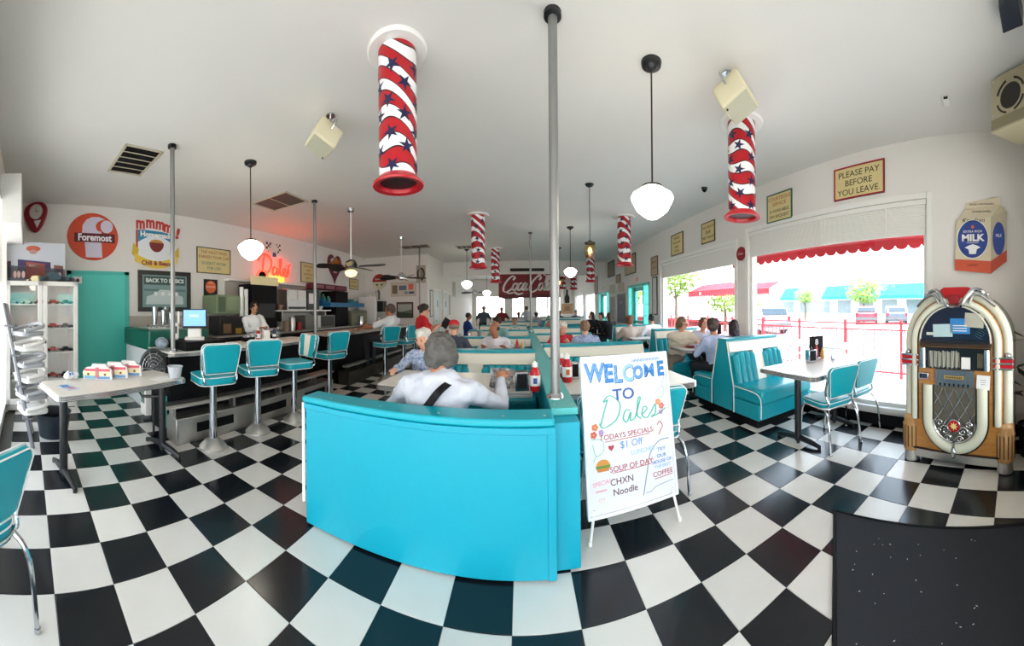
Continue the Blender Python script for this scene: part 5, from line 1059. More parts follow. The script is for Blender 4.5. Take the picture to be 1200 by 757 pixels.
poly('burger_bun', face, [(-.245, .27)] + [(-.2 - .045 * cos(pi * k / 8), .27 + .035 * sin(pi * k / 8)) for k in range(9)], TX('#c98a3c'), .0005, .001); poly('burger_filling', face, [(-.25, .27), (-.15, .27), (-.155, .255), (-.245, .255)], TX('#5a8a3c'), .0005, .001); poly('burger_bun', face, [(-.245, .255), (-.155, .255), (-.165, .235), (-.235, .235)], TX('#c07a34'), .0005, .001)
poly('marker_heart', face, [(x, y) for x, y in ((a * .05 - .14, b_ * .05 + .365) for a, b_ in heart(.4))], DR, .0005, .001); u = MB(); u.ribbon([(.2, .45), (.22, .47), (.24, .44), (.22, .41), (.21, .385)], .006, 5, .001); u.build('marker_mark', DR, face, smooth=0)
for s, fy in ((-1, 0), (1, 0)):
    MB().cyl((s * .27, .0 + s * .02, .2), (s * .3, -.03, 0), .009, seg=8).cyl((s * .3, -.03, 0), (s * .3, -.03, .025), .012, seg=8).build('leg', WHITEP, wb); MB().cyl((s * .24, .18, 1.0), (s * .27, .42, 0), .008, seg=8).build('leg', WHITEP, wb)
# ------------------------------------------------------------------ door mat
mt = thing('door_mat', 'large black carpet door mat in the lower right corner', 'mat', (0, 0, 0))
MB().prism([(1.80, 1.17), (2.0, .0), (2.04, -.28), (.2, -.28), (.35, .235)], .009, h0=.0002).build('carpet', M('mat_carpet', '#23252b', .95, noise=.5, nscale=240, col2='#33363d', bump=.6, bscale=400), mt, smooth=0)
mr = MB(); mr.tube([(2.04, -.27, .006), (2.0, .0, .006), (1.80, 1.17, .006), (.37, .248, .006)], .014, 6); mr.build('rubber_border', BLACK, mt)
ln = MB(); rr_ = random.Random(4)
for i in range(40):
    a = rr_.uniform(.1, .9); q = rr_.uniform(.1, .9); x = 1.8 + (.3 * a) - 1.2 * q * (1 - a * .1); y = 1.17 - 1.1 * a - .75 * q * (1 - a)
    if y > 0: ln.box((x, y, .0105), (rr_.uniform(.003, .01), .002, .001), rz=rr_.uniform(0, 3))
o = ln.build('lint', PAPER, mt, smooth=0); o['kind'] = 'stuff'
# ------------------------------------------------------------------ white display cabinet in the left corner
cb = thing('display_cabinet', 'white cabinet with glass doors full of model cars', 'cabinet', (-4.5, .22, 0), R(100))
# local: x along the front, front face at y=0 looking -y... viewer at +x,-y
CW_, CHh, CD = 1.06, 1.84, .36
b = MB(); b.bb(-CW_ / 2, -CW_ / 2 + .03, 0, CD, 0, CHh).bb(CW_ / 2 - .03, CW_ / 2, 0, CD, 0, CHh).bb(-CW_ / 2, CW_ / 2, 0, CD, CHh - .03, CHh).bb(-CW_ / 2, CW_ / 2, 0, CD, .02, .1).bb(-CW_ / 2, CW_ / 2, CD - .015, CD, 0, CHh); b.build('carcass', WHITEP, cb, smooth=0)
for z in (.42, .8, 1.15, 1.5): MB().bb(-CW_ / 2 + .03, CW_ / 2 - .03, .02, CD - .02, z, z + .018).build('shelf', WHITEP, cb, smooth=0)
for s in (-1, 1):
    x0, x1 = (-CW_ / 2, -.005) if s < 0 else (.005, CW_ / 2); f = .065
    d = MB().bb(x0, x1, -.025, 0, .1, .1 + f * 1.3).bb(x0, x1, -.025, 0, CHh - f, CHh).bb(x0, x0 + f, -.025, 0, .1, CHh).bb(x1 - f, x1, -.025, 0, .1, CHh).build('door', WHITEP, cb, bev=.004)
    MB().bb(x0 + f, x1 - f, -.012, -.008, .1 + f, CHh - f).build('glass_panel', GLASS, d, smooth=0); MB().ell((s * .035, -.04, .98), (.012, .012, .03)).build('handle', BLACKM, d)
def toycar(label, loc, rz, m, s=1.0, parent_group='model cars in the white cabinet'):
    t = thing('model_car', label, 'model car', loc, rz, parent_group)
    P = [(-.09, .012), (-.095, .03), (-.05, .038), (-.035, .06), (.015, .062), (.035, .04), (.09, .035), (.1, .015)]
    P = [(a * s, b_ * s) for a, b_ in P]; XX_ = Matrix(((1, 0, 0, 0), (0, 0, 1, -.035 * s), (0, 1, 0, 0), (0, 0, 0, 1)))
    MB().prism(P, .07 * s, X=XX_).build('body', m, t, smooth=0)
    for a in (-.055, .055):
        for c in (-.036, .036): MB().cyl((a * s, (c - .004) * s, .017 * s), (a * s, (c + .004) * s, .017 * s), .017 * s, seg=10).build('wheel', BLACKM, t)
    return t
def local(cx, cy, z, o=cb):
    a = o.rotation_euler[2]; return (o.location.x + cx * cos(a) - cy * sin(a), o.location.y + cx * sin(a) + cy * cos(a), z)
cols_ = [('silver', '#aab0b4'), ('maroon', '#7a2530'), ('black', '#22252a'), ('cream', '#d8cfae'), ('red', '#b83a30')]
k = 0
for z, row, nm in ((.438, 'third', 'lower'), (.818, 'b', 'middle'), (1.168, 'c', 'upper'), (1.518, 'd', 'topmost')):
    for i in range(5):
        cn, cc = cols_[(i + k) % 5]; k += 2
        toycar('%s model car, number %s from the left on the %s cabinet shelf' % (cn, ('one', 'two', 'three', 'four', 'five')[i], nm), local(-.4 + i * .2, .15, z), R(100 + random.uniform(-25, 25)), M('toy_' + cn, cc, .25), 1.05)
toycar('large blue grey roadster model on top of the white cabinet', local(.2, .16, CHh), R(100), M('toy_bluegrey', '#3f5560', .25), 2.4, 'model cars on top of the cabinet'); toycar('cream yellow model car behind the roadster on the cabinet top', local(-.02, .26, CHh), R(60), M('toy_butter', '#e0d49a', .25), 1.7, 'model cars on top of the cabinet'); toycar('small dark model car at the right end of the cabinet top', local(.48, .15, CHh), R(50), M('toy_black'), 1.3, 'model cars on top of the cabinet')
pp_ = thing('car_poster', 'large pale poster of a diner street scene behind the cabinet top', 'poster', local(-.05, .34, 1.87), (R(90), 0, R(100)))
pp_.scale = (.86, 1, 1); MB().box((0, .3, 0), (1.15, .6, .01)).build('sheet', TX('#cfd2da'), pp_, smooth=0)
for P, c in (([(-.57, 0), (.57, 0), (.57, .2), (-.57, .24)], '#6a6a78'), ([(-.3, .04), (.3, .02), (.3, .3), (-.3, .33)], '#4a3f6a'), ([(-.15, .05), (.2, .04), (.2, .27), (-.15, .3)], '#a85a50'), ([(.35, .02), (.55, .02), (.53, .25), (.36, .26)], '#8a5a4a'), ([(-.57, .05), (-.42, .05), (-.42, .3), (-.57, .3)], '#58384a'), ([(-.1, .22), (.18, .21), (.18, .25), (-.1, .26)], '#d8c8b8')): poly('printed_patch', pp_, P, TX(c), .005, .008)
for x in (-.35, -.28, -.2, .4, .47): disc('printed_figure', pp_, .03, TX('#d8b8b0'), .008, .010, sy=1.8, loc=(x, .1), seg=12)
disc('printed_badge', pp_, .13, TX('#d06a50'), .005, .009, sy=.35, loc=(-.02, .50)); disc('printed_badge', pp_, .07, TX('#c89a90'), .005, .0095, sy=.5, loc=(-.02, .45)); poly('printed_badge', pp_, [(-.56, .5), (-.48, .52), (-.5, .57), (-.57, .56)], TX('#d88a90'), .005, .008)
# ------------------------------------------------------------------ step ladder with piled booster seats
GRM = M('ladder_grey', '#8a8c92', .35, .7)
ld = thing('step_ladder', 'grey metal step ladder leaning open at the left edge', 'ladder', (-3.65, -.14, 0), R(0))
for y0, y1 in ((.3, .02),):
    for x in (-.2, .2): MB().tube([(x + .2, y0 - .1, .0), (x - .05, -.12, 1.5)], .022, 6).build('front_rail', GRM, ld)
    for x in (-.2, .2): MB().tube([(x - .35, y0 - .1, .0), (x - .1, -.12, 1.5)], .015, 6).build('rear_rail', GRM, ld)
for i in range(4):
    z = .28 + i * .32; f = z / 1.5; yy = .2 * (1 - f) - .12 * f; xx = .2 * (1 - f) - .05 * f
    MB().bb(xx - .22, xx + .22, yy - .05, yy + .06, z, z + .02).build('tread', GRM, ld, bev=.003)
for i in range(6):
    z = .32 + i * .165; f = z / 1.5
    hc = thing('booster_seat', '%s moulded booster seat in the pile on the ladder' % ('lowest white', 'second lowest grey', 'third lowest white', 'third highest grey', 'second highest white', 'topmost white')[i], 'booster seat', (-3.42 + .05 * (i % 2) - .1 * f, .08 - .1 * f, z), R(20 + 6 * (i % 3)), 'booster seats piled by the ladder')
    m = WHITEP if i % 2 == 0 else M('booster_grey', '#a9abb0', .4)
    MB().prism(rrect(.3, .28, .06), .05).build('seat', m, hc, bev=.012); bt = MB()
    bt.tube(spl([(-.14, -.12, .06), (-.15, .1, .1), (0, .15, .13), (.15, .1, .1), (.14, -.12, .06)], 5), .022, 8); bt.build('arm_rim', m, hc)
bn = thing('storage_tub', 'dark tub on the floor under the step ladder', 'tub', (-3.6, .3, 0)); MB().lathe([(.16, 0), (.2, .26), (.21, .27), (.19, .26), (.15, .02), (0, .02)], 24).build('tub', M('tub_dark', '#1c2630', .4), bn)
# ------------------------------------------------------------------ things on the white table
tbl = (-2.8, .82)
def pc(label, x, y, rz, s=1.0):
    t = thing('paper_car', label, 'paper car', (x, y, .762), rz, 'printed cardboard cars on the white table')
    P = [(-.14, 0), (-.15, .07), (-.12, .11), (-.06, .12), (-.05, .15), (.08, .15), (.1, .12), (.14, .1), (.15, 0)]
    MB().prism([(a * s, b_ * s) for a, b_ in P], .05, X=Matrix(((1, 0, 0, 0), (0, 0, 1, 0), (0, 1, 0, 0), (0, 0, 0, 1)))).build('cardboard_shell', M('card_white', '#e8e6e4', .6), t, smooth=0)
    for (a, c, d, e), cl in (((-.13, -.015, .005, .035), '#7fb8d8'), ((-.13, -.015, .035, .075), '#efe3b0'), ((-.13, .13, .08, .105), '#d8606e'), ((.0, .13, .005, .03), '#6f9fd0'), ((.0, .13, .035, .075), '#f0dfb4'), ((-.02, .02, .01, .12), '#d88a94')):
        MB().bb(a * s, c * s, -.002, 0, d * s, e * s).build('printed_panel', TX(cl), t, smooth=0)
    for a in (-.09, .08): MB().cyl((a * s, -.004, .05 * s), (a * s, -.001, .05 * s), .012, seg=10).build('printed_dot', TX('#6a5a4a'), t)
pc('cardboard car with pink and blue print, nearest the teal door', -3.0, .98, R(62)); pc('cardboard car with yellow bands in the middle of the white table', -2.95, .82, R(64)); pc('cardboard car at the near end of the row of three', -2.92, .66, R(66), .95)
bu = thing('wrapped_bundle', 'white and blue tissue wrapped bundle on the left table', 'bundle', (-2.96, .42, .762)); b = MB(); rr_ = random.Random(9)
for i in range(9): b.ell((rr_.uniform(-.05, .05), rr_.uniform(-.05, .05), .03 + rr_.uniform(0, .025)), (.035, .03, .03), 8, 6)
b.build('tissue', M('tissue_white', '#e9ecf2', .6), bu, smooth=0); b = MB()
for i in range(4): b.ell((rr_.uniform(-.04, .06), rr_.uniform(-.04, .05), .055), (.025, .02, .02), 8, 6)
b.build('blue_print', TX('#4a7ac0'), bu, smooth=0)
lf = tag(MB().box((0, 0, .001), (.2, .12, .002)).build('flyer', TX('#c8d4e4'), loc=(-2.66, .35, .762), rot=(0, 0, .4), smooth=0), 'colourful flyer lying on the near corner of the left table', 'flyer')
poly('flyer_print', lf, [(-.09, -.04), (.0, -.05), (.01, .02), (-.08, .03)], TX('#4f8fc8'), .002, .0028); poly('flyer_print', lf, [(.0, -.03), (.08, -.02), (.07, .04), (.01, .03)], TX('#c88a98'), .002, .0028)
tag(MB().box((0, 0, .001), (.16, .2, .002)).build('napkin', PAPER, loc=(-2.74, 1.26, .762), rot=(0, 0, .3), smooth=0), 'white paper napkin under the plastic tub', 'napkin')
tub = thing('plastic_tub', 'clear frosted plastic tub at the right end of the left table', 'tub', (-2.72, 1.38, .765)); MB().lathe([(0, .003), (.055, .003), (.072, .105), (.078, .107), (.078, .112), (.07, .11), (.052, 0), (0, 0)], 28).build('tub', M('frosted_plastic', '#cfd6dc', .3, alpha=.55), tub)
fa = thing('floor_fan', 'black round high velocity fan behind the left table', 'fan', (-3.3, 1.40, -.1), R(65)); fa.scale = (.72, .72, 1)
MB().tube([(.2 * cos(k * pi / 14), 0, .86 + .2 * sin(k * pi / 14)) for k in range(28)], .028, 8, True).build('drum_ring', BLACKM, fa)
b = MB()
for q in (.05, .09, .13, .17): b.tube([(q * cos(k * pi / 12), -.05, .86 + q * sin(k * pi / 12)) for k in range(24)], .003, 4, True)
for k in range(10): a = k * pi / 5; b.tube([(0, -.055, .86), (.19 * cos(a), -.03, .86 + .19 * sin(a))], .003, 4)
b.build('wire_guard', CHROME, fa); b = MB(); b.ell((0, -.02, .86), (.04, .04, .04))
for k in range(3): b.box((.09 * cos(k * 2.1), 0, .86 + .09 * sin(k * 2.1)), (.14, .01, .08), X=Matrix.Rotation(-k * 2.1, 4, 'Y') @ Matrix.Rotation(.5, 4, 'X'))
MB().lathe([(.2, 0), (.2, .01)], 28, X=Matrix.Translation((0, .05, .86)) @ Matrix.Rotation(R(90), 4, 'X')).build('back_guard', BLACKM, fa); b.build('blades', M('fan_grey', '#4a4c50', .3), fa); MB().tube([(-.23, 0, .86), (-.23, 0, .6), (-.18, -.05, .55), (.18, -.05, .55), (.23, 0, .6), (.23, 0, .86)], .018, 8).cyl((0, 0, .55), (0, 0, .02), .02).lathe([(.17, 0), (.16, .03), (.02, .05)], 20).build('stand', BLACKM, fa)
# ------------------------------------------------------------------ freezer cabinet by the teal door
fz = thing('dipping_cabinet', 'green topped ice cream cabinet between the teal door and the counter', 'cabinet', (0, 0, 0))
MB().bb(-5.1, -4.05, 1.66, 2.6, 0, .86).build('white_body', M('freezer_white', '#d8dde0', .4), fz, bev=.01); MB().bb(-5.14, -4.02, 1.64, 2.62, .86, 1.14).build('green_top', M('freezer_green', '#14594b', .35), fz, bev=.02); MB().bb(-5.0, -4.3, 1.75, 2.5, 1.14, 1.155).build('steel_shelf', STEEL, fz, smooth=0)
MB().bb(-4.7, -4.2, 1.653, 1.66, .2, .62).build('grey_grille', TX('#7a8c86'), fz, smooth=0)
bx = thing('service_cart', 'white framed cart end under the white table by the fan', 'cart', (0, 0, 0)); MB().bb(-3.98, -3.8, 1.5, 1.9, .05, .78).build('white_panel', WHITEP, bx, bev=.006); MB().bb(-3.95, -3.84, 1.494, 1.5, .2, .6).build('green_panel', TX('#6f8a80'), bx, smooth=0)
def shaker(label, x, y, z, h=.17, r=.045, m=CHROME):
    t = thing('malt_cup', label, 'cup', (x, y, z), 0, 'steel malt cups on the green cabinet'); MB().lathe([(r * .7, 0), (r, h * .9), (r * 1.08, h), (r * .95, h * .99), (r * .6, .01), (0, .01)], 18).build('cup', m, t)
for i, (x, y, l) in enumerate(((-4.6, 1.98, 'tallest stack of steel malt cups, leftmost'), (-4.52, 2.1, 'steel malt cups stack second from the left'), (-4.5, 2.22, 'steel malt cups stack in the middle'), (-4.66, 2.2, 'steel malt cups stack at the back'))): shaker(l, x, y, 1.156, .32 - .05 * (i % 3), .05)
for i in range(7):
    t = thing('small_dish', 'little steel dish %s in the row along the green cabinet edge' % ('first', 'second', 'third', 'fourth', 'fifth', 'sixth', 'last')[i], 'dish', (-4.35 - .03 * (i % 2), 1.78 + i * .05, 1.156), 0, 'small dishes along the green cabinet'); MB().lathe([(.02, 0), (.015, .015), (.035, .045), (.03, .045), (0, .02)], 14).build('dish', CHROME, t)
b = thing('spray_bottle', 'white bottle beside the malt cups', 'bottle', (-4.35, 2.38, 1.156)); MB().lathe([(.04, 0), (.04, .12), (.015, .15), (.015, .18)], 16).build('bottle', WHITEP, b); MB().bb(-.01, .05, -.01, .01, .17, .2).build('nozzle', WHITEP, b)
# ------------------------------------------------------------------ kitchen wall and machines
pt = thing('pass_opening_hood', 'grey brown back recess above the kitchen machines', 'hood', (0, 0, 0)); MB().bb(LW, LW + .02, 4.0, 7.0, 1.35, 2.06).build('tan_panel', WALLD, pt, smooth=0); MB().bb(LW, LW + .22, 3.98, 6.5, 2.05, 2.1).build('ledge', WHITEP, pt, bev=.004)
bc = thing('back_counter', 'dark steel back counter along the kitchen wall', 'counter', (0, 0, 0)); MB().bb(LW + .03, -4.85, 3.35, 9.6, 0, .9).build('cabinet_run', M('back_dark', '#3a3a3c', .5), bc, smooth=0); MB().bb(LW + .03, -4.82, 3.33, 9.62, .9, .935).build('worktop', STEEL, bc, bev=.004); MB().bb(-4.86, -4.845, 3.5, 9.5, .5, .86).build('shadow_panel', BLACK, bc, smooth=0)
def machine(name, label, cat, x0, x1, y0, y1, z0, z1, body, parts=()):
    t = thing(name, label, cat, ((x0 + x1) / 2, (y0 + y1) / 2, z0)); w_, d_, h_ = x1 - x0, y1 - y0, z1 - z0
    MB().bb(-w_ / 2, w_ / 2, -d_ / 2, d_ / 2, 0, h_).build('body', body, t, bev=.012)
    for n, m, (a, b_, c, d) in parts:  # front panels on +x face: y fractions, z fractions
        MB().bb(w_ / 2 - .004, w_ / 2 + .012, -d_ / 2 + a * d_, -d_ / 2 + b_ * d_, c * h_, d * h_).build(n, m, t, smooth=0)
    return t
G_ = M('green_grey', '#7c8c6c', .5); DK = M('machine_dark', '#26282b', .4)
machine('bread_warmer', 'low green grey warmer cabinet behind the order terminal', 'warmer', -5.45, -4.95, 3.4, 4.15, 1.35, 1.72, G_, (('door', M('green_dark', '#55644c', .5), (.08, .28, .1, .9)), ('door', M('green_mid', '#8a9a7a', .5), (.34, .95, .2, .9))))
machine('soda_fountain', 'black soda fountain behind the woman in the white blouse', 'soda machine', -5.4, -4.95, 4.3, 5.05, .94, 1.98, BLACK, (('lit_panel', M('panel_cream', '#d8c898', .4, emit=.3), (-.05, 1.05, .98, 1.16)), ('spout_panel', DK, (.1, .9, .3, .6)), ('drip_tray', STEEL, (.05, .95, .02, .08))))
t = thing('arched_topper', 'cream arch topper on the black soda fountain', 'topper', (-5.0, 4.65, 2.15), WR['L']); MB().tube([(.17 * cos(k * pi / 12), .15 * sin(k * pi / 12), 0) for k in range(13)], .012, 6).build('arch', SIGNY, t); disc('disc', t, .1, BLACK, -.01, .01, sy=.9, loc=(0, .02))
for i, (y, h, r) in enumerate(((4.02, .66, .045), (4.14, .6, .045))):
    t = thing('cup_stack', ('taller stack' if i == 0 else 'shorter stack') + ' of white foam cups left of the soda fountain', 'cup stack', (-4.95, y, 1.25), 0, 'foam cup stacks'); b = MB()
    for k in range(int(h / .04)): b.lathe([(r * .9, k * .04), (r, k * .04 + .037), (r * .9, k * .04 + .04)], 14)
    b.build('cups', PAPER, t)
COF = machine('coffee_brewer', 'twin steel coffee brewer on the high kitchen shelf', 'coffee maker', -5.4, -5.0, 5.45, 6.15, 1.42, 1.92, STEEL, (('warmer_face', DK, (.05, .95, .05, .16)), ('brew_face', WHITEP, (.06, .46, .5, .95)), ('brew_face', WHITEP, (.54, .94, .5, .95)), ('decanter', M('decanter', '#d8dadc', .2), (.12, .42, .2, .42)), ('decanter', M('decanter'), (.58, .88, .2, .42))))
machine('slicer_box', 'dark box right of the coffee brewer', 'machine', -5.4, -5.0, 6.2, 6.7, 1.42, 1.95, DK, (('face', STEEL, (.1, .7, .3, .8)),))
sh = thing('kitchen_shelf', 'long steel shelf carrying the coffee brewer', 'shelf', (0, 0, 0)); MB().bb(LW, -4.9, 4.95, 7.1, 1.39, 1.42).build('board', STEEL, sh, smooth=0)
for y in (5.2, 6.9): MB().bb(-5.45, -4.95, y, y + .03, 1.15, 1.39).build('bracket', STEEL, sh, smooth=0)
machine('toaster_oven', 'grey toaster oven under the kitchen shelf', 'oven', -5.3, -4.9, 6.0, 7.3, .94, 1.28, M('oven_grey', '#75736c', .4), (('door_glass', DK, (.5, .95, .15, .9)), ('white_divider', WHITEP, (.38, .46, .05, .98))))
machine('ice_machine', 'dark refrigerator recess behind the grey pole', 'refrigerator', -5.4, -4.9, 7.35, 8.0, .94, 1.95, BLACK)
rk = thing('glass_rack', 'sloping blue rack of green soda glasses on the kitchen wall', 'glass rack', (-5.15, 7.9, 1.62), R(0))
MB().bb(.06, .3, -.9, 1.0, -.12, 0).bb(-.08, .06, -.9, 1.0, -.12, .07).bb(-.35, -.08, -.9, 1.0, -.12, .14).build('blue_crate', M('crate_blue', '#1f6f9c', .4), rk, smooth=0)
gg = MB().lathe([(.02, 0), (.035, .12), (.03, .12), (0, .01)], 10).mesh('glass', M('soda_glass_green', '#5aa08a', .15))
n_ = 0
for j in range(3):
    for i in range(9):
        if i < 7 + j // 2 and i * .2 + j * .06 < 1.75:
            o = bpy.data.objects.new('soda_glass', gg); COL.objects.link(o); o.location = (-5.3 + j * .14, 7.1 + i * .19 + j * .05, 1.62 + (2 - j) * .07); tag(o, '%s green soda glass from the left in the %s row of the blue rack' % (('first', 'second', 'third', 'fourth', 'fifth', 'sixth', 'seventh', 'eighth', 'ninth')[i], ('back', 'middle', 'front')[j]), 'glass', 'green soda glasses in the blue rack')
machine('red_menu_box', 'row of dark red printed boxes above the soda glasses', 'box', -5.45, -5.25, 6.7, 8.5, 2.0, 2.16, TX('#6a2030'), (('print', TX('#a06a70'), (.05, .3, .2, .8)), ('print', TX('#a06a70'), (.36, .6, .2, .8)), ('print', TX('#8a5058'), (.66, .95, .2, .8))))
machine('pie_case', 'steel pie case below the blue glass rack', 'display case', -5.3, -4.85, 8.1, 9.1, .94, 1.4, M('case_olive', '#6a6a58', .35), (('glass_front', TX('#8a8a72'), (.05, .95, .2, .8)),))
machine('microwave', 'black microwave in a pale cabinet near the kitchen end wall', 'microwave', -5.3, -4.6, 9.3, 10.1, 1.3, 1.75, M('pale_metal', '#c2c4c2', .4), (('door', BLACK, (.05, .6, .1, .9)), ('keypad', DK, (.65, .95, .1, .9))))
machine('tall_cooler', 'white topped cooler column beside the microwave', 'cooler', -5.2, -4.6, 9.15, 9.3, .94, 1.85, WHITEP)
for i, (y, h) in enumerate(((9.35, .18), (9.6, .25), (9.8, .32), (9.95, .36))):
    t = thing('coffee_canister', ('shortest', 'second shortest', 'third', 'tallest')[i] + ' canister on top of the microwave cabinet', 'canister', (-4.85, y, 1.75), 0, 'canisters on the microwave cabinet'); MB().lathe([(.06, 0), (.06, h * .85), (.03, h * .9), (.03, h), (0, h)], 16).build('canister', M('canister_%d' % i, ('#e8e6e0', '#cfc8bc', '#b9b2a8', '#4a4a48')[i], .4), t)
YEL = M('mustard', '#d8a02c', .35)
def pot(name, label, cat, x, y, z, prof, m, extra=None):
    t = thing(name, label, cat, (x, y, z)); MB().lathe(prof, 18).build('body', m, t)
    if extra: extra(t)
    return t
bowl = lambda r, h: [(r * .5, 0), (r, h), (r * .93, h), (r * .4, .01), (0, .01)]
for i, (y, m, l) in enumerate(((5.1, REDD, 'dark red bag heap on the shelf left of the coffee brewer'), (5.28, M('tan_box', '#a08870', .6), 'tan container between the red heap and the coffee brewer'), (6.85, PAPER, 'white bowl at the right end of the kitchen shelf'))):
    pot('shelf_container', l, 'container', -5.1, y, 1.42, bowl(.1, .14 - .02 * i), m)
for i, (y, h, m, l) in enumerate(((4.35, .22, YEL, 'yellow tub on the back worktop by the foam cups'), (4.5, .3, STEEL, 'steel cylinder on the back worktop under the soda fountain'), (5.25, .24, M('jar_tan', '#8a7460', .5), 'tan jar on the worktop under the kitchen shelf'), (5.45, .32, STEEL, 'tall steel pot on the worktop under the kitchen shelf'), (5.7, .2, REDD, 'small red tub on the worktop under the kitchen shelf'), (8.5, .3, CHROME, 'shiny steel drum on the worktop by the pie case'))):
    pot('worktop_container', l, 'container', -4.86 if i < 5 else -4.75, y, .936, [(.07, 0), (.075, h * .9), (.06, h), (0, h)], m)
for i, (x, y, l) in enumerate(((-3.6, 5.3, 'white plate at the near end of the farther counter'), (-3.55, 5.75, 'white plate on the far counter by the seated man'), (-3.62, 6.4, 'white plate on the far counter beyond the seated man'))):
    pot('counter_plate', l, 'plate', x, y, .952, [(0, .004), (.08, .004), (.12, .02), (.11, .02), (.07, .01), (0, .01)], PAPER)
pot('wadded_napkins', 'heap of white napkins on the far counter near the red bottles', 'napkins', -3.5, 7.0, .952, [(.09, 0), (.08, .05), (.03, .08), (0, .08)], PAPER)
machine('till_shelf', 'dark clutter shelf under the green grey warmer', 'shelf', -5.3, -4.9, 3.45, 4.2, .94, 1.3, DK, (('tan_box', TX('#8a6a4a'), (.1, .35, .1, .6)), ('yellow_box', TX('#c8a040'), (.5, .7, .05, .35)), ('grey_box', TX('#70747a'), (.75, .95, .1, .7))))
# ------------------------------------------------------------------ table top things
def ketchup(label, x, y, z, s=1.0, m=RED, lbl='#3a4a9a'):
    t = thing('sauce_bottle', label, 'bottle', (x, y, z), 0, 'sauce bottles'); MB().lathe([(.03 * s, 0), (.034 * s, .02 * s), (.034 * s, .11 * s), (.02 * s, .145 * s), (.016 * s, .15 * s)], 16).build('bottle', m, t); MB().lathe([(.018 * s, .15 * s), (.018 * s, .175 * s), (.01 * s, .18 * s), (0, .19 * s)], 14).build('cap', PAPER if m is RED else RED, t)
    MB().lathe([(.0348 * s, .035 * s), (.0348 * s, .1 * s)], 16).build('label', PAPER, t); MB().bb(-.012 * s, .012 * s, -.0365 * s, -.034 * s, .05 * s, .085 * s).build('label_print', TX(lbl), t, smooth=0); return t
def napkins(label, x, y, z, rz=0, m=CHROME):
    t = thing('napkin_dispenser', label, 'napkin holder', (x, y, z), rz, 'napkin dispensers'); MB().box((0, 0, .075), (.11, .09, .15)).build('case', m, t, bev=.008); MB().box((0, -.046, .08), (.08, .004, .11)).build('dark_front', BLACK if m is CHROME else WHITEP, t, smooth=0); return t
YEL = M('mustard', '#d8a02c', .35)
napkins('chrome napkin dispenser beside the front red bottle', .0, 2.5, .762, R(5)); ketchup('red sauce bottle with a white and blue label on the front booth table', .105, 2.48, .762, 1.25)
ketchup('red bottle right of the thick pole on the window side table', .4, 2.75, .762, 1.35, RED, '#c86a30'); napkins('chrome rack right of the pole behind the welcome board', .47, 2.86, .762, R(4)); ketchup('red topped bottle behind the divider near the pole', .38, 2.95, .762, 1.2)
nw = thing('newspaper', 'crumpled newspaper held up on the front table', 'newspaper', (-.16, 2.55, .762)); b = MB(); rr_ = random.Random(6); vs = []; fs = []
for i in range(7):
    for j in range(7): vs.append((-.1 + i * .033 + rr_.uniform(-.01, .01), rr_.uniform(-.03, .03) + j * .008, j * .026 + rr_.uniform(-.006, .006)))
for i in range(6):
    for j in range(6): a = i * 7 + j; fs.append((a, a + 7, a + 8, a + 1))
b.add(vs, fs); b.build('crumpled_sheet', M('newsprint', '#c9c8c6', .8, noise=.9, nscale=26, col2='#3c3a3c'), nw, smooth=0)
for i, (x, y, rz) in enumerate(((-1.0, 2.62, .5), (-.78, 2.56, .6))):
    t = tag(MB().box((0, 0, .001), (.18, .14, .002)).build('paper_placemat', PAPER, loc=(x, y, .762), rot=(0, 0, rz), smooth=0), ('farther' if i else 'nearer the aisle') + ' paper slip with black print on the front table', 'paper'); b = MB()
    for k in range(4): b.ribbon([(-.07, -.04 + k * .025), (-.02, -.03 + k * .025), (.04, -.045 + k * .025), (.07, -.03 + k * .02)], .008, 3, .0025)
    b.build('printed_scrawl', INK, t, smooth=0)
# condiments on the counter
cz = .952
nd = napkins('white napkin dispenser on the counter before the woman in white', -3.6, 3.42, cz, R(60), WHITEP)
ketchup('red bottle left of the white napkin dispenser on the counter', -3.62, 3.27, cz, 1.0)
sq = thing('squeeze_bottle', 'dark squeeze bottle with white bands right of the counter dispenser', 'bottle', (-3.6, 3.6, cz)); MB().lathe([(.03, 0), (.03, .13), (.012, .16), (.005, .19)], 14).build('bottle', M('dark_blue', '#2a3050', .4), sq); MB().lathe([(.031, .04), (.031, .08)], 14).build('band', PAPER, sq)
rk2 = thing('jam_rack', 'black wire rack with little jam packs on the counter', 'rack', (-3.6, 3.05, cz)); MB().bb(-.05, .05, -.09, .09, 0, .06).build('rack', BLACK, rk2, bev=.004)
for i in range(4): MB().bb(-.03, .03, -.08 + i * .045, -.05 + i * .045, .03, .085).build('packet', WHITEP if i % 2 else M('jam_grey', '#9a9aa0', .4), rk2, smooth=0)
jar = thing('candy_jar', 'glass jar right of the counter sauces', 'jar', (-3.75, 3.85, cz)); MB().lathe([(.05, 0), (.06, .1), (.03, .13), (.03, .15)], 18).build('jar', glassmat('jar_glass', (.8, .85, .8), .15), jar); MB().lathe([(.03, .15), (.032, .17), (0, .18)], 14).build('lid', STEEL, jar)
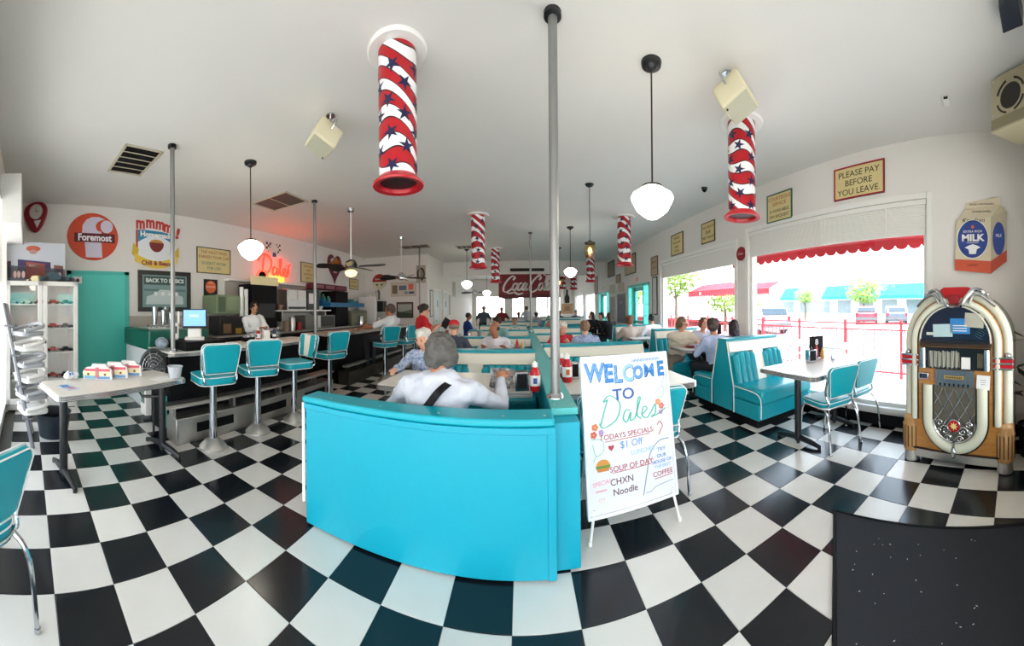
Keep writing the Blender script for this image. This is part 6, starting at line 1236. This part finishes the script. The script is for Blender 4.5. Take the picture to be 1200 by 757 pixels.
def caddy(label, x, y, z, rz=0, menu=False, s=1.0):
    t = thing('condiment_caddy', label, 'caddy', (x, y, z), rz, 'condiment caddies'); b = MB()
    for q in (.02, .07): b.tube([(p[0], p[1], q) for p in rrect(.22 * s, .13 * s, .03)], .003, 5, True)
    for a in (-.1, .1): b.tube([(a * s, -.06 * s, .07), (a * s, 0, .16), (a * s, .06 * s, .07)], .003, 5)
    b.build('wire_frame', CHROME, t)
    for i, (a, c_, m, h) in enumerate(((-.07, -.02, CHROME, .08), (-.01, .03, RED, .17), (.05, -.02, YEL, .14), (.08, .035, WHITEP, .09), (-.05, .04, M('pepper', '#5a4a3c', .4), .09))): MB().lathe([(.022 * s, .005), (.022 * s, h * .75), (.012 * s, h * .85), (.01 * s, h)], 12, c=(a * s, c_ * s, 0)).build('shaker', m, t)
    if menu: MB().box((.03, .09, .14), (.2, .02, .27)).build('menu_holder', BLACK, t, smooth=0); text('8', .1, PAPER, t, (.03, .078, .2)).rotation_euler = (R(90), 0, 0)
    return t
caddy('caddy with sauces and a black menu holder on the window table', 3.15, 2.28, .762, R(-20), True)
napkins('chrome napkin box beside the menu holder on the window table', 2.92, 2.22, .762, R(-20))
for i, (x, y) in enumerate(((3.2, 2.1), (3.27, 2.13))):
    t = thing('creamer_jug', ('left' if i == 0 else 'right') + ' little steel creamer before the menu holder', 'jug', (x, y, .762), 0, 'steel creamers'); MB().lathe([(.025, 0), (.028, .04), (.02, .06), (.022, .075)], 14).build('jug', CHROME, t)
caddy('caddy beside the balding man in a white T-shirt', -.05, 4.85, .762, .2); caddy('caddy with a yellow bottle on the far counter section', -3.75, 6.9, cz, R(80)); ketchup('red bottles at the end of the far counter before the seated man', -3.55, 7.3, cz, 1.4); caddy('caddy on the party table by the window', 3.1, 4.5, .762, .1); ketchup('tall red cup at the centre of the party table', 2.98, 4.28, .762, 1.1)
for i, (x, y, m) in enumerate(((2.62, 4.38, REDD), (2.8, 4.5, PAPER), (2.75, 4.25, PAPER))):
    t = thing('dinner_plate', ('red food basket at the aisle end of the party table', 'white plate before the woman in beige', 'white plate before the man in pale blue')[i], 'plate', (x, y, .762), 0, 'plates on the party table'); MB().lathe([(0, .004), (.07, .004), (.11, .02), (.105, .022), (.07, .008), (0, .008)], 24).build('dish', m, t)
rr_ = random.Random(12)
for i in range(12):
    x, y = -1.95 + (i % 6) * .21 + rr_.uniform(-.04, .04), 6.55 + (i // 6) * .28 + rr_.uniform(-.05, .05); m = (PAPER, CHROME, RED, M('glass_grey', '#a9b4b8', .2))[i % 4]; h = .1 + .05 * (i % 3)
    t = thing('tumbler', '%s %s vessel in the %s row of the crowded table' % (('first', 'second', 'third', 'fourth', 'fifth', 'sixth')[i % 6], ('white', 'steel', 'red', 'grey glass')[i % 4], ('nearer', 'farther')[i // 6]), 'cup', (x, y, .762), 0, 'tableware on the crowded table'); MB().lathe([(.025, 0), (.032, h), (.027, h), (0, .01)], 12).build('vessel', m, t)
# ------------------------------------------------------------------ people
def remeshed(mb, name, mat, parent, voxel=.014, smooth=6, origin=Vector((0, 0, 0)), disp=None):
    me = bpy.data.meshes.new('tmp'); me.from_pydata([tuple(Vector(v) - origin) for v in mb.v], [], mb.f)
    o = bpy.data.objects.new('tmp', me); COL.objects.link(o)
    r = o.modifiers.new('r', 'REMESH'); r.mode = 'VOXEL'; r.voxel_size = voxel; r.use_smooth_shade = True
    s = o.modifiers.new('s', 'SMOOTH'); s.factor = .5; s.iterations = smooth
    if disp:
        tx = bpy.data.textures.new('folds', 'CLOUDS'); tx.noise_scale = disp[1]; tx.noise_depth = 2
        d_ = o.modifiers.new('d', 'DISPLACE'); d_.texture = tx; d_.strength = disp[0]; d_.mid_level = .5; d_.texture_coords = 'GLOBAL'
    dg = bpy.context.evaluated_depsgraph_get(); dg.update()
    m2 = bpy.data.meshes.new_from_object(o.evaluated_get(dg)); bpy.data.objects.remove(o); bpy.data.meshes.remove(me)
    m2.name = name; m2.materials.clear(); m2.materials.append(mat)
    q = bpy.data.objects.new(name, m2); COL.objects.link(q); q.parent = parent; return q
def cap(b, p0, p1, r0, r1, seg=12):
    b.cyl(p0, p1, r0, r1, seg); b.ell(p0, (r0, r0, r0), seg, 8); b.ell(p1, (r1, r1, r1), seg, 8)
def ik(S_, H, a, b, pole):
    S_, H = Vector(S_), Vector(H); d = H - S_; L = min(d.length, (a + b) * .985); dn = d.normalized(); H = S_ + dn * L
    x = (a * a - b * b + L * L) / (2 * L); h = math.sqrt(max(a * a - x * x, 0)); p = Vector(pole); p = (p - dn * p.dot(dn)).normalized()
    return S_ + dn * x + p * h, H
SKINS = {'l': M('skin_light', '#d9a184', .5), 'm': M('skin_mid', '#c08663', .5), 'd': M('skin_tan', '#a36a4c', .5)}
EYE = M('eye_dark', '#2a1c18', .2); LIP = M('lip', '#a8584e', .5)
def frame(f, up=Vector((0, 0, 1))):
    f = f.normalized(); r = f.cross(up).normalized(); u = r.cross(f); return Matrix((r, f, u)).transposed().to_4x4()
def person(label, px, py, face, head, seat=.46, skin='l', top='#ffffff', top2=None, sleeves='short', bottom='#22252c', hair='#3a2a20', style='short', look=None, pitch=0.0, hands=None, vox=.016, stand=False, cap_col=None, glasses=False, sc=.95, group=None, tmat=None, legs=None, apron=None, strap=False, knee_out=0):
    t = thing('person', label, 'person', (px, py, 0), 0, group); O = Vector((px, py, 0))
    a = R(face); f = Vector((-sin(a), cos(a), 0)); r = Vector((cos(a), sin(a), 0)); U = Vector((0, 0, 1)); H = Vector(head)
    la = a if look is None else R(look); lf = Vector((-sin(la), cos(la), 0)); lf = (lf * cos(R(pitch)) + U * sin(R(pitch))).normalized()
    hz = (.90 * sc if stand else seat + .09); P = O + U * hz
    HF = frame(lf); hx = Matrix.Translation(H) @ HF
    NB = H - U * .155 * sc - f * .03 - lf * .02  # neck base
    sp_ = (NB - P); sd = sp_.normalized(); tl = sp_.length
    body, shirt, pant, shoe = MB(), MB(), MB(), []; k = sc
    TF = Matrix((r, sd.cross(r) * -1 if False else (sd.cross(r)), sd)).transposed().to_4x4()
    fy = sd.cross(r); 
    def tp(x, y, z): return P + r * x + fy * y + sd * (z * tl)
    W = .185 * k
    for b, g in ((body, 0), (shirt, .014)):
        b.ell(tp(0, 0, .02), (.155 * k + g, .11 * k + g, .12 * k + g), 16, 10, X=TF); b.ell(tp(0, .01, .3), (.145 * k + g, .11 * k + g, .17 * k + g), 16, 10, X=TF)
        b.ell(tp(0, .0, .64), (.17 * k + g, .115 * k + g, .19 * k + g), 16, 10, X=TF); cap(b, tp(-W * .82, -.005, .86), tp(W * .82, -.005, .86), .062 * k + g, .062 * k + g)
        cap(b, tp(0, -.01, .84), tp(0, 0, .97), .075 * k + g * .6, .058 * k + g * .3)
    cap(body, NB, H - U * .05 + lf * -.02, .052 * k, .05 * k)
    if strap: pass
    # head
    s = k * .98
    for c, rad in (((0, -.012, .03), (.074, .092, .088)), ((0, .018, -.03), (.062, .07, .085)), ((0, .045, -.075), (.038, .035, .035)), ((0, .088, -.022), (.013, .02, .02)), ((0, .082, .0), (.009, .014, .03)), ((-.074, -.005, -.01), (.012, .02, .03)), ((.074, -.005, -.01), (.012, .02, .03)), ((0, .07, .028), (.05, .02, .014)), ((-.04, .055, -.03), (.025, .025, .025)), ((.04, .055, -.03), (.025, .025, .025))):
        body.ell(hx @ (Vector(c) * s), tuple(q * s for q in rad), 14, 10, X=HF)
    # arms
    hd = hands or (((-.24, .08, -.05), (.24, .08, -.05)) if stand else None) or ((-.14, .28, .24), (.14, .28, .24)); LA, LB = .27 * k, .25 * k
    for i, sg in enumerate((-1, 1)):
        Sh = tp(sg * W, -.005, .86); h_ = hd[i]
        Hd = Vector(h_[1:]) if h_[0] == 'w' else P + r * h_[0] + f * h_[1] + U * h_[2]
        pole = r * sg * .6 - U * .8 - f * .25
        E_, Hd = ik(Sh, Hd, LA, LB, pole)
        cap(body, Sh, E_, .046 * k, .038 * k); cap(body, E_, Hd, .038 * k, .026 * k)
        if sleeves == 'long': cap(shirt, Sh, E_, .062 * k, .052 * k); cap(shirt, E_, E_ + (Hd - E_) * .93, .052 * k, .038 * k)
        elif sleeves == 'short': m_ = Sh + (E_ - Sh) * .8; cap(shirt, Sh, m_, .066 * k, .062 * k)
        d = (Hd - E_).normalized(); n = d.cross(r * sg); n = n.normalized() if n.length > .1 else U; sd2 = d.cross(n).normalized()
        if vox < .03:
            fr2 = Matrix((sd2, d, n)).transposed().to_4x4(); body.ell(Hd + d * .045 * k, (.038 * k, .048 * k, .02 * k), 12, 8, X=fr2)
            for q, L in ((-.027, .062), (-.009, .072), (.009, .068), (.027, .054)):
                b0 = Hd + d * .08 * k + sd2 * q * k; b1 = b0 + d * L * .55 * k - U * .012 * k; b2 = b1 + d * L * .3 * k - U * .03 * k
                cap(body, b0, b1, .0105 * k, .0095 * k, 8); cap(body, b1, b2, .0095 * k, .0085 * k, 8)
            tm = Hd + d * .03 * k + sd2 * (-sg) * .035 * k; cap(body, tm, tm + d * .035 * k + sd2 * (-sg) * .025 * k, .013 * k, .0105 * k, 8); cap(body, tm + d * .035 * k + sd2 * (-sg) * .025 * k, tm + d * .065 * k + sd2 * (-sg) * .02 * k, .0105 * k, .009 * k, 8)
        else: body.ell(Hd + d * .06 * k, (.04 * k, .04 * k, .04 * k))
    # legs
    for sg in (-1, 1):
        hip = P + r * sg * .09 * k - U * .01
        if stand:
            kn = O + r * sg * .1 * k + f * .03 + U * .48 * k; an = O + r * sg * .11 * k - f * .01 + U * .08
        else:
            kd = (f * cos(R(knee_out)) + r * sin(R(knee_out))).normalized()
            kn = P + r * sg * .11 * k + kd * .42 * k + U * .0; kn.z = seat + .05; an = Vector((kn.x, kn.y, .09)) + kd * .03 * sg
            if legs == 'tuck': an = Vector((kn.x, kn.y, .3)) - f * .2
        ff = f if stand or not knee_out else kd
        cap(body, hip, kn, .07 * k, .05 * k); cap(body, kn, an, .048 * k, .034 * k)
        cap(pant, hip, kn, .088 * k, .066 * k); cap(pant, kn, an + (kn - an) * .06, .064 * k, .05 * k)
        so_ = MB(); shoe.append(so_); so_.ell(an + ff * .06 - U * .045, (.045, .12, .045), 12, 8, X=frame(Vector((ff.x, ff.y, 0)))); cap(so_, an - U * .03, an + U * .02, .042, .042)
    pant.ell(P, (.165 * k, .125 * k, .12 * k), 16, 10, X=TF)
    remeshed(body, 'body', SKINS[skin], t, vox, 4, O)
    TM = tmat or M('cloth_' + top[1:], top, .85, noise=.35 if top2 else .12, nscale=40 if top2 else 6, col2=top2 or None, bump=.35, bscale=9)
    sh = remeshed(shirt, 'shirt', TM, t, max(vox, .016), 5, O, (.045, .09) if vox < .02 else None)
    remeshed(pant, 'trousers', M('cloth_' + bottom[1:], bottom, .85, bump=.3, bscale=9), t, max(vox, .02), 5, O)
    for sb_ in shoe: remeshed(sb_, 'shoe', M('shoe_dark', '#2b211c', .5), t, .02, 3, O)
    # face bits
    e = MB(); lp = MB()
    for sx_ in (-1, 1): e.ell(hx @ (Vector((sx_ * .03, .080, .005)) * s) - O, (.011 * s, .006 * s, .007 * s), 8, 6, X=HF)
    for sx_ in (-1, 1): e.ell(hx @ (Vector((sx_ * .03, .085, .028)) * s) - O, (.017 * s, .005 * s, .004 * s), 8, 6, X=HF)
    e.build('eyes', EYE, t); lp.ell(hx @ (Vector((0, .082, -.058)) * s) - O, (.022 * s, .007 * s, .006 * s), 8, 6, X=HF); lp.build('mouth', LIP, t)
    if glasses:
        g = MB()
        for sx_ in (-1, 1): g.tube([hx @ (Vector((sx_ * .031 + .022 * cos(q * pi / 8), .094, .003 + .018 * sin(q * pi / 8))) * s) - O for q in range(16)], .0025, 5, True); g.tube([hx @ (Vector((sx_ * .053, .092, .005)) * s) - O, hx @ (Vector((sx_ * .078, .0, .005)) * s) - O], .0025, 5)
        g.build('glasses', BLACKM, t)
    # hair
    hm = M('hair_' + hair[1:], hair, .6, noise=.7, nscale=14, col2=None, bump=.9, bscale=28)
    if style:
        h = MB(); vx = .012
        if style == 'bald': L = [((0, -.055, .0), (.078, .055, .05)), ((-.068, -.03, .01), (.02, .05, .035)), ((.068, -.03, .01), (.02, .05, .035))]
        else:
            L = [((0, -.025, .048), (.083, .092, .078)), ((0, -.06, .01), (.08, .06, .08)), ((-.07, -.02, .02), (.02, .05, .05)), ((.07, -.02, .02), (.02, .05, .05))]
            if style == 'full': L += [((0, -.04, .05), (.10, .10, .09)), ((-.05, -.03, .08), (.05, .07, .05)), ((.05, -.04, .075), (.055, .07, .05)), ((0, -.07, -.01), (.09, .06, .08)), ((0, .03, .09), (.07, .05, .04))]
            if style == 'fluffy': L = [((0, -.03, .02), (.094, .10, .09)), ((-.045, -.05, -.03), (.056, .065, .065)), ((.045, -.05, -.03), (.056, .065, .065)), ((0, -.02, .055), (.08, .092, .065))]
            if style == 'long': L += [((0, -.07, -.08), (.085, .055, .13)), ((0, -.09, -.2), (.09, .045, .12)), ((-.07, -.03, -.08), (.025, .045, .11)), ((.07, -.03, -.08), (.025, .045, .11))]
            if style == 'bun': L += [((0, -.115, .02), (.042, .04, .042))]
            if style == 'bob': L += [((0, -.06, -.03), (.09, .065, .09)), ((-.078, -.005, -.015), (.02, .05, .06)), ((.078, -.005, -.015), (.02, .05, .06))]
        for c, rad in L: h.ell(hx @ (Vector(c) * s), tuple(q * s for q in rad), 14, 10, X=HF)
        remeshed(h, 'hair', hm, t, max(vx, vox * .8), 2, O, (.035, .035) if vox < .026 and style != 'bald' else None)
    if cap_col:
        c = MB(); c.ell(hx @ (Vector((0, -.01, .05)) * s), (.09 * s, .1 * s, .075 * s), 16, 10, X=HF)
        remeshed(c, 'cap', M('cap_' + cap_col[1:], cap_col, .6), t, .012, 3, O)
        MB().ell(hx @ (Vector((0, .1, .045)) * s) - O, (.06 * s, .06 * s, .008 * s), 14, 6, X=HF).build('cap_peak', M('cap_' + cap_col[1:]), t)
    return t, dict(tp=tp, P=P, O=O, f=f, r=r, fy=fy, H=H, k=k)
# front booth: man in white from behind
PL = M('cloth_white_shirt', '#cdd0da', .85, noise=.2, nscale=5, col2='#aeb4c6', bump=.7, bscale=7)
t, q = person('grey haired diner in a white shirt with a black shoulder strap, seen from behind', -.58, 1.97, -8, (-.54, 2.04, 1.12), skin='m', tmat=PL, sleeves='long', hair='#5f5c58', style='fluffy', look=20, pitch=-12, hands=(('w', -.86, 2.36, .80), ('w', -.16, 2.42, .86)), vox=.0125, sc=1.16)
b = MB(); O_ = q['O']; pts = [q['tp'](x, -.150 * 1.16 + abs(x) * .12, z) - O_ for x, z in ((-.07, .15), (-.035, .4), (.0, .6), (.045, .78), (.08, .91))]; pts += [q['tp'](.1, -.10, .99) - O_, q['tp'](.1, .03, 1.02) - O_]
P2 = spl(pts, 6); vs = []; fs = []
for i, p in enumerate(P2):
    tt = (P2[min(i + 1, len(P2) - 1)] - P2[max(i - 1, 0)]).normalized(); sd = tt.cross(q['f']).normalized() * .021; vs += [p + sd - q['f'] * .03, p - sd - q['f'] * .03, p - sd + q['f'] * .004, p + sd + q['f'] * .004]
for i in range(len(P2) - 1):
    for j in range(4): fs.append((i * 4 + j, i * 4 + (j + 1) % 4, i * 4 + 4 + (j + 1) % 4, i * 4 + 4 + j))
b.add(vs, fs).build('shoulder_strap', BLACK, t)
cl = MB(); cl.tube([q['H'] - O_ + Vector((.062 * cos(k_), -.015 + .062 * sin(k_), -.128 + .012 * sin(k_))) for k_ in [i * pi / 10 for i in range(20)]], .02, 8, True, 1.3); cl.build('collar', PL, t)
BLP = M('cloth_blue_pattern', '#6c86b0', .85, noise=.9, nscale=34, col2='#dfe4ee', bump=.3, bscale=10)
person('white haired diner in a blue patterned top at the aisle end of the front table', -1.1, 3.5, 170, (-1.07, 3.3, 1.08), skin='l', tmat=BLP, sleeves='long', hair='#e6e0d6', style='full', look=165, pitch=-15, hands=(('w', -.8, 3.1, .8), ('w', -1.25, 2.95, .8)), vox=.016, sc=.92)
person('waitress in a red polo shirt writing on a pad', -1.78, 5.5, -55, (-1.74, 5.5, 1.4), stand=True, skin='l', top='#c4161f', hair='#2c1e1a', style='bun', look=-62, pitch=-14, glasses=True, hands=(('w', -1.42, 5.62, 1.12), ('w', -1.48, 5.42, 1.1)), sc=.97)
t = thing('order_pad', 'black order pad held by the waitress in red', 'order pad', (-1.36, 5.55, 1.16), R(20)); MB().box((0, 0, 0), (.13, .02, .18), X=Matrix.Rotation(R(35), 4, 'Y')).build('cover', BLACK, t, bev=.003)
person('heavy man in a white T-shirt seated sideways at the far counter', -2.68, 5.85, 75, (-2.62, 5.9, 1.4), seat=.76, skin='d', top='#e2e2e2', hair='#5a4a3e', style='short', look=85, pitch=-4, hands=(('w', -3.3, 5.75, 1.0), ('w', -3.25, 6.2, 1.0)), sc=1.08)
person('diner in a red cap and dark jacket behind the grey haired diner', -1.0, 4.42, -5, (-1.0, 4.62, 1.14), skin='l', top='#3f4152', sleeves='long', hair='#8a7a6a', style='bald', look=5, pitch=-12, cap_col='#c8202a', sc=.95)
person('balding man in a white T-shirt leaning on his folded arms', -.42, 5.35, 165, (-.44, 5.1, 1.07), skin='d', top='#e6e4ea', hair='#2e2622', style='bald', look=140, pitch=-18, hands=(('w', -.25, 4.9, .8), ('w', -.6, 4.9, .8)), sc=.98)
person('woman in a white blouse working behind the counter', -4.42, 3.9, -100, (-4.4, 3.88, 1.46), stand=True, skin='m', top='#efefef', sleeves='long', hair='#1e1614', style='bun', look=-115, pitch=-30, hands=(('w', -4.12, 3.92, 1.1), ('w', -4.12, 3.75, 1.1)), sc=.95)
person('white haired woman in a red top facing the camera', .72, 5.95, 180, (.76, 5.75, 1.04), skin='l', top='#c02a34', sleeves='long', hair='#ece2d4', style='full', look=200, pitch=-10, sc=.93)
PLD = M('cloth_plaid', '#7c8fb8', .85, noise=.8, nscale=26, col2='#c9d0e0')
person('man in a blue plaid shirt seen from behind', 1.05, 4.98, 10, (1.05, 5.12, 1.09), skin='l', tmat=PLD, hair='#8a6a52', style='short', look=-15, pitch=-6, sc=.98)
G8 = 'diners in the far dining room'
person('person in a blue shirt turned sideways in the far room, left', -1.6, 9.2, -60, (-1.55, 9.25, 1.2), skin='d', top='#1f4696', hair='#2a201c', look=-70, vox=.03, sleeves='long')
person('dark haired person with a pale green top slumped before the red sign', -.45, 7.1, 150, (-.55, 7.0, 1.12), skin='m', top='#8fc0bc', hair='#3a2a22', style='full', look=130, pitch=-20, vox=.025)
person('standing person in a dark top in the far room, left of the red sign', -1.55, 12.6, 190, (-1.5, 12.6, 1.42), stand=True, skin='m', top='#4a5260', hair='#1f1815', vox=.03, group=G8)
person('waitress in dark red standing under the left end of the red sign', -.85, 13.6, 170, (-.85, 13.6, 1.38), stand=True, skin='m', top='#7a2a34', hair='#3a2018', vox=.03, style='bun', group=G8)
# party of four
person('woman in a beige cardigan and glasses with crossed ankles, aisle side of the party table', 2.62, 4.92, 160, (2.66, 4.72, 1.13), skin='l', top='#d8cdb8', sleeves='long', bottom='#7c7468', hair='#7a6048', style='bob', look=215, pitch=-14, glasses=True, hands=(('w', 2.95, 4.45, .85), ('w', 2.72, 4.4, .84)), knee_out=38, sc=1.02)
person('young woman in a pale top resting her hand by her face at the window', 3.08, 5.0, 175, (3.1, 4.72, 1.12), skin='l', top='#c9cede', hair='#6a4434', style='bob', look=175, pitch=-8, hands=(('w', 3.2, 4.58, 1.02), ('w', 2.95, 4.6, .82)), sc=.92)
person('man in a pale blue shirt with his back to the big teal booth', 2.72, 3.82, 5, (2.74, 3.93, 1.12), skin='m', top='#b4c0de', sleeves='long', hair='#4a3a34', style='full', look=-30, pitch=-8, hands=(('w', 2.6, 4.15, .82), ('w', 2.9, 4.2, .84)), sc=.97)
person('woman with long dark hair at the window end of the big teal booth', 3.05, 3.8, 0, (3.09, 3.86, 1.1), skin='l', top='#8f8f9c', sleeves='long', hair='#2c2226', style='long', look=-25, pitch=-10, sc=.92)
t = thing('mobile_phone', 'black phone held up between the two diners by the window', 'phone', (3.0, 4.12, 1.05), R(10)); MB().box((0, 0, 0), (.08, .012, .16)).build('case', BLACK, t, bev=.004)
person('man in a white shirt by the far casing of the window', 3.0, 6.75, 5, (3.0, 6.85, 1.15), skin='m', top='#eceaf0', hair='#241c1a', look=10, vox=.02)
person('brown haired woman at the left end of the cream banded booth', 2.38, 6.75, 10, (2.42, 6.75, 1.12), skin='l', top='#b9a89c', hair='#7a4a34', style='full', look=-20, vox=.02)
person('long haired person in black, left of the far trio', 2.28, 9.9, 150, (2.2, 9.7, 1.2), skin='m', top='#15161c', sleeves='long', hair='#15110f', style='long', look=100, vox=.028)
person('dark haired person in black, middle of the far trio', 2.62, 9.9, 150, (2.52, 9.75, 1.15), skin='m', top='#1c1c22', sleeves='long', hair='#1c1614', style='full', look=120, vox=.028)
person('brown haired person in black, window end of the far trio', 2.7, 9.3, 20, (2.66, 9.3, 1.17), skin='m', top='#1a1a22', sleeves='long', hair='#4a2f24', style='long', look=40, vox=.028)
for i, (x, y, z, c, h, l) in enumerate(((1.05, 10.4, 1.16, '#c08a7a', '#2a1f1c', 'pink faced diner just right of the thick pole'), (1.75, 14.2, 1.22, '#2a3038', '#1c1816', 'diner in dark clothes before the poster column'), (1.5, 15.6, 1.25, '#8fb0a0', '#6a5a4a', 'diner in pale green far down by the bottle poster'), (2.55, 14.6, 1.22, '#4a3034', '#2e2220', 'diner under the far side windows'), (.62, 12.9, 1.15, '#a8a8b0', '#2a2422', 'diner in grey just left of the thick pole'), (-.1, 12.7, 1.18, '#c9cdd0', '#4a3a30', 'pale shirted diner below the middle of the red sign'), (.25, 15.4, 1.42, '#b8bcc8', '#5a4a40', 'standing man in grey seen under the right half of the red sign'), (-.2, 9.9, 1.05, '#9fc6c4', '#3a2c26', 'diner in a pale teal top behind the balding man'))):
    person(l, x, y, 180 if i % 2 else 20, (x, y - .1 if i % 2 else y + .1, z), skin='lmd'[i % 3], top=c, hair=h, vox=.035, style='short' if i % 2 else 'full', group=G8, stand=(i == 6))
place_tiles()
bpy.context.view_layer.update(); dg = bpy.context.evaluated_depsgraph_get()
for o in TXT:
    me = bpy.data.meshes.new_from_object(o.evaluated_get(dg)); me.name = o.name
    q = bpy.data.objects.new('lettering', me); q['kind'] = 'stuff'; COL.objects.link(q); q.parent = o.parent; q.matrix_local = o.matrix_local.copy(); q.name = o.name + '_'
for o in TXT:
    nm = o.name; c = o.data; bpy.data.objects.remove(o); bpy.data.curves.remove(c); bpy.data.objects[nm + '_'].name = nm
